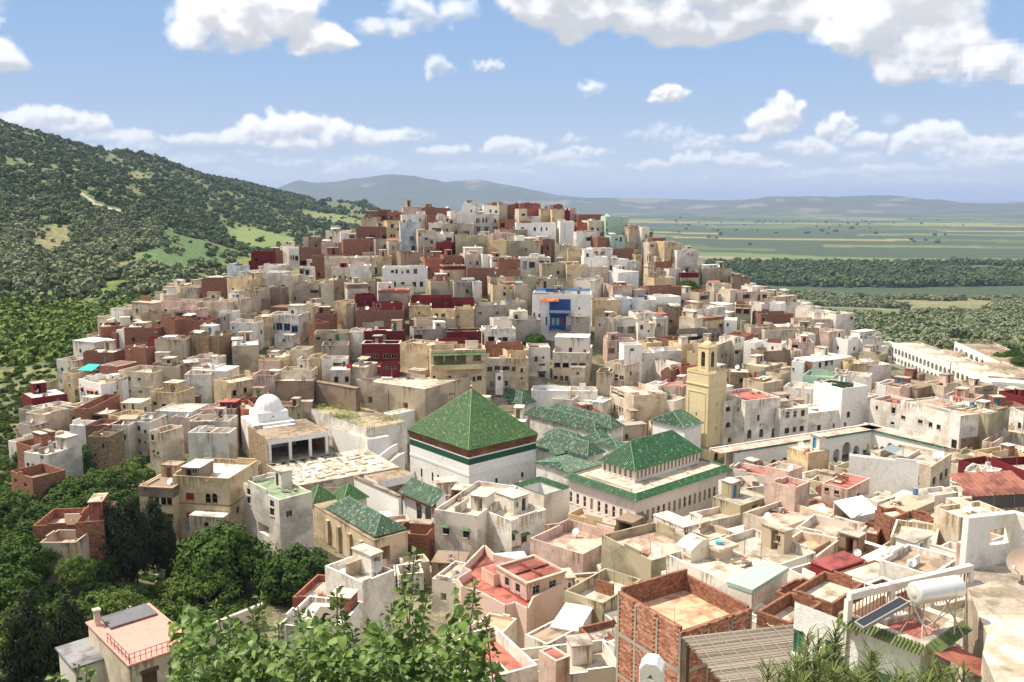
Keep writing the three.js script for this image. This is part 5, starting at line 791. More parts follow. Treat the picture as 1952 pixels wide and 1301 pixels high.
{
const Y=56,base=46.5,k=cornerAt('prayer_hall','pale pink prayer hall with green tiled eaves and a raised green hipped roof','mosque',1213,957.3,Y,base),g=k.g,a=-k.loc(1079.8,909.7)[1],b=k.loc(1400,897.7)[0],ys=Y-base,o=0.7;keep(1080,1400,990,160);
k.foot(0,b,-a,0);
const fw=[];for(let i=0;i<17;i++){const x=1.2+i*(b-3.4)/16;fw.push([x,x+0.62,ys-4.0,ys-2.2,i%5<3?'s':'w','t']);}const lw=[];for(let i=0;i<9;i++){const x=1.0+i*(a-3)/8;lw.push([x,x+0.6,ys-4.0,ys-2.2,i%4===1?'s':'w','t']);}
blockWalls(g,o,b-o,-a+o,-o,0,ys+0.1,M_PINKW,fw,lw);
const t=new Tiles(),hi=ys+0.75,ri=0.95,c=TILE_LEAF,A=[V3(0,ys,0),V3(b,ys,0),V3(b,ys,-a),V3(0,ys,-a)],B=[V3(ri,hi,-ri),V3(b-ri,hi,-ri),V3(b-ri,hi,-a+ri),V3(ri,hi,-a+ri)],pan=Q_(),ar=(v)=>[v.x,v.y,v.z];
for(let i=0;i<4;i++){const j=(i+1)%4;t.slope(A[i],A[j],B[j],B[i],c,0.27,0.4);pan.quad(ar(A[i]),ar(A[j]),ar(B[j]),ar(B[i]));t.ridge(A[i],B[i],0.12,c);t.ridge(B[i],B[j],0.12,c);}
const ev=part('eaves',pan.geo(),M_PAN,g);part('roof_tiles',t.geo(),M_TILE,ev).userData.kind='stuff';
flat(g,'terrace',ri,b-ri,-a+ri,-ri,hi-0.35,roofMat('c'));{const q=Q_();const e=ri+0.02;q.quad([b-e,hi-0.4,-e],[e,hi-0.4,-e],[e,hi,-e],[b-e,hi,-e]).quad([e,hi-0.4,-e],[e,hi-0.4,-a+e],[e,hi,-a+e],[e,hi,-e]).quad([e,hi-0.4,-a+e],[b-e,hi-0.4,-a+e],[b-e,hi,-a+e],[e,hi,-a+e]).quad([b-e,hi-0.4,-a+e],[b-e,hi-0.4,-e],[b-e,hi,-e],[b-e,hi,-a+e]);part('parapet',q.geo(),M_PINKW,g);}
for(const[x0,x1,z0,z1]of[[2.2,2.5,-a+2.5,-3],[6.5,6.8,-3,-1.2],[11,11.3,-3,-1.2],[15.5,15.8,-3,-1.2]])part('kerb',boxGeo(x0,x1,hi-0.35,hi+0.05,z0,z1),wallMat('C'),g);
const YU=58.4,l0=k.loc(1210.8,900,YU),lL=k.loc(1138,878.7,YU),lR=k.loc(1352.6,864.4,YU),ye=YU-base,x0=l0[0],z1=l0[1],x1=lR[0],z0=lL[1],oo=0.5;
const uf=[],ul=[];for(let i=0;i<17;i++){const x=0.5+i*(x1-x0-1.9)/16.4;uf.push([x,x+0.5,0.55,1.85,'s','t']);}for(let i=0;i<6;i++){const x=0.6+i*(z1-z0-2.0)/5.5;ul.push([x,x+0.5,0.55,1.85,'s','t']);}
blockWalls(g,x0+oo,x1-oo,z0+oo,z1-oo,hi-0.35,ye+0.05,M_PINKW,uf,ul,'upper_wall');
const d=rayOf(1206.8,840.6),zm=(z0+z1)/2,ox=k.C.x+Math.sin(k.th)*zm,oz=k.C.z+Math.cos(k.th)*zm,n=[Math.sin(k.th),Math.cos(k.th)],kk=(ox*n[0]+oz*n[1])/(d.x*n[0]+d.z*n[1]),yr=CAMY+d.y*kk-base;
hipRoof(g,x0,x1,z0,z1,ye,yr,'x',(z1-z0)*0.42,TILE_LEAF,0.34);
}
function greenHall(label,C,L,R,ridgePx,Y,along,inset,cols,base,wm=M_WHITE_OLD,lw=[],fw=[]){
const k=cornerAt('tiled_hall',label,'shrine',...C,Y,base),a=Math.max(2,-k.loc(...L)[1]),b=Math.max(2,k.loc(...R)[0]),ye=Y-base;
k.foot(0,b,-a,0,0);keep(L[0],R[0],C[1]+4,-k.C.z+4);
blockWalls(k.g,0.35,b-0.35,-a+0.35,-0.35,0,ye+0.04,wm,fw,lw);
const d=rayOf(...ridgePx),th=k.th,m=along==='x'?[Math.sin(th),Math.cos(th),k.C.x-Math.sin(th)*a/2,k.C.z-Math.cos(th)*a/2]:[Math.cos(th),-Math.sin(th),k.C.x+Math.cos(th)*b/2,k.C.z-Math.sin(th)*b/2],kk=(m[2]*m[0]+m[3]*m[1])/(d.x*m[0]+d.z*m[1]),yr=clamp(CAMY+d.y*kk-base,ye+0.6,ye+4.5);
hipRoof(k.g,0,b,-a,0,ye,yr,along,Math.min(inset,(along==='x'?b:a)/2),cols,0.27);return k;
}
greenHall('green hipped roof hall right behind the mausoleum pyramid',[993.7,772.7],[925,751],[1020.7,766.4],[975,742],56.5,'z',2,TILE_SEA,49);
greenHall('long green tiled nave with a hipped end, nearest the cream apartment house',[1166,819],[1042,783],[1192,813],[1110,781],56.2,'z',2.2,TILE_SEA,48.5);
greenHall('long green tiled nave with a hipped end beside the mausoleum roof',[1136,826],[1000,788],[1162,821.5],[1070,785],55.6,'z',2.2,TILE_SEA,48);
greenHall('short green hipped roof with one pale and one dark slope in the nave cluster',[1100,848],[1040,828],[1124,842],[1062,816],54.8,'z',1.8,TILE_SEA,48);
greenHall('green hipped roof stepped below the nave cluster',[1120,872],[1026,842],[1152,862],[1086,832],54.2,'z',2,TILE_SEA,47.5);
greenHall('lowest green roof of the cluster, above a dark tarpaulin',[1082,903],[1028,879],[1146,886],[1100,872],53.4,'x',2.4,TILE_SEA,47);
greenHall('small green hipped roof tucked against the prayer hall',[1178,856],[1140,843],[1200,850],[1180,832],55.4,'x',1.6,TILE_SEA,48);
greenHall('green tiled roof with white walls left of the minaret',[1306,817],[1252.5,798],[1345,808],[1290,783],57,'x',1.5,TILE_SEA,48,M_WHITE);
greenHall('narrow green hipped roof filling the gap beside the pyramid',[1062,868],[1024,850],[1090,858],[1050,845],53.8,'x',1.6,TILE_SEA,47);
greenHall('green hipped roof between the long naves and the prayer hall',[1150,850],[1108,836],[1176,842],[1130,826],54.9,'x',1.6,TILE_SEA,47);
{
const Y=54.6,base=44,k=cornerAt('gatehouse','old stained gatehouse wall under a green hipped tile roof','gatehouse',714,1024,Y,base,38),g=k.g,a=-k.loc(599,974)[1],b=Math.max(5,k.loc(752,1010)[0]),ye=Y-base;keep(562,755,1085,130);k.foot(-1,b,-a-5,0);
blockWalls(g,-0.5,b,-a-4.5,0.4,0,ye-0.25,mat(0.66,0.53,0.37,'old'),[[1.2,2.6,ye-3.8,ye-1.6,'o']],[[3,3.5,3,3.8,'o'],[8,8.4,4,4.6,'o']]);
for(let i=0;i<4;i++)part('buttress',boxGeo(-0.9,-0.5,0,ye-1.2,-3-i*3.4,-2.3-i*3.4),mat(0.6,0.48,0.34,'old'),g);
flat(g,'wall_top',-0.6,b+0.1,-a-4.6,0.5,ye-0.245,M_BROWNROOF);blockWalls(g,0.4,b-0.4,-a+0.4,-0.4,ye-0.25,ye+0.03,M_WHITE_OLD,[],[],'upper_wall');
hipRoof(g,0,b,-a,0,ye,ye+1.9,'z',b/2,TILE_SEA,0.27);
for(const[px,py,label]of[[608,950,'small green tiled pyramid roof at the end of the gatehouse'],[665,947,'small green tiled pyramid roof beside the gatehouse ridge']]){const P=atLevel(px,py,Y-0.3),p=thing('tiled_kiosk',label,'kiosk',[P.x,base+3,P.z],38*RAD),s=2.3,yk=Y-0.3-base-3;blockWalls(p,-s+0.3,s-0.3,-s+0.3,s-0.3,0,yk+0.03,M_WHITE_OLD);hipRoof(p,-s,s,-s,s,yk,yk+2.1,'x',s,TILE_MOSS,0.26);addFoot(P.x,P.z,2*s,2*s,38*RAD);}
}
for(const[B,Lp,Rp,Y,label]of[[[1030,908.5],[975,923],[1083.5,931.8],53.4,'small white courtyard rimmed with green tiles beside the prayer hall'],[[1440,899],[1402,909],[1466,914],53.6,'little white court with a green tiled rim right of the prayer hall']]){
const k=cornerAt('tiled_court',label,'courtyard',...B,Y,46.5),b=Math.max(3,-k.loc(...Lp)[0]),a=Math.max(3,k.loc(...Rp)[1]),y=Y-46.5,t=new Tiles(),h=y-0.55,n=1.0,c=TILE_LEAF,pan=Q_(),ar=(v)=>[v.x,v.y,v.z],O=[V3(0,y,0),V3(-b,y,0),V3(-b,y,a),V3(0,y,a)],I=[V3(-n,h,n),V3(-b+n,h,n),V3(-b+n,h,a-n),V3(-n,h,a-n)];
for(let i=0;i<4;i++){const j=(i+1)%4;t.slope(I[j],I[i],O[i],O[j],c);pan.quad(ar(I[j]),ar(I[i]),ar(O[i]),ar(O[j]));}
const r=part('rim',pan.geo(),M_PAN,k.g);part('roof_tiles',t.geo(),M_TILE,r).userData.kind='stuff';part('inner_wall',Q_().box(-b+n,-n,0.6,h-0.02,n,a-n,'tu').geo(),M_WHITE,k.g);part('outer_wall',Q_().box(-b,0,0,y,0,a,'tu').geo(),M_WHITE_OLD,k.g);flat(k.g,'floor',-b+n,-n,n,a-n,1.8,roofMat('w'));k.foot(-b,0,0,a,0);keep(Lp[0],Rp[0],Rp[1]+26,-k.C.z-2);
}
{
const Y0=53.6,k=cornerAt('door_porch','sloping green tiled porch over two carved arched doors','porch',824.5,966.7,Y0,47,41),g=k.g,L=-k.loc(757.7,938.7)[1],t=new Tiles(),y=Y0-47,dp=2.6;
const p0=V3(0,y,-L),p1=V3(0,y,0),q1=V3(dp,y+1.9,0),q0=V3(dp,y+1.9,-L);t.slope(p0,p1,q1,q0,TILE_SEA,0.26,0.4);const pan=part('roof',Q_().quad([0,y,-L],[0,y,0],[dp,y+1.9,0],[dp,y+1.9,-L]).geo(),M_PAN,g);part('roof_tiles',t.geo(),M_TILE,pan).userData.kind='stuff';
blockWalls(g,0.75,dp,-L+0.1,-0.1,0,y+0.5,M_WHITE,[],[[1.3,3.0,1.6,y-0.6,'a','n'],[3.9,5.3,2.6,y-0.7,'a','n'],[2.0,2.6,0.2,1.5,'d','r']]);part('gable',Q_().quad([0.75,y+0.5,-0.1],[dp,y+0.5,-0.1],[dp,y+1.85,-0.1],[0.75,y+0.52,-0.1]).geo(),M_WHITE,g);
part('eave_beam',boxGeo(0.05,0.75,y-0.45,y-0.03,-L,0),M_CEDAR,g);for(const z of[-0.3,-L/2,-L+0.3])part('bracket',boxGeo(0.2,0.75,y-1.3,y-0.45,z-0.12,z+0.12),M_CEDAR,g);
k.foot(0,dp,-L,0);keep(757,845,985,145);
const wl=cornerAt('garden_wall','white plastered wall with a mossy coping left of the tiled porch','wall',757,945,Y0+0.4,46.5,41),len=-wl.loc(690,938)[1]*0+13;part('wall',boxGeo(0,0.5,0,Y0+0.2-46.5,-len,0.4),M_WHITE,wl.g);part('coping',boxGeo(-0.15,0.65,Y0+0.2-46.5,Y0+0.45-46.5,-len,0.45),M_BROWNROOF,wl.g);wl.foot(0,0.5,-len,0);
}
function minaretAt(label,px,py,Y,base,w,hs,s,deg,m,fancy){
const k=cornerAt('minaret',label,'minaret',px,py,Y,base,deg),g=k.g,win=(y)=>[[w/2-0.18,w/2+0.18,y,y+0.7,'o']];
k.foot(0,w,-w,0);const yT=hs;
blockWalls(g,0,w,-w,0,0,yT,m,[...win(yT*0.45),...win(yT*0.75)],[...win(yT*0.62)],'shaft');
if(fancy)for(const[f,ry,px_,pz]of[[0,0,w/2,0],[1,-Math.PI/2,0,-w/2]]){const q=Q_(),hw=w/2-0.75,y0=1.5,y1=yT-1.3;q.box(-hw-0.16,-hw,y0,y1,0,0.09).box(hw,hw+0.16,y0,y1,0,0.09).box(-hw,hw,y1-0.16,y1,0,0.09).box(-hw,hw,y0,y0+0.16,0,0.09);const p=part('panel_frame',q.geo(),m,g,[px_,0,pz]);p.rotation.y=ry;if(f)p.position.x=0;}
part('cornice',boxGeo(-0.16,w+0.16,yT,yT+0.22,-w-0.16,0.16),m,g);const yP=yT+2.35*s;blockWalls(g,0.02,w-0.02,-w+0.02,-0.02,yT+0.22,yP,m,[],[],'parapet');flat(g,'platform',0.3,w-0.3,-w+0.3,-0.3,yP-0.25,roofMat('c'));
const mer=Q_().box(-0.17,0.17,0,0.28,-0.13,0.13).box(-0.1,0.1,0.28,0.46,-0.13,0.13).geo(),nm=Math.round(w/0.62);part('parapet_cap',Q_().box(-0.07,w+0.07,yP,yP+0.1,-0.36,0.07).box(-0.07,w+0.07,yP,yP+0.1,-w-0.07,-w+0.36).box(-0.07,0.36,yP,yP+0.1,-w+0.36,-0.36).box(w-0.36,w+0.07,yP,yP+0.1,-w+0.36,-0.36).geo(),m,g);
for(let i=0;i<nm;i++){const u=(i+0.5)/nm*w;for(const[x,z,r]of[[u,-0.14,0],[u,-w+0.14,0],[0.14,-u,1],[w-0.14,-u,1]]){const q=part('merlon',mer,m,g,[x,yP+0.1,z]);q.rotation.y=r*Math.PI/2;q.scale.setScalar(s);}}
const lw=w*0.47,c=w/2,yL=yP+4.9*s,lh=yL-yP+0.25;blockWalls(g,c-lw/2,c+lw/2,-c-lw/2,-c+lw/2,yP-0.25,yL,m,[[lw/2-0.5*s,lw/2+0.5*s,lh*0.25,lh*0.85,'a','n']],[[lw/2-0.5*s,lw/2+0.5*s,lh*0.25,lh*0.85,'a','n']],'lantern');
part('lantern_cornice',boxGeo(c-lw/2-0.12,c+lw/2+0.12,yL,yL+0.18,-c-lw/2-0.12,-c+lw/2+0.12),m,g);const n2=Math.max(3,Math.round(lw/0.5));for(let i=0;i<n2;i++){const u=(i+0.5)/n2*lw;for(const[x,z,r]of[[c-lw/2+u,-c+lw/2-0.04,0],[c-lw/2+u,-c-lw/2+0.04,0],[c-lw/2+0.04,-c-lw/2+u,1],[c+lw/2-0.04,-c-lw/2+u,1]]){const q=part('merlon',mer,m,g,[x,yL+0.18,z]);q.rotation.y=r*Math.PI/2;q.scale.setScalar(s*0.8);}}
part('dome',new THREE.SphereGeometry(lw*0.4,18,9,0,6.29,0,Math.PI/2),m,g,[c,yL+0.2,-c]);finial(g,c,yL+0.2+lw*0.36,-c,0.75*s);return k;
}
{const base=47.5,z=170,Y=CAMY-tOf(738)*z;const k=minaretAt('tall square yellow minaret with a stepped lantern and small dome',1350.8,738,Y,base,5.6,Y-base,1,38,M_MINARET,true);keep(1306,1388,880,176);
blockWalls(k.g,-1,7.4,-6.8,1.2,0,4.4,M_MINARET,[[2,3.2,1.2,3.4,'a','n']],[],'plinth');flat(k.g,'plinth_top',-1,7.4,-6.8,1.2,4.4,M_BROWNROOF);}
{const z=259,Y=CAMY-tOf(509)*z;minaretAt('small slender ochre minaret high on the right slope',1236,509,Y,Y-8,2.1,8,0.5,30,mat(0.66,0.56,0.39,'worn'),false);keep(1220,1250,540,262);}
{
const P=atDepth(511.5,780,166),base=49,d=thing('domed_tomb','white ribbed dome on a square whitewashed tomb','tomb',[P.x,base,P.z],32*RAD),yd=P.y-base,R=2.65;
const pts=[];for(let i=0;i<=10;i++){const a=i/10*Math.PI/2;pts.push(new THREE.Vector2(Math.cos(a)*R+0.001,Math.sin(a)*R*1.08));}
const dg=new THREE.LatheGeometry(pts,64),pa=dg.attributes.position;for(let i=0;i<pa.count;i++){const x=pa.getX(i),z=pa.getZ(i),a=Math.atan2(z,x),f=1-0.045*Math.pow(Math.abs(Math.sin(a*8)),4)*-1-0.04;pa.setX(i,x*f);pa.setZ(i,z*f);}dg.computeVertexNormals();part('dome',dg,M_WHITE,d,[0,yd,0]);finial(d,0,yd+R*1.05,0,0.55);
blockWalls(d,-2.9,2.9,-2.9,2.9,yd-1.75,yd,M_WHITE,[[2.75,3.05,0.7,1.0,'o']],[],'drum');flat(d,'drum_top',-2.9,2.9,-2.9,2.9,yd,M_WHITE);blockWalls(d,-4.2,3.6,-4.2,4.6,0,yd-1.75,M_WHITE_OLD,[],[[2,2.4,3,4,'o']],'wall');flat(d,'shoulder',-4.2,3.6,-4.2,4.6,yd-1.75,M_WHITE);part('step',boxGeo(-2.6,3.4,yd-2.9,yd-2.2,4.6,5.6),M_WHITE,d);addFoot(P.x,P.z,10,10,32*RAD);keep(465,560,812,172);
}
{
const Y=CAMY-tOf(840)*152,base=47,k=cornerAt('open_shed','open white shed with square columns and a gravelly flat roof','shed',510,840,Y,base,33),g=k.g,a=-k.loc(460,815)[1],b=k.loc(624,822)[0],y=Y-base,fl=y-4.1;k.foot(0,b,-a,0);keep(460,640,882,165);
flat(g,'roof',0,b,-a,0,y,M_BROWNROOF);part('beam',boxGeo(0,b,y-0.9,y-0.003,-0.4,0.0),M_WHITE,g);for(const f of[0.03,0.36,0.69,0.97])part('column',boxGeo(f*b-0.25,f*b+0.25,fl,y-0.9,-0.42,-0.02),M_WHITE,g);
const q=Q_();q.face([0,0,-a],[0,0,1],[-1,0,0],a,y,[[1.2,1.7,5,6.6]],2).quad([b,0,0],[b,0,-a],[b,y,-a],[b,y,0]).quad([b,fl,-a+0.3],[b,fl,0],[b,y,0],[b,y,-a+0.3]);part('side_wall',q.geo(),mat(0.58,0.46,0.32,'stone'),g);part('back_wall',Q_().quad([0.02,fl,-a+0.2],[b-0.02,fl,-a+0.2],[b-0.02,y-0.02,-a+0.2],[0.02,y-0.02,-a+0.2]).quad([0.02,fl,0],[0.02,fl,-a],[0.02,y,-a],[0.02,y,0]).geo(),M_WHITE_OLD,g);flat(g,'floor',0,b+1,-a,1,fl,mat(0.36,0.31,0.25,'roof'));part('plinth',Q_().quad([0,0,0.02],[b,0,0.02],[b,fl,0.02],[0,fl,0.02]).geo(),wallMat('S'),g);
const yy=base+fl-0.4,yard=cornerAt('burial_yard','paved yard of pale grave slabs beside the open shed','yard',600,915,yy,45,33),A=yard.loc(552,884),Bq=yard.loc(690,858),r=rngOf(8);const z0=-13,x1=15;part('paving',boxGeo(-4,x1,0,yy-45,z0,1.5),mat(0.62,0.55,0.44,'roof'),yard.g);yard.foot(-4,x1,z0,1.5);keep(560,700,905,150);
for(let i=0;i<9;i++)for(let j=0;j<7;j++)if(r()<0.86){const s=part('grave_slab',boxGeo(-0.45,0.45,0,0.16+0.2*r(),-1.0,1.0),[M_WHITE_OLD,wallMat('w'),roofMat('c'),wallMat('C')][Math.floor(r()*4)],yard.g,[-2.6+i*1.85+r()*0.3,yy-45,-1-j*1.75+r()*0.3]);s.rotation.y=(r()-0.5)*0.2+(r()<0.3?Math.PI/2:0);}
const w2=cornerAt('terrace_wall','bright white retaining wall above the grave slabs','wall',700,840,55.5,46,41),L2=Math.max(6,-w2.loc(645,812)[1]);blockWalls(w2.g,0,5,-L2,0,0,9.5,M_WHITE,[],[]);flat(w2.g,'top',0,5,-L2,0,9.5,roofMat('c'));w2.foot(0,5,-L2,0);
const st=cornerAt('outside_stair','white outside staircase with a curved side wall','stair',722,880,52.4,47,41);for(let i=0;i<12;i++)part('step',boxGeo(i*0.42,i*0.42+0.44,0,5.4-0+i*0.24-2.2,-1.6,0),mat(0.68,0.56,0.4,'worn'),st.g);const cv=new THREE.Shape();cv.moveTo(-3.5,0);cv.lineTo(5.3,0);cv.lineTo(5.3,7.4);cv.bezierCurveTo(3,7.2,1,5,-3.5,4.3);const cg=new THREE.ExtrudeGeometry(cv,{depth:0.35,bevelEnabled:false});cg.translate(0,0,-2);part('side_wall',cg,M_WHITE,st.g);const cg2=cg.clone();cg2.translate(0,-1.2,2.3);part('side_wall',cg2,M_WHITE,st.g);st.foot(-3,5,-2,1);
const s2=cornerAt('open_shed','open white shed with a brown gravelly roof beside the mausoleum','shed',719.5,919.5,53.6,46,38),aa=-s2.loc(654,894)[1],bb=Math.max(4,s2.loc(781,900)[0]);flat(s2.g,'roof',0,bb,-aa,0,7.6,M_BROWNROOF);part('beam',Q_().box(-0.02,0.4,6.7,7.595,-aa,0).box(0.4,bb,6.3,7.595,-0.4,0.02).geo(),M_WHITE,s2.g);for(const f of[0.04,0.4,0.75,0.97])part('column',boxGeo(0,0.4,0,6.7,-f*aa-0.2,-f*aa+0.2),M_WHITE,s2.g);part('back_wall',boxGeo(bb-0.3,bb,0,7.58,-aa,-0.4),mat(0.66,0.55,0.38,'worn'),s2.g);s2.foot(0,bb,-aa,0);keep(654,781,935,150);
}
{
const Y=CAMY-tOf(800)*172,k=cornerAt('overgrown_roof','old flat roof covered with tall green weeds','roof',700,818,Y,46,41),a=Math.max(10,-k.loc(560,778)[1]),g=k.g;blockWalls(g,0,9,-a,0,0,Y-46,M_WHITE_OLD);flat(g,'roof',0,9,-a,0,Y-46,mat(0.42,0.36,0.24,'roof'));const w=leafSoup(2600,(i,r)=>{const c=Math.floor(r()*14),x=clamp(hash2(c,5)*9+(r()-0.5)*3,0,9),z=-clamp(hash2(c,9)*a+(r()-0.5)*4,0,a),h=r()*0.9;return[x,Y-46+h,z,0.3,1,0.2];},0.3,12,0,0.35);part('weeds',w,LEAF.lush[1],g).userData.kind='stuff';k.foot(0,9,-a,0);keep(555,735,812,178);
}
{
const Y=55.2,base=47,arcade=(g,x0,L,ry,yTop,n,bigAt,z)=>{
const h=yTop-0.9,q=new THREE.Shape();q.moveTo(0,0);q.lineTo(L,0);q.lineTo(L,yTop);q.lineTo(0,yTop);const pitch=L/n;
for(let i=0;i<n;i++){const big=i===bigAt,w=(big?0.42:0.3)*pitch,c=(i+0.5)*pitch,top=big?h-0.7:h-1.7,p=new THREE.Path();p.moveTo(c-w,0.02);p.lineTo(c-w,top-w);for(let s=0;s<=10;s++){const an=Math.PI-Math.PI*s/10;p.lineTo(c+Math.cos(an)*w,top-w+Math.sin(an)*w*1.15);}p.lineTo(c+w,0.02);q.holes.push(p);}
const e=new THREE.ExtrudeGeometry(q,{depth:0.5,bevelEnabled:false,curveSegments:6}),m=part('arcade_wall',e,M_WHITE,g);m.rotation.y=ry;return m;
};
const B0=atLevel(1662.4,822,Y),wing=(name,label,ax,ay,deg,n,big,flip)=>{
const A=atLevel(ax,ay,Y),L=Math.hypot(A.x-B0.x,A.z-B0.z),dir=flip?Math.atan2(-(A.z-B0.z),A.x-B0.x):Math.atan2(-(B0.z-A.z),B0.x-A.x),O=flip?B0:A,g=thing(name,label,'arcade',[O.x,base,O.z],dir),y=Y-base;
const m=arcade(g,0,L,0,y,n,big);m.position.z=-0.5;flat(g,'roof',-3.6,L+3.6,-2.6,0.25,y+0.35,roofMat('p'));part('parapet',boxGeo(-3.6,L+3.6,y,y+0.55,-2.9,-2.6),M_WHITE_OLD,g);part('tile_cornice',boxGeo(0,L,y-0.02,y+0.33,0.02,0.28),mat(0.06,0.26,0.2,'roof',0.5),g);part('back_wall',boxGeo(0,L,0,y+0.3,-2.75,-2.65),M_WHITE_OLD,g);flat(g,'floor',0,L,-3.8,3,0.9,roofMat('w'));
const c=[O.x+Math.cos(dir)*L/2-Math.sin(dir)*2,O.z-Math.sin(dir)*L/2-Math.cos(dir)*2];addFoot(c[0],c[1],L+4,5,dir);return{g,L,dir};
};
wing('arcade','long shaded white courtyard arcade below the white houses',1402,863,0,13,10,false);wing('arcade','sunlit white courtyard arcade wing at the foot of the long white house',1802,855,0,9,2,true);keep(1400,1800,880,172);
const cy=atLevel(1560,880,48.5);addFoot(cy.x,cy.z,22,12,41*RAD);
struct('courtyard_floor',Q_().quad([-14,0,9],[14,0,9],[14,0,-9],[-14,0,-9]).geo(),roofMat('w')).position.set(cy.x+3,48.6,cy.z-2);
}
table(ZR(1350,750),[
[150,345,75,475,'W',{e:50,d:8,h:11,par:0.5,w:[[184,147,40,40,'w','n'],[273,137,40,42,'w','n'],[184,290,40,52,'a','n'],[252,281,40,50,'a','n'],[198,428,30,46,'a','n']],r:'c',l:'white house with two rows of arched windows right behind the minaret'}],
[345,668,70,430,'W',{e:35,d:9,h:11,par:0.5,r:'r',w:[[462,225,24,54,'w','n'],[621,200,22,54,'w','n'],[380,375,38,84,'a','n'],[489,365,36,78,'a','n'],[607,360,44,88,'a','n'],[484,290,8,22,'o'],[512,288,8,22,'o']],l:'white house with three tall arched windows above the courtyard'}],
[668,925,150,380,'W',{e:128,d:7,h:9,par:0.4,w:[[733,200,36,60,'w','w'],[801,193,32,60,'w','w'],[872,182,34,56,'w','n'],[725,345,40,52,'g','n'],[795,333,30,48,'g','n'],[861,325,38,50,'g','n']],r:'c',l:'white house with three barred lower windows above the courtyard'}],
[925,1205,185,345,'W',{e:152,d:6,h:7,par:0.4,w:[[1020,318,32,50,'w','n'],[1156,298,20,44,'d','n']],r:'w',l:'low white house front beside the large white cube'}],
]);
house(ZR(1552,600),[0,262,615,900,'V',{e:680,d:15,h:11.5,par:0.9,R:575,rw:[[317,920,28,54,'w','n'],[287,1008,20,34,'w','n']],blank:1,r:'g',l:'huge plain white cube with a green roof and a dark water basin'}]);
house(ZR(1552,600),[520,800,775,1000,'W',{e:830,d:7,h:8.5,par:0.6,w:[[577,856,22,34,'w','n'],[730,882,34,56,'w','n'],[720,1000,34,30,'p','w']],r:'r',l:'white house end with a small single window above the courtyard corner'}]);
house(ZR(1552,600),[800,1350,790,1200,'W',{e:930,d:9,h:10,par:0.3,w:[[860,836,64,54,'w','l'],[970,862,64,50,'g','k'],[1137,890,44,42,'w','n'],[1243,914,46,42,'w','n'],[820,946,40,34,'g','k'],[976,984,40,36,'g','k'],[1071,1012,34,44,'g','k'],[1145,1034,34,44,'g','k'],[1287,1190,44,80,'g','k']],r:'p',l:'long sunlit white house with a pinkish roof and two rows of barred windows'}]);
table(ZR(1552,600),[
[1415,1610,855,980,'K',{d:5,yaw:-38,par:0.1,w:[[1500,920,130,100,'o']],r:'c',h:9,l:'olive brown house with a deep dark loggia at the right edge'}],[1610,1802,915,1080,'K',{e:860,d:5,blank:1,h:9,par:0.9}],[1405,1612,1010,1095,'K',{e:955,d:4,blank:1,h:5.5,l:'olive walled terrace below the dark loggia'}],[1215,1400,1020,1110,'W',{e:1045,d:4,h:5,w:[[1270,1063,18,40],[1318,1078,18,40],[1364,1087,18,34]]}],
[1800,1930,850,1095,'W',{e:900,d:6,h:8,w:[[1887,1022,26,60],[1818,1015,14,30]],par:0.8,r:'r',l:'white house with a dark red inner terrace at the right edge'}],
[790,940,665,735,'P',{d:5,yaw:-34,blank:1}],[955,1195,680,735,'N',{e:620,d:8,blank:1,r:'g',par:0.05,l:'brown house with a large green flat roof behind the long white house'}],[575,790,640,760,'V',{e:670,d:8,blank:1,r:'g'}],
[1195,1480,760,800,'P',{d:6,yaw:44,r:'p'}],[1200,1440,640,700,'C',{d:5,yaw:-30}],[1480,1690,660,720,'T',{d:5,yaw:-20,w:[[1600,690,80,26,'o']],r:'c'}],[1700,1930,700,790,'M',{e:760,d:5,par:1.2,blank:1,r:'w',l:'dark red walled roof at the right edge'}],
[1545,1650,1170,1230,'P',{d:6,yaw:44,par:1,r:'p',h:5,l:'pink terrace box with a red floor at the right edge'}],[1355,1545,1130,1240,'S',{d:5,yaw:-20,h:5}],
]);
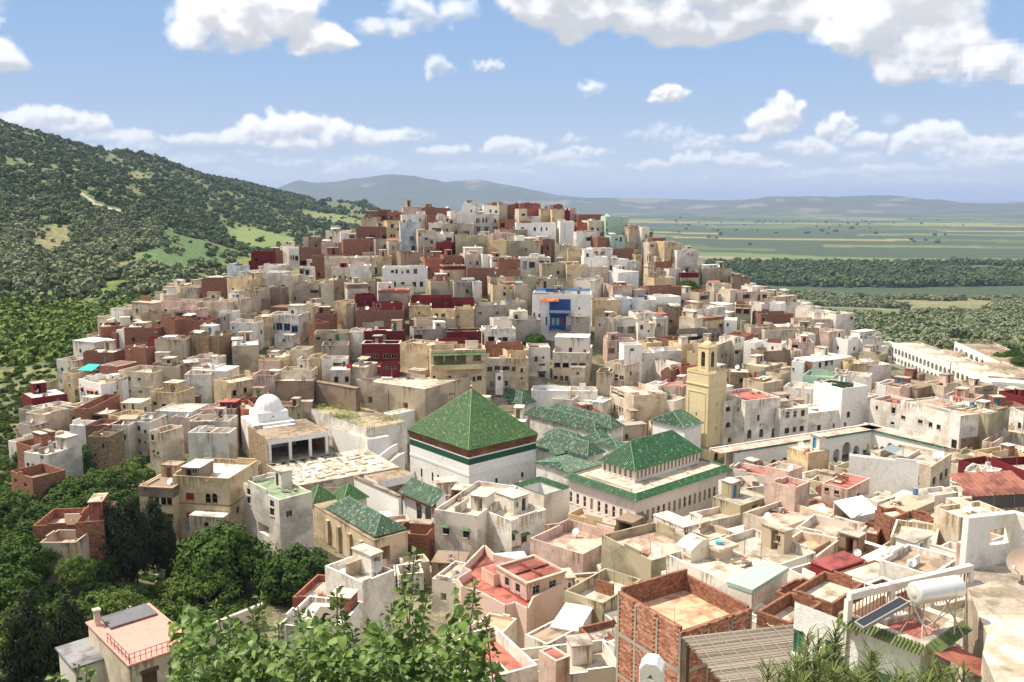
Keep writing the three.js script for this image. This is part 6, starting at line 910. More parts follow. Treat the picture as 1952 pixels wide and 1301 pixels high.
{
const wing=(label,A,Bp,Y,base,depth,n,roofM)=>{
const a=atLevel(...A,Y),b=atLevel(...Bp,Y),L=Math.hypot(b.x-a.x,b.z-a.z),dir=Math.atan2(-(b.z-a.z),b.x-a.x),g=thing('market_hall',label,'market',[a.x,base,a.z],dir),y=Y-base,q=new THREE.Shape();q.moveTo(0,0);q.lineTo(L,0);q.lineTo(L,y);q.lineTo(0,y);
const pitch=L/n;for(let i=0;i<n;i++)for(const[y0,y1]of[[y-2.6,y-0.7],[0.3,y-3.4]]){if(y1-y0<1)continue;const c=(i+0.5)*pitch,w=pitch*0.33,p=new THREE.Path();p.moveTo(c-w,y0);p.lineTo(c-w,y1-w);for(let s=0;s<=8;s++){const an=Math.PI-Math.PI*s/8;p.lineTo(c+Math.cos(an)*w,y1-w+Math.sin(an)*w);}p.lineTo(c+w,y0);q.holes.push(p);}
const e=new THREE.ExtrudeGeometry(q,{depth:0.45,bevelEnabled:false});part('arcade_wall',e,M_WHITE,g,[0,0,-0.45]);flat(g,'roof',-0.2,L+0.2,-depth,0.05,y+0.02,roofM);part('parapet',boxGeo(0,L,y+0.02,y+0.6,-0.35,0),M_WHITE,g);part('back_wall',boxGeo(0,L,0,y,-Math.min(3.2,depth)-0.2,-Math.min(3.2,depth)),M_WHITE_OLD,g);part('end_wall',Q_().quad([L,0,0],[L,0,-depth],[L,y,-depth],[L,y,0]).quad([0,0,-depth],[0,0,0],[0,y,0],[0,y,-depth]).geo(),M_WHITE_OLD,g);part('kerb',boxGeo(0,L,y+0.02,y+0.5,-depth,-depth+0.3),roofMat('c'),g);
addFoot(a.x+Math.cos(dir)*L/2-Math.sin(dir)*depth/2,a.z-Math.sin(dir)*L/2-Math.cos(dir)*depth/2,L,depth,dir);
};
const b0=46;
wing('long white arcaded market front with two rows of small arches',[1693,654],[1897,731],57.2,47,9,26,roofMat('c'));wing('arched white inner wall of the far market court',[1775,674],[1818,680],55.8,50,7,6,M_BROWNROOF);wing('arched white inner wall of the near market court',[1853,691],[1925,722],56.6,50,8,9,M_BROWNROOF);wing('outer brown-roofed market wing along the grove',[1820,655],[1952,718],54.5,46,12,12,M_BROWNROOF);wing('low white gallery at the right end of the market',[1890,732],[1975,738],57.5,49,8,10,roofMat('w'));wing('lower pale green walled gallery in front of the market',[1695,690],[1830,730],52,45,4,18,roofMat('k'));keep(1690,1952,740,245);
}
{
const X=ZR(1000,530),r=house(X,[70,612,150,600,'V',{d:9,yaw:5,h:12.5,par:1.0,r:'w',w:[[88,338,16,44,'a','b'],[137,350,16,40,'a','b'],[202,395,16,80,'a','b'],[435,398,38,80,'g','b'],[498,347,12,18,'o'],[515,347,12,18,'o'],[420,535,26,34,'a','b'],[502,282,10,10,'o']],l:'tall white house with bright blue balconies and a blue-walled roof terrace'}]);
const g=r.g,ppm=F/(r.z*CP+(CAMY-r.C.y)*SP)*X.s,lx=(x)=>(x-341)/ppm,ly=(y)=>r.H-(y-150)/ppm,MB=mat(0.025,0.075,0.23,'clean',0.7),MB2=mat(0.10,0.29,0.52,'clean',0.7),MT=mat(0.55,0.2,0.1,'roof');
part('roof_wall',boxGeo(lx(90),lx(600),ly(150)+0.003,ly(128),-8.6,-8.4),MB2,g,null,'sky blue inside wall of the roof terrace');part('roof_wall',boxGeo(lx(185),lx(360),ly(150)+0.003,ly(118),-5,-4.8),MB,g);part('coping',boxGeo(lx(66),lx(230),ly(150),ly(143),-0.25,0.04),MB2,g);
part('terrace_panel',boxGeo(lx(228),lx(425),ly(300),ly(196),0.004,0.06),mat(0.03,0.09,0.25,'clean',0.7),g,null,'deep blue recessed terrace');part('awning',Q_().quad([lx(145),ly(212),1.5],[lx(318),ly(212),1.5],[lx(310),ly(186),0.3],[lx(150),ly(186),0.3]).geo(),MT,g);for(const x of[150,235,312])part('awning_post',boxGeo(lx(x),lx(x)+0.09,ly(296),ly(210),1.35,1.44),FRAME.b,g);  // Flat blue wall panel on the front, no recess behind it.
for(const[y0,y1,n]of[[292,330,'upper'],[435,478,'lower']]){const b=part('balcony',boxGeo(lx(228),lx(428),ly(y1)-0.0,ly(y1)+0.18,0.3,1.7),MB,g),q=Q_();for(let i=0;i<=14;i++){const x=mix(lx(229),lx(425),i/14);q.box(x,x+0.05,ly(y1)+0.18,ly(y0),1.6,1.66);}q.box(lx(228),lx(428),ly(y0),ly(y0)+0.08,1.56,1.7).box(lx(228),lx(228)+0.06,ly(y1)+0.18,ly(y0),0.3,1.6).box(lx(428)-0.06,lx(428),ly(y1)+0.18,ly(y0),0.3,1.6);part('railing',q.geo(),FRAME.b,b);}
part('blue_front',boxGeo(lx(236),lx(402),ly(470),ly(332),0.0,0.25),MB,g);for(const[x,t]of[[267,'a'],[308,'a'],[352,'d']]){const w=part(t==='d'?'door':'window',PANE,t==='d'?WOOD_DOOR.r:WOOD_DOOR.l,g,[lx(x),ly(436),0.26]);w.scale.set(0.9,1.9,1);part('frame',FR[0],FRAME.b,w);}
for(const[x0,y0,x1,y1]of[[405,225,428,172],[480,228,512,118]])part('chimney',Q_().box(lx(x0),lx(x1),ly(y0),ly(y1),-1.6,-0.9).box(lx(x0)-0.1,lx(x1)+0.1,ly(y1),ly(y1)+0.2,-1.7,-0.8).geo(),wallMat('N'),g);
}
{
const X=ZR(650,540),r=house(X,[822,1332,615,910,'O',{d:8,yaw:-9,h:11,par:0.9,r:'p',blank:1,w:[[895,705,90,90,'o'],[1000,705,90,90,'o'],[1105,705,90,90,'o'],[1250,690,74,60,'o'],[855,862,24,14,'o'],[1000,876,30,50,'w','t'],[1148,890,46,46,'w','l'],[1210,882,56,46,'w','l'],[1270,872,46,44,'w','l']],l:'beige house with a dark planted loggia and a bright blank side wall'}]);
const g=r.g,ppm=F/(r.z*CP+(CAMY-r.C.y)*SP)*X.s,lx=(x)=>(x-1077)/ppm,ly=(y)=>r.H-(y-615)/ppm;part('loggia_wall',boxGeo(lx(825),lx(1325),ly(790),ly(745),0.02,0.9),wallMat('O'),g);part('loggia_eave',Q_().quad([lx(825),ly(660),0.7],[lx(1325),ly(660),0.7],[lx(1325),ly(640),0.02],[lx(825),ly(640),0.02]).geo(),M_HOODG,g);
part('plants',leafSoup(700,(i,q)=>[mix(lx(850),lx(1140),q()),ly(745)+q()*q()*1.1,0.3+q()*0.5,0,0.6,0.6],0.22,66,0,0.5),LEAF.lush[0],g).userData.kind='stuff';
}
house(ZR(650,540),[540,822,560,905,'O',{d:6,yaw:30,h:11.5,z:195,blank:1,par:0.4,r:'p',l:'sunlit blank beige end wall left of the planted loggia'}]);
table(ZR(1000,530),[[60,415,1035,1100,'V',{d:5,yaw:6,h:4,blank:1,par:0.8,r:'w',l:'low white parapet wall behind the green naves'}],[395,672,1040,1115,'W',{d:5,yaw:3,h:4,blank:1,par:0.8,r:'w',l:'low white stepped roof below the cream apartment house'}],[255,440,1115,1180,'w',{d:5,yaw:20,h:4,blank:1,par:0.4,r:'c'}],[445,720,1130,1200,'W',{d:5,yaw:30,h:4,blank:1,par:0.4,r:'w'}],[660,800,870,1110,'T',{d:5,yaw:15,h:8,blank:1}]]);
house(ZR(650,540),[130,770,885,1190,'T',{e:975,h:8.5,d:12,R:1100,w:[[266,1076,40,64,'o'],[592,1128,40,60,'o']],rw:[[1000,1020,8,26,'o'],[1020,1020,8,26,'o'],[1042,1020,8,26,'o']],par:0.35,r:'c',l:'long old building with black-streaked tan walls behind the mausoleum'}]);
house(ZR(350,680),[1185,1578,225,475,'N',{e:292,h:7,d:1.2,par:0.02,blank:1,l:'long free-standing stained brown wall beside the overgrown roof'}]);
house(ZR(700,700),[150,230,420,640,'V',{e:440,d:5,h:7,R:480,blank:1,w:[[188,540,20,40,'a','n']],r:'c',par:0.2,l:'white corner block with a small arched niche beside the mausoleum'}]);
house(ZR(0,880,3.09),[1015,1345,92,412,'O',{z:121,yaw:10,d:9,par:0.7,band:[3.9,'N',0.2],r:'w',k:[[1068,1170,42,0.3,'N','w']],kd:4,w:[[1118,108,44,44,'s','r'],[1248,108,46,46,'w','l'],[1117,208,46,44,'s','r'],[1224,218,30,60,'a','n'],[1263,218,30,60,'a','n'],[1120,318,46,32,'s','r'],[1254,312,38,46,'w','k'],[1108,382,34,64,'d','l']],l:'big ochre and brown three-storey house with red shutters above the dark trees'}]);
house(ZR(0,880,3.09),[815,1012,150,400,'O',{z:120.5,yaw:10,d:7,par:0.6,band:[0.1,'N',1.4],r:'w',w:[[886,232,28,56,'a','k'],[921,232,28,56,'a','k'],[962,232,28,56,'a','k'],[996,232,28,56,'a','k'],[1000,328,44,40,'o'],[880,330,40,40,'w','k']],l:'lower ochre wing with four pointed arch windows beside the red-shuttered house'}]);
house(ZR(350,880,3.09),[350,560,128,480,'w',{z:118,e:228,h:8,d:10,R:668,par:0.25,r:'g',w:[[383,180,20,40,'w','k'],[383,230,20,40,'w','k'],[520,250,22,40,'w','k'],[520,300,22,42,'w','k'],[470,400,60,60,'o'],[525,440,50,70,'o']],rw:[[622,310,34,40,'w','l']],l:'off-white two-storey house with a pale green flat roof beside the gatehouse'}]);
table(ZR(700,880,3.09,undefined,60),[
[395,648,283,555,'w',{e:322,h:8,R:850,d:12,par:0.7,r:'c',w:[[463,408,38,48,'h','n'],[583,428,40,50,'h','n']],k:[[610,745,222,3.5,'w','c']],kd:3,l:'off-white house with two green-tiled window hoods in front of the mausoleum'}],
[850,1055,350,560,'W',{e:282,h:7.5,d:8,par:0.9,r:'c',w:[[842+14,446,34,48,'h','n'],[925,455,34,48,'h','n'],[868,515,80,14,'o']],k:[[862,1020,222,3.5,'W','c']],kd:4,l:'white house with a stair room on its terrace beside the hooded windows'}],
[378,566,592,690,'N',{e:604,h:4,d:4,par:0.05,r:'c',w:[[528,660,50,36,'o']]}],[1055,1182,290,330,'B',{e:245,h:3,d:1,par:0.02,blank:1,l:'low brown brick wall behind the white terrace house'}],
[960,1270,452,640,'P',{e:548,h:7,d:9,par:1.2,r:'p',blank:1,l:'pale pink and whitewashed terrace wall below the prayer hall'}],[380,530,690,800,'w',{e:720,h:4,d:6,r:'k',par:0.4}],
[640,730,660,700,'w',{h:3,d:3,par:0.3}],
]);
table(ZR(1050,880,3.09,undefined,55),[
[100,378,308,380,'O',{e:378,h:4,d:5,par:0.9,blank:1,r:'p'}],[300,592,432,700,'K',{e:585,h:8,d:8,par:1.0,blank:1,r:'p',l:'large blank olive retaining wall house below the prayer hall'}],
[385,482,338,430,'N',{e:362,h:5,R:606,par:0.05,r:'n',w:[[440,395,80,60,'o']],l:'small hut with a brown reed-mat roof and dark porch'}],[606,782,312,500,'w',{e:388,h:5.5,R:886,par:0.05,r:'p',w:[[684,424,26,40,'g','k']],rw:[[795,446,30,50,'d','n']],l:'whitewashed hut with a pink sloping roof and a grilled window'}],
[682,1045,548,800,'w',{e:715,h:7,d:12,par:0.7,r:'c',blank:1,l:'long weathered white wall house with a wide cream roof'}],[505,633,655,770,'B',{e:692,h:4.5,R:712,par:0.05,r:'w',blank:1,rw:[[665,710,20,60,'d','l']],l:'little brick hut with a white slab roof behind the bare brick house'}],
[318,376,700,810,'O',{e:722,h:4.5,R:442,par:0.05,r:'w',blank:1,l:'pale yellow roof hut beside the bare brick house'}],[82,305,762,960,'K',{e:838,h:6,d:7,par:1.1,blank:1,r:'c',l:'olive and whitewashed terrace block left of the bare brick house'}],
[0,160,985,1120,'V',{h:4,yaw:20,d:5,par:0.05,r:'w',w:[[127,1050,36,120,'d','w']],l:'white hut with a grey glazed door below the olive terrace block'}],
]);
table(ZR(1350,950,3.707,undefined,45),[
[0,258,165,220,'w',{e:108,h:3.4,d:4,par:0.9,blank:1,r:'p'}],[258,612,102,260,'C',{e:222,h:4.5,d:8,par:0.9,blank:1,r:'p',l:'cream parapet wall around a pink roof below the pink houses'}],[615,1008,215,350,'w',{e:305,h:4,d:6,par:1,blank:1,r:'p',l:'long whitewashed parapet wall with a slanting shadow side'}],
[215,302,385,480,'B',{e:405,h:5,R:388,par:0.05,r:'c',blank:1,l:'half brick half plaster stair hut on a wide cream roof'}],[140,312,588,700,'w',{e:645,h:5,d:6,par:0.1,r:'c',blank:1,band:[0.02,'g',0.3],l:'low white house with a green-edged cream roof'}],
[480,760,345,480,'C',{e:420,h:4.5,d:6,par:0.9,r:'t',blank:1}],[560,822,500,640,'W',{e:622,h:4,d:6,par:1.3,blank:1,r:'k',l:'white wall in front of a dark red water tank'}],
[592,882,650,790,'B',{e:748,h:4,d:5,par:0.7,blank:1,r:'c',l:'low bare brick wall house behind the reed pergola'}],[475,582,660,800,'B',{e:700,h:4,d:4,par:0.6,blank:1,r:'c'}],[345,582,798,890,'B',{e:885,h:3.4,d:4.5,par:1,blank:1,r:'c',l:'small open brick enclosure behind the reed pergola'}],[705,1045,400,480,'N',{e:500,h:3.4,d:7,par:0.9,r:'t',blank:1,l:'brown walled terrace with an orange tiled floor'}],[920,1110,520,600,'B',{e:600,h:3.2,d:5,par:0.1,r:'c',blank:1}],
]);
table(ZR(1350,750,4.8175,undefined,70),[
[730,922,490,660,'O',{e:552,h:6.5,R:1186,d:9,par:0.08,blank:1,r:'c',l:'plain ochre cube with a gravelly roof in front of the courtyard'}],[525,742,668,900,'P',{e:722,h:8,d:7,R:960,par:0.4,blank:1,r:'p',l:'tall plain pink house with a satellite dish on its edge'}],
[585,802,815,1150,'P',{e:870,h:8,R:1042,d:8,par:0.7,blank:1,r:'r',rw:[[940,925,116,90,'g','k']],l:'pink house with a red roof and a wide barred window'}],[1045,1286,828,1000,'P',{e:884,h:6,d:7,par:0.15,r:'r',w:[[1090,886,40,36,'w','n'],[1180,912,44,38,'w','n']],l:'small pink house with two windows and a red roof'}],
[270,520,885,960,'w',{e:850,h:4,d:5,par:0.9,r:'k',blank:1}],[300,560,990,1060,'K',{h:3.5,yaw:-38,d:5,par:0.1,r:'k',w:[[342,1030,50,40,'o'],[430,1045,50,36,'o']]}],[185,525,700,760,'w',{e:760,h:5,d:5,par:0.6,r:'r',blank:1}],
[1400,1560,950,1050,'w',{e:1000,h:4,d:4,par:0.4,r:'c',blank:1}],
]);
table(ZR(1552,800,4.8175,undefined,60),[
[325,970,330,690,'V',{e:402,h:8,R:1012,d:6,par:0.3,blank:1,r:'k',l:'white-painted blank block with junk piled on its roof'}],[1080,1268,435,620,'C',{e:312,h:7,d:8,par:0.5,r:'k',w:[[1105,565,26,70],[1170,528,26,80],[1217,492,26,80]],l:'cream house with three tall windows behind the white-painted block'}],
[600,850,790,900,'T',{e:860,h:4.5,d:7,par:0.05,r:'n',blank:1,l:'low tan hut with moss growing on its flat roof'}],[960,1110,640,800,'w',{e:700,h:5,d:4,par:0.6,blank:1}],[1110,1345,800,1050,'C',{e:900,h:6,d:6,par:0.5,r:'c',blank:1,l:'bright cream house corner below the rust-roofed shed'}],
[1330,1640,372,480,'M',{e:468,h:4,d:6,par:1.2,blank:1,r:'c',l:'long dark red parapet wall at the right edge of the lower town'}],[1640,1950,360,520,'M',{e:478,h:4.5,d:6,par:1.2,blank:1,r:'c'}],[1470,1800,282,400,'O',{e:380,h:4.5,d:6,par:0.8,blank:1,r:'c',l:'pale yellow parapet wall behind the dark red wall'}],[1645,1930,95,240,'C',{e:130,h:5,d:6,par:1,r:'p',blank:1}],[1380,1640,470,560,'W',{e:520,h:4,d:5,par:0.4,r:'w',blank:1}],
[715,975,905,1050,'B',{e:980,h:4.5,d:4,par:0.8,blank:1,r:'c',l:'ragged brick roof wall below the mossy hut'}],[560,710,830,1080,'B',{e:900,h:5,d:3,par:0.4,blank:1,r:'c'}],[415,585,1030,1100,'B',{e:1060,h:3,d:4,par:0.6,blank:1}],[700,1120,1080,1200,'C',{e:1150,h:3.6,d:6,par:0.6,blank:1,r:'c'}],
[1460,1720,700,760,'W',{e:760,h:3.5,d:5,par:0.05,r:'w',blank:1,l:'low white slab roof carrying a dish below the rust-roofed shed'}],
]);
table(ZR(0,880,3.09,98),[
[440,608,362,640,'B',{e:350,d:7,par:1.0,r:'p',blank:1,k:[[520,612,245,0.8,'R','p']],kd:3,l:'unfinished red brick house with a red roof room among the garden trees'}],[190,440,380,500,'B',{e:372,d:6,par:1.2,r:'p',blank:1,z:101,l:'brick-walled wing with a pink roof among the garden trees'}],[230,440,478,660,'T',{e:480,d:4,par:1.1,r:'p',blank:1,z:95}],[78,228,520,610,'D',{e:515,d:3,z:95,par:0.3,blank:1}],
]);
table(ZR(350,880,3.09,84),[
[922,1052,735,960,'w',{e:715,d:6,par:0.9,r:'w',blank:1,R:1060,yaw:10}],[1052,1240,715,960,'W',{e:640,d:6,par:0.7,r:'w',blank:1,k:[[1105,1235,560,1.5,'W','c']],kd:3,z:83,l:'white stepped house with a sunken terrace behind the leafy branches'}],[640,820,800,900,'R',{e:820,d:6,par:0.8,r:'p',blank:1,z:88,l:'small red-walled roof terrace below the round garden trees'}],[560,900,960,1040,'W',{e:1000,d:6,par:0.5,r:'w',blank:1,z:74}],
]);
table(ZR(700,880,3.09,undefined,40),[[545,720,1052,1150,'C',{e:1092,h:3.2,d:6,r:'t',par:0.3,blank:1,l:'orange tiled terrace half hidden behind the leafy shoots'}],[715,1005,1240,1300,'W',{yaw:-28,h:3.4,d:7,par:1,r:'r',blank:1,l:'white walled red roof below the pink compound'}],[1010,1112,1115,1301,'P',{e:1180,h:4.4,R:1200,r:'r',par:0.1,blank:1,l:'pink stair hut with a dull red roof below the weedy plot'}],[930,1060,1020,1120,'w',{e:1080,h:3.6,d:5,r:'n',par:0.2,blank:1,l:'low hut with a debris-covered roof below the pink compound'}]]);
{
const YF=100-tOf(1150)*88,base=YF-5,k=cornerAt('pink_house','pale pink roof compound with a red floor and a flat-roofed pavilion','house',975,1205,YF,base,36),g=k.g,Z=(x,y)=>[700+x/3.09,880+y/3.09],pts=[[530,690],[610,640],[565,620],[690,492],[748,548],[890,580],[1010,620],[1180,700],[975,800],[945,865],[870,828],[815,845],[640,755],[560,735]].map((p)=>k.loc(...Z(...p),YF+0.9)),s=new THREE.Shape(pts.map(([x,z])=>new THREE.Vector2(x,-z)));
const fl=new THREE.ShapeGeometry(s);fl.rotateX(-Math.PI/2);{const uv=fl.attributes.uv,p=fl.attributes.position;for(let i=0;i<uv.count;i++)uv.setXY(i,p.getX(i),p.getZ(i));}part('floor',fl,roofMat('r'),g,[0,5,0]);
for(let i=0;i<pts.length;i++){const a=pts[i],b=pts[(i+1)%pts.length],L=Math.hypot(b[0]-a[0],b[1]-a[1]),w=part('wall',Q_().box(0,L,0,5.9,-0.12,0.12).geo(),wallMat('P'),g,[a[0],0,a[1]]);w.rotation.y=Math.atan2(-(b[1]-a[1]),b[0]-a[0]);}
const YP=YF+2.05,c=k.loc(...Z(940,722),YP),l=k.loc(...Z(733,627),YP),r=k.loc(...Z(1180,657),YP),x0=c[0],x1=r[0],z1=c[1],z0=l[1];
blockWalls(g,x0,x1,z0,z1,5.02,YP-base,wallMat('P'),[[0.8,1.7,0.55,1.5,'g','w'],[(x1-x0)-2.2,(x1-x0)-1.3,0.55,1.5,'g','w']],[[1.2,2.0,0.5,1.45,'g','l'],[(z1-z0)-2.4,(z1-z0)-1.6,0.5,1.45,'g','l']],'pavilion');const yr=YP-base;
flat(g,'pavilion_roof',x0,x1,z0,z1,yr-0.15,roofMat('r'));part('roof_rim',Q_().box(x0-0.1,x1+0.1,yr-0.14,yr+0.1,z1-0.25,z1+0.1).box(x0-0.1,x1+0.1,yr-0.14,yr+0.1,z0-0.1,z0+0.25).box(x0-0.1,x0+0.25,yr-0.14,yr+0.1,z0+0.25,z1-0.25).box(x1-0.25,x1+0.1,yr-0.14,yr+0.1,z0+0.25,z1-0.25).geo(),wallMat('P'),g);
const xm=(x0+x1)/2,zm=(z0+z1)/2;part('roof_rib',Q_().box(xm-0.12,xm+0.12,yr-0.14,yr+0.07,z0+0.25,z1-0.25).box(x0+0.25,xm-0.12,yr-0.14,yr+0.065,zm-0.12,zm+0.12).box(xm+0.12,x1-0.25,yr-0.14,yr+0.065,zm-0.12,zm+0.12).geo(),mat(0.34,0.10,0.09,'roof'),g);part('skirting',Q_().box(x0-0.05,x1+0.05,5.01,5.2,z1,z1+0.05).box(x0-0.05,x0,5.01,5.2,z0,z1).geo(),mat(0.34,0.06,0.06,'clean'),g);
const b2=k.loc(...Z(770,640),YF+1.2);part('stair_box',boxGeo(b2[0]-1.4,b2[0]+1.4,5.01,6.4,b2[1]-1.2,b2[1]+1.2),wallMat('P'),g);flat(g,'stair_box_roof',b2[0]-1.3,b2[0]+1.3,b2[1]-1.1,b2[1]+1.1,6.41,roofMat('r'));
k.foot(-7,8,-10,3);keep(870,1085,1230,95);
}
{
const YT=CAMY-tOf(1198.8)*52,base=YT-9,k=cornerAt('brick_house','unplastered red brick house with concrete piers and a roofless tiled top floor','house',1300.8,1198.8,YT,base,32),g=k.g,Z=(x,y)=>[1050+x/3.09,880+y/3.09],a=-k.loc(...Z(310,790))[1],b=k.loc(...Z(1236,872))[0],H=9,t=0.22;
const core=mat(0.34,0.24,0.18,'roof');blockWalls(g,0,b,-a,0,0,H-1.3,core,[],[],'mortar_core');{const q=Q_();q.box(0,b,H-1.3,H-0.25,-t,0,'u').box(0,t,H-1.3,H,-a,-t,'u').box(t,b,H-1.3,H+0.25,-a,-a+t,'u').box(b-t,b,H-1.3,H-0.1,-a+t,-t,'u');part('roof_wall',q.geo(),mat(0.41,0.195,0.13,'brick'),g);}flat(g,'roof_floor',t,b-t,-a+t,-t,H-1.28,mat(0.68,0.44,0.29,'roof'));
const bg=new THREE.BoxGeometry(0.29,0.135,0.06);const BM=[[0.43,0.195,0.125],[0.37,0.16,0.105],[0.48,0.24,0.16],[0.32,0.14,0.09],[0.52,0.30,0.21]].map((c)=>mat(c[0],c[1],c[2],null,0.95));const r=rngOf(64),rest=BM.map(()=>[]);let n=0;
const pier=(u,L)=>{for(const p of[0.02,0.36,0.7,0.98])if(Math.abs(u-p*L)<0.16)return true;return false;};
for(const[face,L,top]of[['l',a,H],['f',b,H-0.25]])for(let row=0;row<56;row++){const y=top-0.08-row*0.155;if(y<0.3)break;const beam=Math.abs(y-(H-3.0))<0.14||Math.abs(y-(H-6))<0.14;if(beam)continue;for(let i=0;i<L/0.305;i++){const u=(i+0.5+(row%2)*0.5)*0.305;if(u>L-0.15||u<0.15||pier(u,L)||r()<0.012)continue;const d=0.015+0.02*r(),m=Math.floor(r()*5),pos=face==='f'?[u,y,d]:[-d,y,-u];if(n<300&&face==='l'&&row<26){const q=part('brick',bg,BM[m],g,pos);if(face==='l')q.rotation.y=-Math.PI/2;n++;}else{const q=bg.clone();if(face==='l')q.rotateY(-Math.PI/2);q.translate(...pos);rest[m].push(q);}}}
rest.forEach((l,m)=>{if(l.length)part('brickwork',mergeGeometries(l),BM[m],g).userData.kind='stuff';});
const pm=wallMat('G');for(const[L,f]of[[a,'l'],[b,'f']]){for(const p of[0.02,0.36,0.7,0.98])part('pier',f==='l'?boxGeo(-0.07,0.0,0,H-0.3,-p*L-0.1,-p*L+0.1):boxGeo(p*L-0.1,p*L+0.1,0,H-0.5,0,0.07),pm,g);for(const y of[H-3,H-6])part('beam',f==='l'?boxGeo(-0.06,0.0,y-0.13,y+0.13,-L,0):boxGeo(0,L,y-0.13,y+0.13,0,0.06),pm,g);}
const r2=rngOf(9);for(let i=0;i<9;i++){const x=i%2?t+0.4+r2()*0.4:b*r2(),m=part('reinforcing_bar',new THREE.CylinderGeometry(0.012,0.012,1.2,5),FRAME.n,g,[i%2?0.1:x,H+0.4,i%2?-a*r2():-a+0.1]);m.rotation.z=(r2()-0.5)*0.5;}
part('lower_block',Q_().box(0.6,4.2,1,H-4.6,0.02,3.2,'b').geo(),mat(0.46,0.215,0.135,'brick'),g);flat(g,'lower_roof',0.5,4.3,0.1,3.3,H-4.59,roofMat('c'));k.foot(0,b,-a,3);keep(1135,1480,1301,60);
}
{
const YT=CAMY-15.2,tp=(x,y,l=YT)=>atLevel(1600+x/3.707,950+y/3.707,l),g=thing('roof_terrace','broad bare cream roof terrace with a pierced end wall','terrace',[24,YT-5,-30],0),L=(p)=>[p.x-24,p.y-YT+5,p.z+30];
const poly=[tp(900,620),tp(935,470),tp(1240,425),tp(1400,400),tp(1700,700),tp(1700,1400),tp(1100,1301),tp(1015,1095),tp(1045,960)].map(L),sh=new THREE.Shape(poly.map((p)=>new THREE.Vector2(p[0],-p[2]))),fl=new THREE.ExtrudeGeometry(sh,{depth:4.6,bevelEnabled:false});fl.rotateX(-Math.PI/2);fl.translate(0,0.4,0);{const uv=fl.attributes.uv,p=fl.attributes.position;for(let i=0;i<uv.count;i++)if(fl.attributes.normal.getY(i)>0.5)uv.setXY(i,p.getX(i),p.getZ(i));}part('floor',fl,[roofMat('c'),wallMat('W')][0],g);
const wall=(a,b,h0,h1,th,m,hole)=>{const dx=b.x-a.x,dz=b.z-a.z,Lw=Math.hypot(dx,dz),s=new THREE.Shape();s.moveTo(0,-1);s.lineTo(Lw,-1);s.lineTo(Lw,h1);s.lineTo(0,h0);if(hole){const p=new THREE.Path();p.moveTo(hole[0]*Lw,hole[2]);p.lineTo(hole[1]*Lw,hole[2]);p.lineTo(hole[1]*Lw,hole[3]);p.lineTo(hole[0]*Lw,hole[3]);s.holes.push(p);}const e=new THREE.ExtrudeGeometry(s,{depth:th,bevelEnabled:true,bevelSize:0.02,bevelThickness:0.02,bevelSegments:1}),w=part('end_wall',e,m,g,L(new THREE.Vector3(a.x,YT,a.z)));w.rotation.y=Math.atan2(-dz,dx);return w;};
wall(tp(850,490),tp(1200,428),2.25,2.15,0.28,wallMat('W'),[0.45,0.86,0.85,1.6]);wall(tp(1200,428),tp(1500,500),2.15,2.05,0.28,wallMat('W'),[0.3,0.9,0.8,1.5]);
addFoot(25,-32,24,22,0);
const YR=CAMY-15.5,k=cornerAt('tiled_room','white rooftop room edged with green tiles and a sunken red roof','house',1764.6,1232,YR,YR-6,40),h=k.g,a=-k.loc(1636,1148)[1],b=k.loc(1869.8,1192.8)[0],y=6;
blockWalls(h,0.25,b-0.25,-a+0.25,-0.25,0,y-0.35,M_WHITE,[[0.6,1.5,1.6,3.6,'d','g']],[[1.0,1.9,2.2,4.2,'d','g'],[3.0,3.7,3.2,4.6,'s','g'],[4.6,5.1,3.5,4.5,'s','g']]);flat(h,'roof',0.3,b-0.3,-a+0.3,-0.3,y-0.6,roofMat('r'));
part('parapet',Q_().box(0,b,y-0.38,y,-0.35,0).box(0,b,y-0.38,y,-a,-a+0.35).box(0,0.35,y-0.38,y,-a+0.35,-0.35).box(b-0.35,b,y-0.38,y,-a+0.35,-0.35).geo(),roofMat('c'),h);
const tile=new THREE.CylinderGeometry(0.06,0.05,0.26,7,1,true,0,Math.PI);tile.rotateX(Math.PI/2*0);const TM=[[0.095,0.135,0.035],[0.065,0.11,0.028],[0.13,0.165,0.06]].map((c)=>mat(c[0],c[1],c[2],null,0.4,{specularIntensity:0.6})),tg=tile.clone();tg.rotateZ(Math.PI/2);tg.rotateY(Math.PI/2);const r=rngOf(3);
const put=(x,z,ry)=>{for(const[off,dy]of[[-0.04,0.02],[0.14,-0.1]]){const m=part('roof_tile',tg,TM[Math.floor(r()*3)],h);m.rotation.order='YXZ';m.rotation.y=ry;m.rotation.x=0.6;m.position.set(x+Math.sin(ry)*(0.1+off),y-0.1+dy,z+Math.cos(ry)*(0.1+off));}};
for(let u=0.1;u<a;u+=0.135)put(0,-u,-Math.PI/2);for(let u=0.1;u<b*0.98;u+=0.135)put(u,0,0);
k.foot(0,b,-a,0,0.5);
part('side_roof',Q_().quad([b*0.1,y-0.6,2.6],[b*0.75,y-1.2,3.0],[b*0.6,y-0.5,0.3],[0,y-0.15,0.3]).geo(),roofMat('r'),h);
const P=tp(690,640,YR+1.55),w=thing('water_heater','silver solar water tank on a crossed metal stand with a tilted collector','water heater',[P.x,YR-0.6,P.z],0),A=tp(545,640,YR+1.5),Bq=tp(850,590,YR+1.5),M_ST=new THREE.MeshStandardMaterial({metalness:0.35,roughness:0.42});M_ST.color.setRGB(0.74,0.73,0.68);const dx=Bq.x-A.x,dz=Bq.z-A.z,len=Math.hypot(dx,dz)*1.02,ry=Math.atan2(-dz,dx),R=0.41;w.rotation.y=ry;
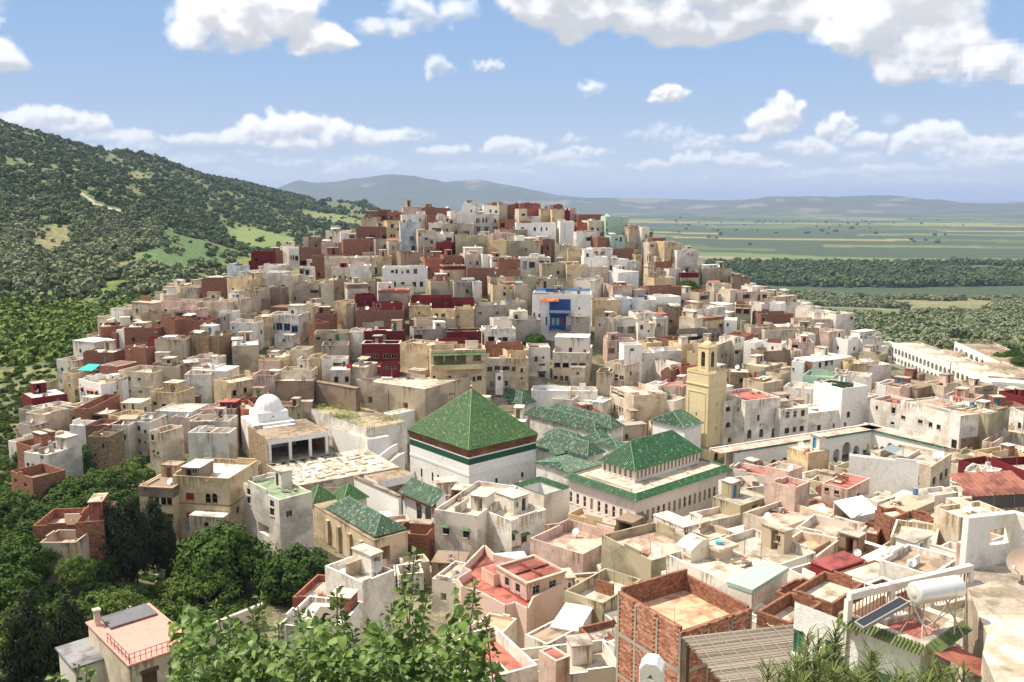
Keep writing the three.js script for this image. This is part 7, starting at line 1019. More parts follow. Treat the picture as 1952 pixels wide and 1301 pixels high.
const prof=[[0.001,-len/2-0.06],[0.12,-len/2-0.06],[0.13,-len/2-0.02],[0.3,-len/2-0.02],[0.31,-len/2],[R-0.04,-len/2],[R,-len/2+0.05],[R,len*0.24],[R+0.012,len*0.24],[R+0.012,len*0.27],[R,len*0.27],[R,len/2-0.05],[R-0.04,len/2],[0.001,len/2+0.02]].map(([x,y_])=>new THREE.Vector2(x,y_)),tank=new THREE.LatheGeometry(prof,36);tank.rotateZ(-Math.PI/2);const hy=2.1;part('tank',tank,M_ST,w,[0,hy,0]);
const bar=(p,q,rr=0.03,nm='stand_leg')=>{const d=q.clone().sub(p),c=new THREE.CylinderGeometry(rr,rr,d.length(),6);c.translate(0,d.length()/2,0);c.applyQuaternion(new THREE.Quaternion().setFromUnitVectors(V3(0,1,0),d.normalize()));return part(nm,c,mat(0.5,0.45,0.38,null,0.5),w,[p.x,p.y,p.z]);};
for(const x of[-len*0.36,len*0.36]){bar(V3(x-0.35,0.02,0.6),V3(x+0.3,hy-R*0.8,-0.1));bar(V3(x+0.35,0.02,0.6),V3(x-0.3,hy-R*0.8,-0.1));bar(V3(x,0.02,-0.9),V3(x,hy-R*0.6,0.1));bar(V3(x,0.05,0.6),V3(x,0.05,-2.6),0.025,'base_rail');}bar(V3(-len*0.4,0.05,0.6),V3(len*0.4,0.05,0.6),0.025,'base_rail');bar(V3(-len*0.36,0.3,-0.2),V3(len*0.36,1.4,0.2),0.02,'brace');bar(V3(len*0.36,0.3,-0.2),V3(-len*0.36,1.4,0.2),0.02,'brace');
const col=part('collector',boxGeo(-1.0,1.0,-0.05,0.05,-0.2,0.2),mat(0.03,0.035,0.045,null,0.15),w,[-len/2-0.9,1.25,-0.5]);col.rotation.z=0.34;const cf=part('collector_frame',Q_().box(-1.05,1.05,-0.07,0.07,-0.25,-0.2).box(-1.05,1.05,-0.07,0.07,0.2,0.25).box(-1.05,-1,-0.07,0.07,-0.2,0.2).box(1,1.05,-0.07,0.07,-0.2,0.2).geo(),mat(0.32,0.3,0.28,null,0.4),col);
const rl=thing('terrace_railing','cream concrete railing with thin iron bars behind the water heater','railing',[0,0,0]),pa=tp(70,690,YR+0.9),pb=tp(940,405,YT+1.1),dl=pb.clone().sub(pa);rl.position.copy(pa).setY(YR-0.4);rl.rotation.y=Math.atan2(-dl.z,dl.x);const Lr=Math.hypot(dl.x,dl.z);part('handrail',boxGeo(0,Lr,1.15,1.42,-0.12,0.12),wallMat('W'),rl);for(let i=0;i<=3;i++)part('post',boxGeo(i*Lr/3-0.12,i*Lr/3+0.12,-3,1.15,-0.1,0.1),wallMat('W'),rl);part('kerb',boxGeo(0,Lr,-0.3,0.05,-0.14,0.14),wallMat('W'),rl);for(let i=0;i<36;i++)if(i%12)part('bar',boxGeo(i*Lr/36-0.015,i*Lr/36+0.015,0.05,1.15,-0.015,0.015),mat(0.3,0.12,0.08,null,0.7),rl);
}
{
const Y=CAMY-20.5,A=atLevel(1302,1216,Y),B=atLevel(1504,1192,Y),C=atLevel(1548,1224,Y),D=atLevel(1340,1340,Y),g=thing('reed_pergola','grey reed mat pergola roof lashed with thin poles','pergola',[A.x,Y-3,A.z],0),r=rngOf(12),M=[[0.24,0.205,0.165],[0.31,0.265,0.215],[0.18,0.155,0.125],[0.38,0.33,0.265]].map((c)=>mat(c[0],c[1],c[2],null,0.95)),U=B.clone().sub(A),W=D.clone().sub(A),Lu=U.length()*1.16,Lw=W.length(),ue=U.clone().normalize(),we=new THREE.Vector3(-ue.z,0,ue.x),rod=new THREE.CylinderGeometry(0.03,0.026,1,5);rod.rotateZ(Math.PI/2);const ry=Math.atan2(-ue.z,ue.x),n=170;
for(let i=0;i<n;i++){const f=(i+r()*0.6)/n,L=Lu*(0.94+0.07*r()),c=ue.clone().multiplyScalar(L/2+(r()-0.5)*0.15).addScaledVector(we,f*Lw),m=part('reed',rod,M[Math.floor(r()*4)],g,[c.x,3+(r()-0.5)*0.05,c.z]);m.rotation.y=ry+(r()-0.5)*0.02;m.scale.set(L,0.8+0.7*r(),0.8+0.7*r());}
part('backing_mat',Q_().quad([0,0,0],[Lu,0,0],[Lu,0,-Lw],[0,0,-Lw]).geo(),M[2],g,[we.x*Lw,2.95,we.z*Lw]).rotation.y=ry;
for(let i=0;i<9;i++){const s=Lu*(0.05+0.11*i),p=part('lashing_pole',rod,M[1],g,[ue.x*s+we.x*Lw/2,3.07,ue.z*s+we.z*Lw/2]);p.rotation.y=ry+Math.PI/2+(r()-0.5)*0.06;p.scale.set(Lw*1.02,0.8,0.8);}for(const[s,t]of[[0.03,0.03],[0.97,0.03],[0.03,0.95],[0.97,0.95]])part('post',boxGeo(-0.08,0.08,-4,2.95,-0.08,0.08),BARK,g,[ue.x*s*Lu+we.x*t*Lw,0,ue.z*s*Lu+we.z*t*Lw]);const c=A.clone().addScaledVector(ue,Lu/2).addScaledVector(we,Lw/2);addFoot(c.x,c.z,Lu,Lw,ry);keep(1300,1550,1301,45);
}
{const P=atDepth(1243,1280,33),g=thing('white_chimney','white chimney head with a triangular smoke opening','chimney',[P.x,P.y-2,P.z],-0.3),s=new THREE.Shape();s.moveTo(-0.42,-2);s.lineTo(0.42,-2);s.lineTo(0.42,2.25);s.lineTo(0.2,2.5);s.lineTo(-0.2,2.5);s.lineTo(-0.42,2.25);const hole=new THREE.Path();hole.moveTo(-0.17,1.85);hole.lineTo(0.17,1.85);hole.lineTo(0,2.1);s.holes.push(hole);const e=new THREE.ExtrudeGeometry(s,{depth:0.8,bevelEnabled:true,bevelSize:0.03,bevelThickness:0.03,bevelSegments:2});part('stack',e,M_WHITE,g,[0,0,-0.4]);part('flue',boxGeo(-0.35,0.35,-1,2.2,-0.2,-0.1),mat(0.1,0.09,0.08),g);}
{
const Y=CAMY-tOf(1270)*60,base=Y-8,Z=(x,y)=>[x/3.09,880+y/3.09],k=cornerAt('pink_roofed_house','cream house with a salmon pink roof, thin railing and brown framed windows','house',246.6,1270,Y,base,43),g=k.g,a=-k.loc(...Z(545,1105))[1],b=k.loc(...Z(1060,1045))[0],y=8;const bb=b*1.1,aa=a+4.5;
blockWalls(g,0,bb,-aa,0,0,y,wallMat('C'),[[0.8,1.9,y-2.6,y-0.95,'s','n'],[2.9,4.0,y-2.6,y-0.95,'s','n'],[5.4,6.5,y-2.6,y-0.95,'s','n']],[[1.5,2.3,1.5,3.5,'d','k']]);part('roof',boxGeo(-0.15,bb+0.15,y,y+0.12,-aa-0.15,0.15),mat(0.74,0.33,0.27,'clean'),g);for(const x of[0.7,2.8,5.3])part('shutter_box',boxGeo(x,x+1.3,y-0.95,y-0.7,0.0,0.22),FRAME.n,g);
const rm=FRAME.n,q=(x0,x1,z0,z1,n)=>{const G=part('railing',Q_().box(x0,x1,y+0.85,y+0.89,z0,z1).box(x0,x1,y+0.5,y+0.53,z0,z1).geo(),rm,g);for(let i=0;i<=n;i++)part('baluster',boxGeo(-0.02,0.02,y+0.12,y+0.86,-0.02,0.02),rm,G,[mix(x0,x1,i/n),0,mix(z0,z1,i/n)]);};q(0,bb,-0.02,0.02,12);q(-0.02,0.02,-a,0,6);
part('roof_panel',boxGeo(bb*0.18,bb*0.95,y+0.15,y+0.3,-aa+0.2,-aa+2.6),mat(0.16,0.165,0.18,'roof',0.5),g);for(let i=0;i<26;i++)part('panel_rib',boxGeo(-0.02,0.02,y+0.3,y+0.34,-aa+0.2,-aa+2.6),mat(0.26,0.26,0.27,null,0.5),g,[bb*0.2+i*bb*0.74/26,0,0]);part('chimney',Q_().box(-0.2,0.2,y,y+1.3,-0.2,0.2).box(-0.28,0.28,y+1.3,y+1.45,-0.28,0.28).geo(),wallMat('C'),g,[0.4,0,-aa+1]);k.foot(0,bb,-aa,0,0.5);
const an=thing('lean_to','small grey-roofed annex behind the dark cypress','annex',[k.C.x-5,base+2,k.C.z-6],43*RAD);part('wall',Q_().box(-2.5,2.5,-2,4.2,-2,2).geo(),wallMat('w'),an);part('roof',boxGeo(-2.7,2.7,4.2,4.35,-2.2,2.2),mat(0.3,0.3,0.32,'roof'),an);
}
{const A=march(411,1188,2,40),B=atLevel(505,1150,A.y),d=B.clone().sub(A),L=Math.hypot(d.x,d.z),g=thing('garden_wall','long low white garden wall behind the leafy branches','wall',[A.x,A.y-3,A.z],Math.atan2(-d.z,d.x));part('wall',boxGeo(0,L,-2,3,-0.15,0.15),wallMat('W'),g);part('coping',boxGeo(0,L,3,3.1,-0.22,0.22),wallMat('w'),g);}
const CROWN={dense:[71,72,73].map((s)=>crownGeo(s,150,95,0.075,{sy:0.82,clumpR:0.26,hollow:0.5,aspect:0.75})),loose:[81,82].map((s)=>crownGeo(s,90,80,0.068,{sy:0.85,clumpR:0.22,hollow:0.35,aspect:0.6})),spire:[91,92,93].map((s)=>crownGeo(s,170,80,0.085,{sy:1.0,clumpR:0.26,hollow:0.2,top:0.5,aspect:0.5}))};
const LM={fig:[leafMat(0.045,0.085,0.016,0.1),leafMat(0.06,0.105,0.02,0.1)],bright:[leafMat(0.10,0.155,0.03,0.15),leafMat(0.13,0.18,0.04,0.15),leafMat(0.075,0.12,0.025,0.15)],pine:[leafMat(0.035,0.048,0.022),leafMat(0.045,0.055,0.026)]};
const ppmAt=(p)=>F/(-p.z*CP+(CAMY-p.y)*SP),gardenTrunks=[11,12,13].map((s)=>trunkGeo(1,0.06,s,4,0.45));
function gardenTree(kind,px,py,hpx,rpx,label,from=36,group){
const P=march(px,py,0,from);if(!P){console.log('no tree',px,py);return;}const m=ppmAt(P),h=hpx/m,R=rpx/m,seed=Math.round(px*7+py),r=rngOf(seed);
const o=thing({pine:'cypress_tree',fig:'fig_tree',bright:'garden_bush'}[kind],label,kind==='bright'?'bush':'tree',[P.x,P.y,P.z],r()*6.28,group),geos=kind==='pine'?CROWN.spire:kind==='fig'?CROWN.dense:CROWN.loose,sp=kind==='pine';
const tr=part(kind==='bright'?'stem':'trunk',gardenTrunks[seed%3],BARK_PALE,o);tr.scale.set(sp?h*0.2:h*0.9,sp?h*0.75:h*0.6,sp?h*0.2:h*0.9);if(sp)tr.material=BARK;
const c=part('crown',geos[seed%geos.length],LM[kind][seed%LM[kind].length],o,[0,sp?h*0.55:Math.max(h-R*0.85,R*0.62),0]);c.scale.set(R,sp?h*0.5:Math.min(R,h*0.6),R);addFoot(P.x,P.z,R,R,0);return o;
}
[['pine',222,1118,165,48,'darkest cypress standing against the unfinished brick house'],['pine',262,1112,158,44,'dark cypress between the brick house and the red-shuttered house'],['pine',302,1090,135,42,'dark broad cypress in front of the pointed arch windows'],['pine',328,1122,130,20,'thin dark tree with a bare trunk beside the rubble slope'],['fig',425,1128,135,88,'huge dense dark green fig tree below the off-white house'],['fig',562,1142,100,76,'round dense green tree at the foot of the gatehouse wall'],['bright',395,1168,85,58,'twiggy olive green bush between the two round trees'],['bright',345,1165,75,48,'dusty green bush beside the huge fig tree'],['bright',150,1140,84,42,'fresh green bush below the unfinished brick house'],['fig',55,1130,110,56,'leafy tree beside the unfinished brick house'],['fig',15,1200,120,66,'broad dark tree at the foot of the left slope'],['bright',30,1300,150,74,'tall yellowish green tree below the left slope'],['pine',142,1300,170,42,'tall dark cypress next to the pink-roofed house'],['pine',62,1330,200,60,'shaggy dark conifer left of the tall cypress'],['bright',228,1195,75,52,'low leafy bush behind the pink-roofed house'],['fig',190,1118,64,36,'small rounded tree under the dark cypresses'],['bright',95,965,70,52,'green bush below the small open brick house'],['fig',140,985,68,55,'dark garden tree under the tall stained houses'],['fig',190,955,58,48,'dark leafy tree beneath the rubble stone house'],['bright',240,940,64,42,'light green bush beside the ladder alley'],['fig',100,1030,70,60,'spreading tree above the unfinished brick house'],['bright',30,1010,80,55,'pale green bush on the left slope by the brick house on stilts'],['fig',210,1010,75,62,'wide dark tree behind the unfinished brick house'],['bright',262,985,50,30,'small bush left of the red-shuttered house'],['fig',160,905,55,34,'round tree beneath the white house with brown windows'],['bright',45,905,50,30,'scrubby bush at the left end of town'],['bright',545,1042,60,18,'straggling bush against the off-white house wall'],['bright',480,935,52,13,'small plant in the steep alley'],['bright',312,842,40,22,'green bush between the tall stained houses and the pink walls'],['bright',640,905,22,20,'weedy shrub in the burial yard'],['bright',690,838,26,24,'grass tuft by the white retaining wall']].forEach((a)=>gardenTree(...a));
gardenTree('fig',1019,668,34,23,'leafy garden tree beside the white curved terrace',150);gardenTree('fig',1311,574,40,22,'round bright green tree among the right shoulder houses',150);gardenTree('bright',1045,1190,40,28,'weeds in the walled plot beside the pink compound',60);gardenTree('bright',945,1225,26,22,'dry bush at the foot of the pink compound wall',60);
for(const[x,y]of[[1905,700],[1932,694],[1880,690],[1860,664],[1948,705]])gardenTree('fig',x,y,30,19,'dark green tree beyond the market roofs',235,'trees beyond the market');
{
const r=rngOf(55),bins=[[],[],[]],M=new THREE.Matrix4(),Q=new THREE.Quaternion();
for(let n=0;n<9000;n++){const px=-120+640*r(),z=46*Math.pow(235/46,r()),x=(px-976)/F*z,y=groundY(x,-z),[qx,qy]=toPixel({x,y,z:-z});if(qx>470&&z>80)continue;if(qx>520||footHit(x,-z,2,2,0))continue;if(fbm(x/9+3,z/9,3)<0.41)continue;bins[Math.floor(r()*3)].push([x,y,-z,0.45+1.3*r()*r()]);}
bins.forEach((b,i)=>{const im=new THREE.InstancedMesh(midCrowns[i],[LM.bright[0],LM.bright[2],LM.fig[1]][i],b.length);b.forEach(([x,y,z,s],k)=>{Q.setFromAxisAngle(V3(0,1,0),r()*6.28);M.compose(V3(x,y+s*0.35,z),Q,V3(s,s*0.8,s));im.setMatrixAt(k,M);});im.name=numbered('undergrowth');tag(im,'green undergrowth covering the slope below the town','undergrowth',null,'stuff');scene.add(im);});
const rb=rngOf(8),rocks=[];for(let n=0;n<420;n++){const px=150+260*rb(),py=1075+110*rb(),P=march(px,py,0,40);if(!P||fbm(px/40,py/30,2)<0.5)continue;const g=new THREE.DodecahedronGeometry(0.18+0.4*rb()*rb(),0);g.scale(1,0.6,1);g.rotateY(rb()*6);g.translate(P.x,P.y+0.05,P.z);rocks.push(g.toNonIndexed?g:g);}if(rocks.length){const m=struct('rubble',mergeGeometries(rocks.map((g)=>{g.deleteAttribute('uv');return g;})),mat(0.55,0.48,0.37));m.userData.kind='stuff';tag(m,'pale rubble spilled down the garden slope','rubble',null,'stuff');}
}
function leafShape(w,l,fold,droop){
const prof=[[0,0.02],[0.12,0.34],[0.3,0.5],[0.52,0.44],[0.76,0.24],[1,0.0]],p=[],idx=[];
prof.forEach(([t,k])=>{const y=-droop*t*t*l;p.push(-k*w,y+fold*k*w,t*l,0,y,t*l,k*w,y+fold*k*w,t*l);});
for(let i=0;i<prof.length-1;i++){const a=i*3,b=a+3;idx.push(a,b,a+1,a+1,b,b+1,a+1,b+1,a+2,a+2,b+1,b+2);}
const g=new THREE.BufferGeometry();g.setAttribute('position',new THREE.Float32BufferAttribute(p,3));g.setIndex(idx);g.computeVertexNormals();return g;
}
const MUL=[leafMat(0.11,0.185,0.03,0.25),leafMat(0.15,0.24,0.045,0.3),leafMat(0.065,0.115,0.018,0.2),leafMat(0.21,0.3,0.07,0.35)];MUL.forEach((m)=>{m.roughness=0.5;m.specularIntensity=0.5;});
const MUL_LEAF=[leafShape(1,1.35,0.35,0.25),leafShape(0.95,1.4,0.15,0.45),leafShape(1.05,1.25,0.5,0.1)];
function shootBush(name,label,stems,mass,seed){
const r=rngOf(seed),root=atDepth(stems[0][0],1420,stems[0][2]),gy=groundY(root.x,root.z),o=thing(name,label,'bush',[root.x,gy,root.z]),list=[],UPQ=V3(0,0,1),wood=[];
const add=(p,dir,s)=>{const q=new THREE.Quaternion().setFromUnitVectors(UPQ,dir.normalize()),tw=new THREE.Quaternion().setFromAxisAngle(UPQ,(r()-0.5)*1.6);list.push({p,q:q.multiply(tw),s,v:Math.floor(r()*3),m:r()<0.15?3:Math.floor(r()*3)});};
for(const[px,py,z,dense=1]of stems){
const top=atDepth(px,py,z).sub(o.position),bot=V3(top.x+(r()-0.5)*1.4,0,top.z+(r()-0.3)*0.8),mid=top.clone().lerp(bot,0.45).add(V3((r()-0.5)*0.35,0,(r()-0.5)*0.3)),cv=new THREE.CatmullRomCurve3([bot,mid,top]),L=cv.getLength();wood.push(new THREE.TubeGeometry(cv,10,0.008,5));
const n=Math.round(L*60*dense);for(let i=0;i<n;i++){const t=0.12+0.88*Math.pow(i/n,0.8),p=cv.getPoint(t),a=i*2.4+r(),d=V3(Math.cos(a),-0.35+0.6*r(),Math.sin(a)),off=(t>0.92?0.03:0.05+0.22*r()*(1.15-t));p.addScaledVector(d,off);add(p,d.add(V3(0,t>0.95?0.7:-0.1,0)),(0.042+0.05*r())*(t>0.9?0.75:1));}
if(L>1)for(let b=0;b<3;b++){const t=0.3+0.5*r(),p0=cv.getPoint(t),a=r()*6.28,p1=p0.clone().add(V3(Math.cos(a)*0.4,0.3+0.2*r(),Math.sin(a)*0.4)),c2=new THREE.CatmullRomCurve3([p0,p0.clone().lerp(p1,0.5).add(V3(0,0.05,0)),p1]);wood.push(new THREE.TubeGeometry(c2,5,0.008,4));for(let i=0;i<16;i++){const p=c2.getPoint(i/15),aa=i*2.4,d=V3(Math.cos(aa),-0.2+0.5*r(),Math.sin(aa));add(p.addScaledVector(d,0.06),d,0.05+0.05*r());}}
}
const[x0,x1,y0,z0,z1,n]=mass;for(let i=0;i<n;i++){const px=mix(x0,x1,r()),z=mix(z0,z1,r()),edge=y0+75*(fbm(px/38,seed,3)-0.5)*2.4,py=edge+(1360-edge)*Math.pow(r(),0.8),p=atDepth(px,py,z).sub(o.position),a=r()*6.28;add(p,V3(Math.cos(a),-0.5+0.8*r(),Math.sin(a)),0.045+0.06*r());}
part('branches',mergeGeometries(wood),BARK_PALE,o);
const camL=V3(0,CAMY,0).sub(o.position);list.sort((a,b)=>b.s/b.p.distanceTo(camL)-a.s/a.p.distanceTo(camL));const rest=[[],[],[],[]],M=new THREE.Matrix4();
list.forEach((l,i)=>{if(i<300){const m=part('leaf',MUL_LEAF[l.v],MUL[l.m],o);m.position.copy(l.p);m.quaternion.copy(l.q);m.scale.setScalar(l.s);}else{const g=MUL_LEAF[l.v].clone();g.applyMatrix4(M.compose(l.p,l.q,V3(l.s,l.s,l.s)));rest[l.m].push(g);}});
rest.forEach((l,m)=>{if(l.length)part('foliage',mergeGeometries(l),MUL[m],o).userData.kind='stuff';});
}
shootBush('mulberry_bush','broad-leaved bush with one tall upright leafy shoot',[[790,1052,8.6,1.25],[905,1112,8.2,1.2],[745,1150,9],[850,1190,8.4],[700,1180,9],[880,1230,8],[815,1130,8.8],[765,1100,8.7],[720,1210,8],[925,1180,8.1]],[700,930,1185,7.6,10.5,1300],101);
shootBush('mulberry_bush','broad-leaved bush with arching shoots in front of the white garden wall',[[498,1135,9.2],[568,1165,8.8],[642,1122,8.8,1.1],[610,1180,9.4],[530,1190,8.6],[670,1200,8.4],[480,1165,9],[590,1215,8.2],[650,1175,9.2]],[470,720,1195,7.6,10.5,1500],202);
shootBush('mulberry_bush','low broad-leaved bush beside the pink-roofed house',[[350,1150,10],[408,1150,9.6],[375,1185,9.2],[440,1180,9]],[325,500,1195,8.2,11,1200],303);
shootBush('mulberry_sprig','few bright broad leaves in front of the pink-roofed house',[[150,1268,7.5,0.5],[165,1280,7.2,0.5]],[60,190,1295,7,8,24],404);
{
const feather=(label,tips,seed)=>{
const r=rngOf(seed),root=atDepth(tips[0][0],1450,tips[0][2]),o=thing('feathery_shrub',label,'shrub',[root.x,groundY(root.x,root.z),root.z]),wood=[],p=[],idx=[[],[],[]],q=[[],[],[]];
for(const[px,py,z]of tips)for(let b=0;b<5;b++){const top=atDepth(px+(r()-0.5)*70,py+r()*60,z+(r()-0.5)).sub(o.position),bot=V3(top.x+(r()-0.5)*0.8,0,top.z),cv=new THREE.CatmullRomCurve3([bot,top.clone().lerp(bot,0.4).add(V3((r()-0.5)*0.2,0,0)),top]);wood.push(new THREE.TubeGeometry(cv,6,0.007,4));const n=260;for(let i=0;i<n;i++){const t=0.35+0.65*i/n,c=cv.getPoint(t),a=r()*6.28,d=V3(Math.cos(a),0.5+0.6*r(),Math.sin(a)).normalize(),L=0.1+0.09*r(),s=V3(0,1,0).cross(d).normalize().multiplyScalar(0.0075),e=c.clone().addScaledVector(d,L),e2=e.clone().addScaledVector(d,L*0.5).add(V3(0,-0.03,0)),k=Math.floor(r()*3),arr=q[k],bs=arr.length/3;for(const v of[c.clone().sub(s),c.clone().add(s),e.clone().add(s.clone().multiplyScalar(0.9)),e.clone().sub(s),e2])arr.push(v.x,v.y,v.z);idx[k].push(bs,bs+1,bs+2,bs,bs+2,bs+3,bs+3,bs+2,bs+4);}}
part('branches',mergeGeometries(wood),BARK,o);for(let k=0;k<3;k++){const g=new THREE.BufferGeometry();g.setAttribute('position',new THREE.Float32BufferAttribute(q[k],3));g.setIndex(idx[k]);g.computeVertexNormals();part('foliage',g,[leafMat(0.12,0.155,0.04,0.2),leafMat(0.17,0.2,0.065,0.2),leafMat(0.08,0.11,0.03,0.2)][k],o).userData.kind='stuff';}
};
feather('feathery narrow-leaved shrub in front of the reed pergola',[[1565,1195,10],[1530,1235,9.5],[1600,1225,9.8],[1490,1262,9.6],[1640,1240,9.6],[1560,1260,9],[1610,1280,9],[1500,1290,9]],21);feather('feathery narrow-leaved shrub below the tiled rooftop room',[[1785,1262,9.6],[1740,1272,9.4],[1820,1275,9.6],[1690,1268,9.5],[1770,1290,9],[1715,1295,9]],22);
}
{
const r=rngOf(31337),TOWN=[[60,905],[40,800],[110,735],[225,620],[300,585],[380,520],[440,500],[560,455],[680,420],[740,398],[1130,398],[1250,430],[1340,485],[1460,545],[1560,590],[1640,640],[1700,690],[1760,740],[1952,760],[1990,900],[1990,1130],[1700,1130],[1480,1180],[1100,1290],[900,1230],[640,1180],[560,1080],[470,900],[300,870],[150,870]];
const near=(x,z)=>FOOT.reduce((m,f)=>Math.min(m,Math.hypot(f.x-x,f.z-z)-Math.max(f.hw,f.hd)),1e9);
let made=0;
for(let pass=0;pass<3;pass++)for(let n=0;n<[3600,4200,4000][pass];n++){
const z=62*Math.pow(305/62,Math.pow(r(),0.75)),px=20+1950*r(),x=(px-976)/F*z*1.0,y=groundY(x,-z),[qx,qy]=toPixel({x,y:y+3,z:-z});
if(!inPoly(qx,qy,TOWN))continue;
if(z<112&&qx<980)continue;const low=z<118||(qy>905&&qx>980);
if(qx<470&&z<160)continue;
const W=[6.4,5.0,3.5][pass]*(0.8+0.5*r())*(low?0.72:1),D=[6.2,4.8,3.3][pass]*(0.75+0.5*r())*(low?0.72:1),big=pass<2;
const yaw=(YAW(qx)+(r()-0.5)*14+(r()<0.15?30:0))*RAD,th=-yaw;let h=([5.6,4.8,3.6][pass]+r()*1.8)*(low?0.62:1);
if(footHit(x,-z,W,D,th,0.93))continue;
const nx=Math.sin(th),nz=Math.cos(th),cs=[[-W/2,-D/2],[W/2,-D/2],[-W/2,D/2],[W/2,D/2]].map(([a,b])=>[x+Math.cos(th)*a+nx*b,-z-Math.sin(th)*a+nz*b]);
let top=y+h,x0=1e9,x1=-1e9;const ys=cs.map(([a,b])=>groundY(a,b));top=Math.max(...ys)+h*0.75;
for(const[a,b]of cs){const q=toPixel({x:a,y:top,z:b});x0=Math.min(x0,q[0]);x1=Math.max(x1,q[0]);}
let ok=true;
for(const f of HOUSES.concat(KEEP)){if(f.fill||f.z<z-1||f.xr<x0||f.xl>x1)continue;const ov=Math.min(f.xr,x1)-Math.max(f.xl,x0);if(ov<0.12*(f.xr-f.xl)&&ov<6)continue;for(let k=0;k<8;k++){const q=toPixel({x,y:top+0.4,z:-z});if(q[1]<f.yb-2)top-=0.7;else break;}if(toPixel({x,y:top+0.4,z:-z})[1]<f.yb-4){ok=false;break;}}
const base=Math.min(...ys)-0.5;if(!ok||top-base<2.4||top<Math.max(...ys)+1.2)continue;
const left=qx<460,right=qx>1330,pal=left?'BTCwWNOTG':right?'WwVPwWCTBK':qy>900?'wWCPTwBKG':'TCBwONKWGTD',c=pal[Math.floor(r()*pal.length)],H=top-base,holes={f:[],r:[],l:[],k:[]};
for(const[k,L]of[['f',W],['r',D],['l',D]]){const m=Math.floor(L/2.6);for(let i=0;i<m;i++)for(let j=0;j<3;j++)if(r()<0.68){const xx=(i+0.3+0.4*r())/m*L,yy=H-2.4-j*2.9,w=0.3+0.16*r();if(yy>0.4)holes[k].push([xx-w,xx+w,yy-0.5,yy+0.5+0.2*r(),'wwogsha'[Math.floor(r()*7)],'nwkgtnl'[Math.floor(r()*7)]]);}}
const g=thing(kindOf(c),null,'house',[x+nx*D/2,base,-z+nz*D/2],th),rk=c==='M'||r()<0.12?(r()<0.5?'r':'p'):'cccwkn'[Math.floor(r()*6)];
const body=houseBody(g,W,D,H,{c,holes,r:rk,par:r()<0.2?0.04:0.3+0.8*r(),seed:n+pass*7,cope:r()<0.15?'w':undefined});
let cab=0;if(big&&r()<(low?0.3:0.42)&&W>4.2){const w=1.5+r()*2.2,a=-W/2+0.3+r()*Math.max(0,W-w-0.6),d=1.5+r()*1.6;const tq=toPixel({x,y:base+body.RY+2.3,z:-z})[1];if(!HOUSES.some((f)=>!f.fill&&f.z>z&&f.xl<x1&&f.xr>x0&&tq<f.yb-8)){cabin(g,a,a+w,-D+0.3,-D+0.3+d,body.RY,body.RY+2.1+0.3*r(),r()<0.7?c:'w',r);cab=1;}}
addFoot(x,-z,W,D,th);
HOUSES.push({g,W,D,H,th,C:new THREE.Vector3(x+nx*D/2,top,-z+nz*D/2),RY:base+body.RY,base,c,o:{r:rk},px:qx,xl:x0,xr:x1,yt:toPixel({x,y:top,z:-z})[1],yb:qy,z,nwin:holes.f.length,storeys:1,rng:rngOf(n+5),fill:1,cab});made++;
}
console.log('infill',made);
}
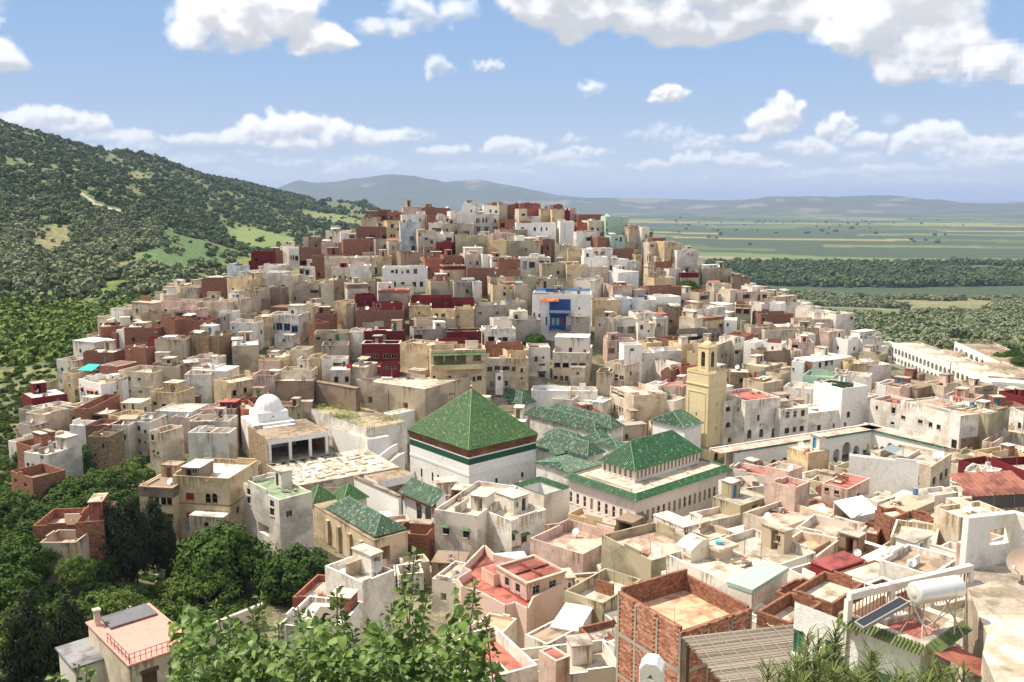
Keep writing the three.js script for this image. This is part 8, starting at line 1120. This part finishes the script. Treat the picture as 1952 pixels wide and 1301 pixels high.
{
const NUM=['no','one','two','three','four','five','six','seven','eight','nine'],ROOF={c:'a pale flat roof',r:'a red flat roof',p:'a pinkish roof',w:'a whitewashed roof',g:'a green roof',k:'a grey roof',n:'a brown dirt roof',t:'a tiled roof'};
const SPOTS=[[760,420,'at the crest end'],[905,420,'around the white crest houses'],[1060,415,'around the ochre crest house'],[1200,440,'near the mint green house'],[1236,520,'near the small minaret'],[1300,470,'on the right shoulder'],[1400,560,'near the bay-windowed house'],[1560,600,'on the edge above the groves'],[1310,560,'near the round green tree'],[1070,590,'near the blue-trimmed house'],[1100,680,'near the cream apartment house'],[1345,720,'near the tall minaret'],[1230,740,'left of the tall minaret'],[1480,720,'behind the white courtyard houses'],[1620,690,'beside the arcaded market'],[1640,780,'near the large white cube'],[1800,780,'near the long white house'],[1900,860,'by the olive brown house'],[1700,920,'near the white-painted block'],[1850,1000,'near the rust-roofed shed'],[1500,950,'by the pink houses'],[1560,1050,'below the pink houses'],[1350,1030,'in front of the prayer hall'],[1250,1120,'behind the bare brick house'],[1050,1050,'below the prayer hall walls'],[920,1010,'in front of the mausoleum'],[720,690,'near the dark red houses'],[860,610,'under the maroon roof terrace'],[900,690,'near the beige loggia house'],[770,530,'near the white two-storey house'],[640,500,'near the orange-sided brick house'],[560,500,'near the white corner house'],[480,560,'near the curved white wall'],[560,630,'near the blue-framed windows'],[400,660,'near the blue-doored roof room'],[300,620,'among left flank brick houses'],[200,720,'near the teal awning'],[320,760,'near the tall plain white wall'],[250,830,'above the garden trees'],[100,800,'at the left end of town'],[420,790,'beside the steep alley'],[510,770,'near the white dome'],[700,760,'near the old stained wall'],[990,500,'on the middle slope'],[950,560,'behind the blue-trimmed house']];
const byLabel={};
for(const h of HOUSES){
if(!h.label){
const sp=SPOTS.reduce((b,s)=>{const d=Math.hypot(s[0]-h.px,(s[1]-h.yt)*1.4);return d<b[0]?[d,s[2]]:b;},[1e9,''])[1];
const size=h.W>8.5?'wide ':h.W<4?'narrow ':h.H>8.5?'tall ':h.H<4.5?'low ':'',fresh={B:'bare brick',D:'dark brick',S:'rubble stone'}[h.c]??PAL[h.c][4];
const what=h.cab?(h.cab>1?'roof rooms':'a roof room'):h.nwin===0?'a blank front':h.nwin<10?`${NUM[h.nwin]} front window${h.nwin > 1 ? 's' : ''}`:'many windows',rf=h.o.r&&h.o.r!=='c'?` and ${RPAL[h.o.r][3]} roof`:'';
h.label=`${size}${fresh} house with ${what}${rf} ${sp}`;if(h.label.split(' ').length>16)h.label=`${size}${fresh} house with ${what} ${sp}`;
}
(byLabel[h.label]??=[]).push(h);
}
for(const l in byLabel){if(byLabel[l].length>1)byLabel[l].forEach((h)=>{h.g.userData.group='alike: '+l.split(',')[0];});byLabel[l].forEach((h)=>{h.g.userData.label=l;delete h.g.userData.rec;});}
}
function roofUnder(px,py,lift=0){
let best=null;
for(const h of HOUSES){const p=atLevel(px,py,h.RY+lift),dx=p.x-h.C.x,dz=p.z-h.C.z,lx=dx*Math.cos(h.th)-dz*Math.sin(h.th),lz=dx*Math.sin(h.th)+dz*Math.cos(h.th);if(p.z<0&&Math.abs(lx)<h.W/2-0.2&&lz<-0.2&&lz>-h.D+0.2&&(!best||-p.z<best.z))best={z:-p.z,p,h};}
return best;
}
const SPOT=(px,py)=>{const L=[[905,420,'on the crest'],[1236,520,'near the small minaret'],[1400,580,'on the right shoulder'],[1070,590,'near the blue-trimmed house'],[1345,720,'near the tall minaret'],[1640,780,'near the large white cube'],[1850,800,'beside the long white house'],[1700,920,'by the white-painted block'],[1560,1030,'below the pink houses'],[1350,1060,'in front of the prayer hall'],[1300,1160,'behind the brick house'],[920,1010,'near the hooded windows'],[760,620,'near the dark red houses'],[600,540,'on the upper left slope'],[300,700,'on the left flank'],[480,700,'left of the white dome'],[1800,1000,'below the rust-roofed shed'],[1000,520,'on the middle slope']];return L.reduce((b,s)=>{const d=Math.hypot(s[0]-px,s[1]-py);return d<b[0]?[d,s[2]]:b;},[1e9,''])[1];};
const seenLabel={};const share=(o)=>{const l=o.userData.label;(seenLabel[l]??=[]).push(o);return o;};
const DISH=new THREE.LatheGeometry([[0.001,0],[0.12,0.01],[0.26,0.045],[0.4,0.11],[0.5,0.175],[0.505,0.18],[0.4,0.125],[0.26,0.06],[0.12,0.025],[0.001,0.015]].map(([x,y])=>new THREE.Vector2(x,y)),18);DISH.rotateX(Math.PI/2);
const M_DISH=[mat(0.74,0.73,0.7,null,0.5),mat(0.62,0.6,0.56,null,0.6),mat(0.66,0.5,0.2,null,0.6),mat(0.4,0.3,0.24,null,0.7)],M_IRON=mat(0.2,0.17,0.15,null,0.7);
function dish(P,dia,turn,label,m=0){
const o=share(thing('satellite_dish',label,'satellite dish',[P.x,P.y,P.z],turn)),k=dia,h=dia*0.75;part('pole',new THREE.CylinderGeometry(0.03,0.03,h,6),M_IRON,o,[0,h/2,0]);const d=part('dish',DISH,M_DISH[m],o,[0,h,0.06]);d.scale.setScalar(k);d.rotation.x=-0.55;part('feed_arm',boxGeo(-0.012,0.012,-0.42,-0.4,0.1,0.62),M_IRON,d);part('feed_horn',boxGeo(-0.045,0.045,-0.42,-0.3,0.56,0.68),M_DISH[1],d);return o;
}
const DISHES=[[1508,893,11],[1567,975,18],[1716,970,17],[1786,872,15],[1793,869,13],[1879,938,13],[1846,972,16],[1826,960,13,2],[1846,852,8,2],[1256,1061,14],[1328,1018,14],[1322,1056,17],[1317,1173,22],[1345,1163,13],[1560,1069,14],[1635,1055,14],[1459,1017,10],[1474,1186,14,2],[1633,1105,14,2],[1452,1117,11],[1738,1073,13],[1321,624,9],[1784,744,10],[1822,738,8],[1938,743,8],[1622,628,7],[1635,632,7],[490,585,7],[607,655,13,1],[700,590,8],[820,560,7],[1028,420,6],[990,590,6],[925,628,6],[938,628,6],[1236,470,6],[420,760,8],[1700,860,9],[1650,660,6],[1680,740,7],[1720,700,8],[1590,760,7],[1540,690,7]];
for(const[px,py,d,m=0]of DISHES){const u=roofUnder(px,py,0.5);const P=u?u.p.clone().setY(u.h.RY):null;if(!P)continue;dish(P,clamp(d/ppmAt(P),0.7,1.6),0.5+(hash2(px,py)-0.5)*1.0-1.2,`${['white', 'grey', 'yellowed', 'dark'][m]} satellite dish on a flat roof ${SPOT(px, py)}`,m);}
{const P=atLevel(1948,1110,CAMY-15.2);dish(P,1.1,-0.9,'dark weathered satellite dish standing on the bare cream terrace',3);}
const CLOTH=[[0.75,0.73,0.7],[0.12,0.17,0.32],[0.6,0.36,0.12],[0.45,0.05,0.06],[0.22,0.28,0.36],[0.68,0.5,0.42],[0.12,0.12,0.14],[0.3,0.36,0.33]].map((c)=>mat(c[0],c[1],c[2],null,0.95));
function sheetGeo(w,h,seed){const g=new THREE.PlaneGeometry(w,h,6,4),p=g.attributes.position;for(let i=0;i<p.count;i++){const x=p.getX(i),y=p.getY(i);p.setZ(i,0.05*Math.sin(x*5+seed)*(0.5-y/h)+0.03*Math.sin(y*4+seed));}g.translate(0,-h/2,0);g.computeVertexNormals();return g;}
const SHEETS=[sheetGeo(0.55,0.8,1),sheetGeo(0.9,1.1,2),sheetGeo(0.4,0.6,3),sheetGeo(1.3,1.2,4)];
function laundry(P,L,turn,label,seed,cols){const r=rngOf(seed),o=share(thing('washing_line',label,'laundry',[P.x,P.y,P.z],turn));for(const x of[0,L])part('post',new THREE.CylinderGeometry(0.03,0.03,1.8,5),M_IRON,o,[x,0.9,0]);part('line',boxGeo(0,L,1.74,1.75,-0.006,0.006),M_IRON,o);let x=0.35;while(x<L-0.4){const k=Math.floor(r()*4),w=[0.55,0.9,0.4,1.3][k];if(x+w>L)break;part('cloth',SHEETS[k],cols?CLOTH[cols[Math.floor(r()*cols.length)]]:CLOTH[Math.floor(r()*8)],o,[x+w/2,1.745,0]);x+=w+0.08+r()*0.4;}return o;}
[[1598,970,3.6,[2,2,1,4],'blue and orange sheets drying beside a white sheet roof'],[1240,1040,2,[0,4],'pale washing drying on a roof in front of the prayer hall'],[1790,943,3,[1,0,1],'blue washing strung behind the mossy hut'],[586,503,4,[2,0,5,3],'patterned washing in the dark brick house'],[1205,618,5,[3,3,6,3],'dark red rugs hung over a terrace right of the blue-trimmed house'],[1420,1035,2,[0],'white cloths drying beside the skylight roof'],[880,500,3,[0,1,5],'washing strung on the middle slope'],[650,700,3,[2,3,6],'brown rugs aired on a parapet near the dark red houses']].forEach(([px,py,L,c,l],i)=>{const u=roofUnder(px,py,1.2);if(u)laundry(u.p.clone().setY(u.h.RY),L,u.h.th,l,i+3,c);});
function atRoof(px,py,lift=0){const u=roofUnder(px,py,lift);return u?u.p.clone().setY(u.h.RY):march(px,py,4,40);}
{const P=atRoof(1595,1105),o=thing('water_tank','dark red metal water tank behind a white wall','water tank',[P.x,P.y,P.z],0.55);part('body',boxGeo(-2.2,2.2,0.1,1.7,-1.1,1.1),mat(0.24,0.025,0.03,'clean',0.5),o);part('lid',boxGeo(-2.3,2.3,1.7,1.8,-1.2,1.2),mat(0.34,0.09,0.08,'roof',0.6),o);part('support',boxGeo(-2,2,0,0.1,-0.9,0.9),M_IRON,o);}
{const P=atRoof(1370,1060),o=thing('skylight','cream skylight box with a blue basin on top','skylight',[P.x,P.y,P.z],0.6);part('wall',boxGeo(-1,1,0,1.0,-0.9,0.9),wallMat('C'),o);part('slab',boxGeo(-1.35,1.35,1.0,1.15,-1.25,1.25),roofMat('c'),o);part('rim',Q_().box(-1.35,1.35,1.15,1.27,1.1,1.25).box(-1.35,1.35,1.15,1.27,-1.25,-1.1).box(-1.35,-1.2,1.15,1.27,-1.1,1.1).box(1.2,1.35,1.15,1.27,-1.1,1.1).geo(),wallMat('C'),o);part('basin',new THREE.CylinderGeometry(0.35,0.26,0.32,14),mat(0.12,0.45,0.62,null,0.5),o,[0,1.33,0]);}
{const P=atRoof(1320,1062),o=thing('arched_hut','small barrel-roofed stair hut on the cream roof','hut',[P.x,P.y,P.z],0.6),s=new THREE.Shape();s.moveTo(-1.2,0);s.lineTo(1.2,0);s.lineTo(1.2,1.7);s.quadraticCurveTo(0.6,2.3,-1.2,1.2);part('wall',new THREE.ExtrudeGeometry(s,{depth:2,bevelEnabled:false}),wallMat('w'),o,[0,0,-1]);}
{const P=atRoof(1632,990),o=thing('sheet_roof','bright white plastic sheet roof over a roof shelter','shelter',[P.x,P.y,P.z],0.55);part('sheet',Q_().quad([-2.9,1.1,1.4],[2.9,0.9,1.4],[2.9,2.3,-1.4],[-2.9,2.5,-1.4]).geo(),mat(0.86,0.86,0.85,null,0.6),o);part('front',Q_().quad([-2.85,0,1.35],[2.85,0,1.35],[2.85,0.9,1.38],[-2.85,1.08,1.38]).geo(),mat(0.7,0.69,0.66,'worn'),o);for(const x of[-2.8,0,2.8])part('post',boxGeo(x-0.05,x+0.05,0,1.0,1.25,1.35),M_IRON,o);part('back_wall',boxGeo(-2.8,2.8,0,2.25,-1.4,-1.25),wallMat('w'),o);}
{const P=atLevel(1890,945,CAMY-tOf(945)*100),o=thing('rusty_shed','roof shed with a rust-red corrugated roof and netted sides','shed',[P.x,P.y-0.8,P.z],0.15),q=Q_();const n=26;for(let i=0;i<n;i++){const x0=-4.2+8.4*i/n,x1=-4.2+8.4*(i+1)/n,b=i%2?0.06:0;q.quad([x0,1.6+b,2.3],[x1,1.6+0.06-b,2.3],[x1,2.9+0.06-b,-2.3],[x0,2.9+b,-2.3]);}part('roof',q.geo(),mat(0.36,0.15,0.11,'roof',0.8),o);part('netting',Q_().box(-4,4,0,1.6,2.05,2.1).box(3.95,4,0,1.6,-2.1,2.05).geo(),mat(0.11,0.095,0.09,null,0.9),o);for(const x of[-4,-1.3,1.3,4])part('post',boxGeo(x-0.06,x+0.06,-2,2.0,2.1,2.2),M_IRON,o);part('floor_wall',boxGeo(-4.2,4.2,-3,0,-2.2,2.04),wallMat('C'),o);}
{const P=atRoof(172,718,1),o=thing('awning','teal awning stretched over a blue terrace wall','awning',[P.x,P.y,P.z],-0.4),m=mat(0.05,0.42,0.40,'clean',0.8);part('cloth',Q_().quad([-2.4,1.5,1.6],[2.4,1.7,1.6],[2.0,2.7,-1.2],[-1.6,2.6,-1.2]).geo(),m,o);for(const[x,z]of[[-2.2,1.5],[2.2,1.5],[-1.5,-1.1],[1.9,-1.1]])part('post',boxGeo(x-0.05,x+0.05,-0.5,z>0?1.55:2.6,z-0.05,z+0.05),M_IRON,o);part('terrace_wall',boxGeo(-2.5,2.5,-0.1,1.1,-1.6,-1.45),mat(0.02,0.13,0.42,'clean'),o);}
{const P=atRoof(1598,738),o=thing('roof_basin','dark open water basin on the large white cube','basin',[P.x,P.y,P.z],-0.7);part('wall',Q_().box(-2.6,2.6,0,0.9,1.4,1.7).box(-2.6,2.6,0,0.9,-1.7,-1.4).box(-2.6,-2.3,0,0.9,-1.4,1.4).box(2.3,2.6,0,0.9,-1.4,1.4).geo(),mat(0.07,0.10,0.06,'roof'),o);part('basin_floor',boxGeo(-2.3,2.3,0.02,0.2,-1.4,1.4),mat(0.16,0.15,0.13),o);}
{const P=atRoof(1325,648),o=thing('cafe_canopy','dark sagging canopy over a roof terrace left of the tall minaret','canopy',[P.x,P.y,P.z],0.2),m=mat(0.06,0.055,0.05,'roof',0.9);part('canopy',Q_().quad([-6,1.8,2.2],[3,1.9,2.4],[4.5,2.7,-2],[-4,2.6,-2]).quad([3,1.9,2.4],[7,1.5,2],[7,2.3,-2],[4.5,2.7,-2]).geo(),m,o);for(const x of[-5.5,-2,1.5,5])part('post',boxGeo(x-0.06,x+0.06,-0.5,1.9,1.9,2.0),M_IRON,o);part('counter',boxGeo(-5.5,5,-0.1,0.8,-0.3,0.1),M_HOODK,o);}
{const P=atRoof(1276,760),o=thing('tarpaulin','dark green tarpaulin stretched above a white terrace','tarpaulin',[P.x,P.y,P.z],0.5);part('sheet',Q_().quad([-2.6,0.9,1.4],[2.6,1.0,1.5],[2.2,1.9,-1.3],[-2.2,1.8,-1.4]).geo(),mat(0.06,0.12,0.09,'clean',0.8),o);for(const x of[-2.4,2.4])part('post',boxGeo(x-0.04,x+0.04,-0.2,0.95,1.3,1.38),M_IRON,o);}
{
const r=rngOf(2718),bx=[[0.5,0.3,0.4],[0.9,0.12,0.15],[0.35,0.5,0.35],[1.2,0.06,0.5],[0.25,0.25,0.25]].map(([a,b,c])=>new THREE.BoxGeometry(a,b,c)),JM=[[0.42,0.34,0.26],[0.55,0.5,0.44],[0.2,0.16,0.13],[0.35,0.14,0.1],[0.25,0.28,0.3]].map((c)=>mat(c[0],c[1],c[2],null,0.95));
let heaps=0,poles=0,tanks=0,boxes=0,extra=0,lines=0,shelters=0;
for(const h of HOUSES){
const par=h.W*h.D;if(h.W<3.4||h.D<3)continue;const at=()=>{const lx=(r()-0.5)*(h.W-1.6),lz=-0.8-r()*(h.D-1.8);return[h.C.x+Math.cos(h.th)*lx+Math.sin(h.th)*lz,h.RY+0.005,h.C.z-Math.sin(h.th)*lx+Math.cos(h.th)*lz];};
const place=SPOT(h.px,h.yt);
if(r()<0.62&&heaps<230){const p=at(),o=share(thing('junk_heap',`heap of boards and scrap on a roof ${place}`,'scrap',p,r()*6)),n=4+Math.floor(r()*6);for(let i=0;i<n;i++){const m=part(['crate','plank','bin','board','block'][i%5],bx[i%5],JM[Math.floor(r()*5)],o,[(r()-0.5)*1.8,0.12+r()*0.25,(r()-0.5)*1.4]);m.rotation.set((r()-0.5)*0.4,r()*6,(r()-0.5)*0.4);}heaps++;}
if(r()<0.3&&poles<110){const p=at(),hh=1.6+r()*2.2,o=share(thing('roof_aerial',`thin roof aerial ${place}`,'aerial',p,r()*3));part('mast',new THREE.CylinderGeometry(0.022,0.03,hh,5),M_IRON,o,[0,hh/2,0]);part('crossbar',Q_().box(-0.45,0.45,hh-0.12,hh-0.09,-0.012,0.012).box(-0.3,0.3,hh-0.42,hh-0.39,-0.012,0.012).geo(),M_IRON,o);poles++;}
if(r()<0.24&&extra<90){const p=at();dish(V3(...p),0.8+0.4*r(),-0.7+(r()-0.5)*0.9,`${r() < 0.7 ? 'white' : 'grey'} satellite dish on a flat roof ${place}`,r()<0.7?0:1);extra++;}
if(r()<0.08&&lines<22){const L=Math.min(4,h.W-1.4);if(L>1.8){const lz=-h.D*(0.3+0.4*r()),lx=-L/2;laundry(V3(h.C.x+Math.cos(h.th)*lx+Math.sin(h.th)*lz,h.RY,h.C.z-Math.sin(h.th)*lx+Math.cos(h.th)*lz),L,h.th,`washing line with clothes ${place}`,heaps*7+lines);lines++;}}
if(r()<0.14&&tanks<40){const o=share(thing('roof_tank',`small round water tank on a roof ${place}`,'water tank',at(),r()*3)),blue=r()<0.3;part('drum',new THREE.CylinderGeometry(0.42,0.45,0.95,14),blue?mat(0.08,0.17,0.3,null,0.5):mat(0.62,0.6,0.56,null,0.5),o,[0,0.5,0]);part('lid',new THREE.CylinderGeometry(0.2,0.43,0.14,14),mat(0.3,0.3,0.3,null,0.6),o,[0,1.05,0]);tanks++;}
if(r()<0.42){const w=0.15,L=Math.min(h.W,h.D)*(0.35+0.4*r()),lx=(r()-0.5)*(h.W-1.2),hh=0.5+r()*1.1;part('roof_divider',r()<0.5?boxGeo(lx,lx+w,h.RY-h.base,h.RY-h.base+hh,-Math.min(h.D-0.22,0.3+L),-0.3):boxGeo(Math.max(-h.W/2+0.22,lx-L/2),Math.min(h.W/2-0.22,lx+L/2),h.RY-h.base,h.RY-h.base+hh,-h.D*0.55,-h.D*0.55+w),wallMat(r()<0.6?h.c:'wCBT'[Math.floor(r()*4)]),h.g);}
if(h.z>105&&!h.o.e&&h.W>4&&r()<0.42){const w=h.W*(0.28+0.35*r()),x0=-h.W/2+0.05+r()*(h.W-w-0.1),hh=h.H*(0.35+0.3*r()),d=1.2+1.6*r(),c='wWCTBPNOG'[Math.floor(r()*9)],q=Q_().face([x0,0,d],[1,0,0],[0,0,1],w,hh,w>1.6&&hh>2.2?[[w/2-0.35,w/2+0.35,hh-1.7,hh-0.8]]:[],h.px).face([x0+w,0,d],[0,0,-1],[1,0,0],d-0.01,hh,[],2).face([x0,0,0.01],[0,0,1],[-1,0,0],d-0.01,hh,[],4);const a=part('annex',q.geo(),wallMat(c),h.g);part('annex_roof',boxGeo(x0-0.06,x0+w+0.06,hh,hh+0.12,0.01,d+0.06),roofMat('cwkn'[Math.floor(r()*4)]),a);if(w>1.6&&hh>2.2){const f=part('window',PANE,M_GLASS,a,[x0+w/2,hh-1.7,d-0.14]);f.scale.set(0.7,0.9,1);part('frame',FR[1],FRAME['nwkt'[Math.floor(r()*4)]],f);}}
if(h.W>4.5&&h.D>4&&!h.cab&&r()<0.4){const w=1.3+r()*1.9,d=1.2+r()*1.4,hh=1.5+r()*0.9,x0=-h.W/2+0.3+r()*(h.W-w-0.6),z0=-h.D+0.3,y0=h.RY-h.base;cabin(h.g,x0,x0+w,z0,z0+d,y0,y0+hh,r()<0.5?h.c:'wWCTBP'[Math.floor(r()*6)],r,'cwkn'[Math.floor(r()*4)]);}
if(r()<0.1&&shelters<40){const p=at(),o=share(thing('roof_shelter',`tin lean-to shelter on a roof ${place}`,'shelter',p,h.th+(r()-0.5)*0.4)),w=1+r(),t=JM[Math.floor(r()*5)];part('sheet',Q_().quad([-w,1.3,0.9],[w,1.35,0.9],[w,1.75,-0.9],[-w,1.7,-0.9]).geo(),r()<0.4?mat(0.62,0.6,0.56,'roof'):t,o);for(const[x,z,y]of[[-w,0.85,1.3],[w,0.85,1.3],[-w,-0.85,1.68],[w,-0.85,1.7]])part('post',boxGeo(x-0.03,x+0.03,0,y,z-0.03,z+0.03),M_IRON,o);shelters++;}
if(r()<0.28){const hx=(r()-0.5)*(h.W-1),n=2+Math.floor(r()*4);const c=part('conduit',boxGeo(-0.04,0.04,Math.max(0.5,h.H-6),h.H-1,0.0,0.06),r()<0.5?M_IRON:wallMat('w'),h.g,[hx,0,0]);}
}
for(const l in seenLabel)if(seenLabel[l].length>1)for(const o of seenLabel[l])o.userData.group='alike: '+l;
}
for(const[px,py,top,l]of[[437,655,598,'wooden utility pole above the grey tan house on the left flank'],[410,540,508,'utility pole at the upper left edge of town'],[1810,735,690,'thin pole standing by the market front'],[1702,925,905,'thin pole against the white-painted block']]){const u=roofUnder(px,py),P=u?u.p:march(px,py,0,60),h=(py-top)/ppmAt(P),o=thing('utility_pole',l,'pole',[P.x,P.y,P.z]);part('mast',new THREE.CylinderGeometry(0.07,0.11,h,7),BARK,o,[0,h/2,0]);part('crossarm',boxGeo(-0.6,0.6,h-0.5,h-0.4,-0.05,0.05),BARK,o);}
{
const J={hip:[0,0.92,0],chest:[0,1.32,0.02],neck:[0,1.48,0.02],head:[0,1.62,0.03],ls:[-0.19,1.42,0],rs:[0.19,1.42,0],le:[-0.27,1.15,0.02],re:[0.26,1.16,-0.02],lh:[-0.2,0.94,0.16],rh:[0.22,0.92,0.1],lk:[-0.1,0.5,0.04],rk:[0.11,0.49,-0.02],lf:[-0.11,0.06,0.0],rf:[0.12,0.06,-0.04],lt:[-0.13,0.04,0.14],rt:[0.15,0.04,0.1]},B=[['hip','chest',0.15,0.17],['chest','neck',0.13,0.06],['neck','head',0.06,0.1],['ls','rs',0.08,0.08],['ls','le',0.065,0.05],['le','lh',0.05,0.04],['rs','re',0.065,0.05],['re','rh',0.05,0.04],['hip','lk',0.11,0.075],['lk','lf',0.07,0.05],['hip','rk',0.11,0.075],['rk','rf',0.07,0.05],['lf','lt',0.045,0.04],['rf','rt',0.045,0.04]];
const N=64,mc=new MarchingCubes(N,new THREE.MeshStandardMaterial(),false,false,60000),S=1.0,A=V3(),Bv=V3(),Pp=V3();mc.isolation=0;
for(let k=0;k<N;k++)for(let j=0;j<N;j++)for(let i=0;i<N;i++){Pp.set((i-N/2)/(N/2)*S,(j-N/2)/(N/2)*S+0.9,(k-N/2)/(N/2)*S);let d=1e9;for(const[a,b,ra,rb]of B){A.set(...J[a]);Bv.set(...J[b]);const ab=Bv.clone().sub(A),t=clamp(Pp.clone().sub(A).dot(ab)/ab.lengthSq()),q=Pp.distanceTo(A.addScaledVector(ab,t))-mix(ra,rb,t),h=clamp(0.5+0.5*(d-q)/0.04);d=mix(d,q,h)-0.04*h*(1-h);}mc.field[i+j*N+k*N*N]=-d;}
mc.update();const g=new THREE.BufferGeometry();g.setAttribute('position',new THREE.BufferAttribute(mc.positionArray.slice(0,mc.count*3),3));g.setAttribute('normal',new THREE.BufferAttribute(mc.normalArray.slice(0,mc.count*3),3));g.translate(0,0.9,0);
const cc=new Float32Array(mc.count*3),ps=g.attributes.position;for(let i=0;i<mc.count;i++){const y=ps.getY(i),x=Math.abs(ps.getX(i)),c=y>1.5?[0.42,0.27,0.19]:y>0.88&&!(x>0.17&&y<1.0)?[0.05,0.05,0.07]:x>0.17&&y>0.85?[0.42,0.27,0.19]:[0.07,0.075,0.1];cc.set(c,i*3);}g.setAttribute('color',new THREE.BufferAttribute(cc,3));
const u=roofUnder(875,634),P=u?u.p:march(875,634,4),o=thing('person','person in dark clothes standing on the roof terrace above the dark red wall','person',[P.x,P.y,P.z],0.3),bm=new THREE.MeshStandardMaterial({vertexColors:true,roughness:0.9});part('body',g,bm,o);part('hair',new THREE.SphereGeometry(0.108,14,10,0,6.29,0,1.7),mat(0.03,0.022,0.018),o,[0,1.66,0.01]);
}
scene.traverse((o)=>{if(o.isMesh){o.castShadow=true;o.receiveShadow=true;}});
renderer.render(scene,camera);
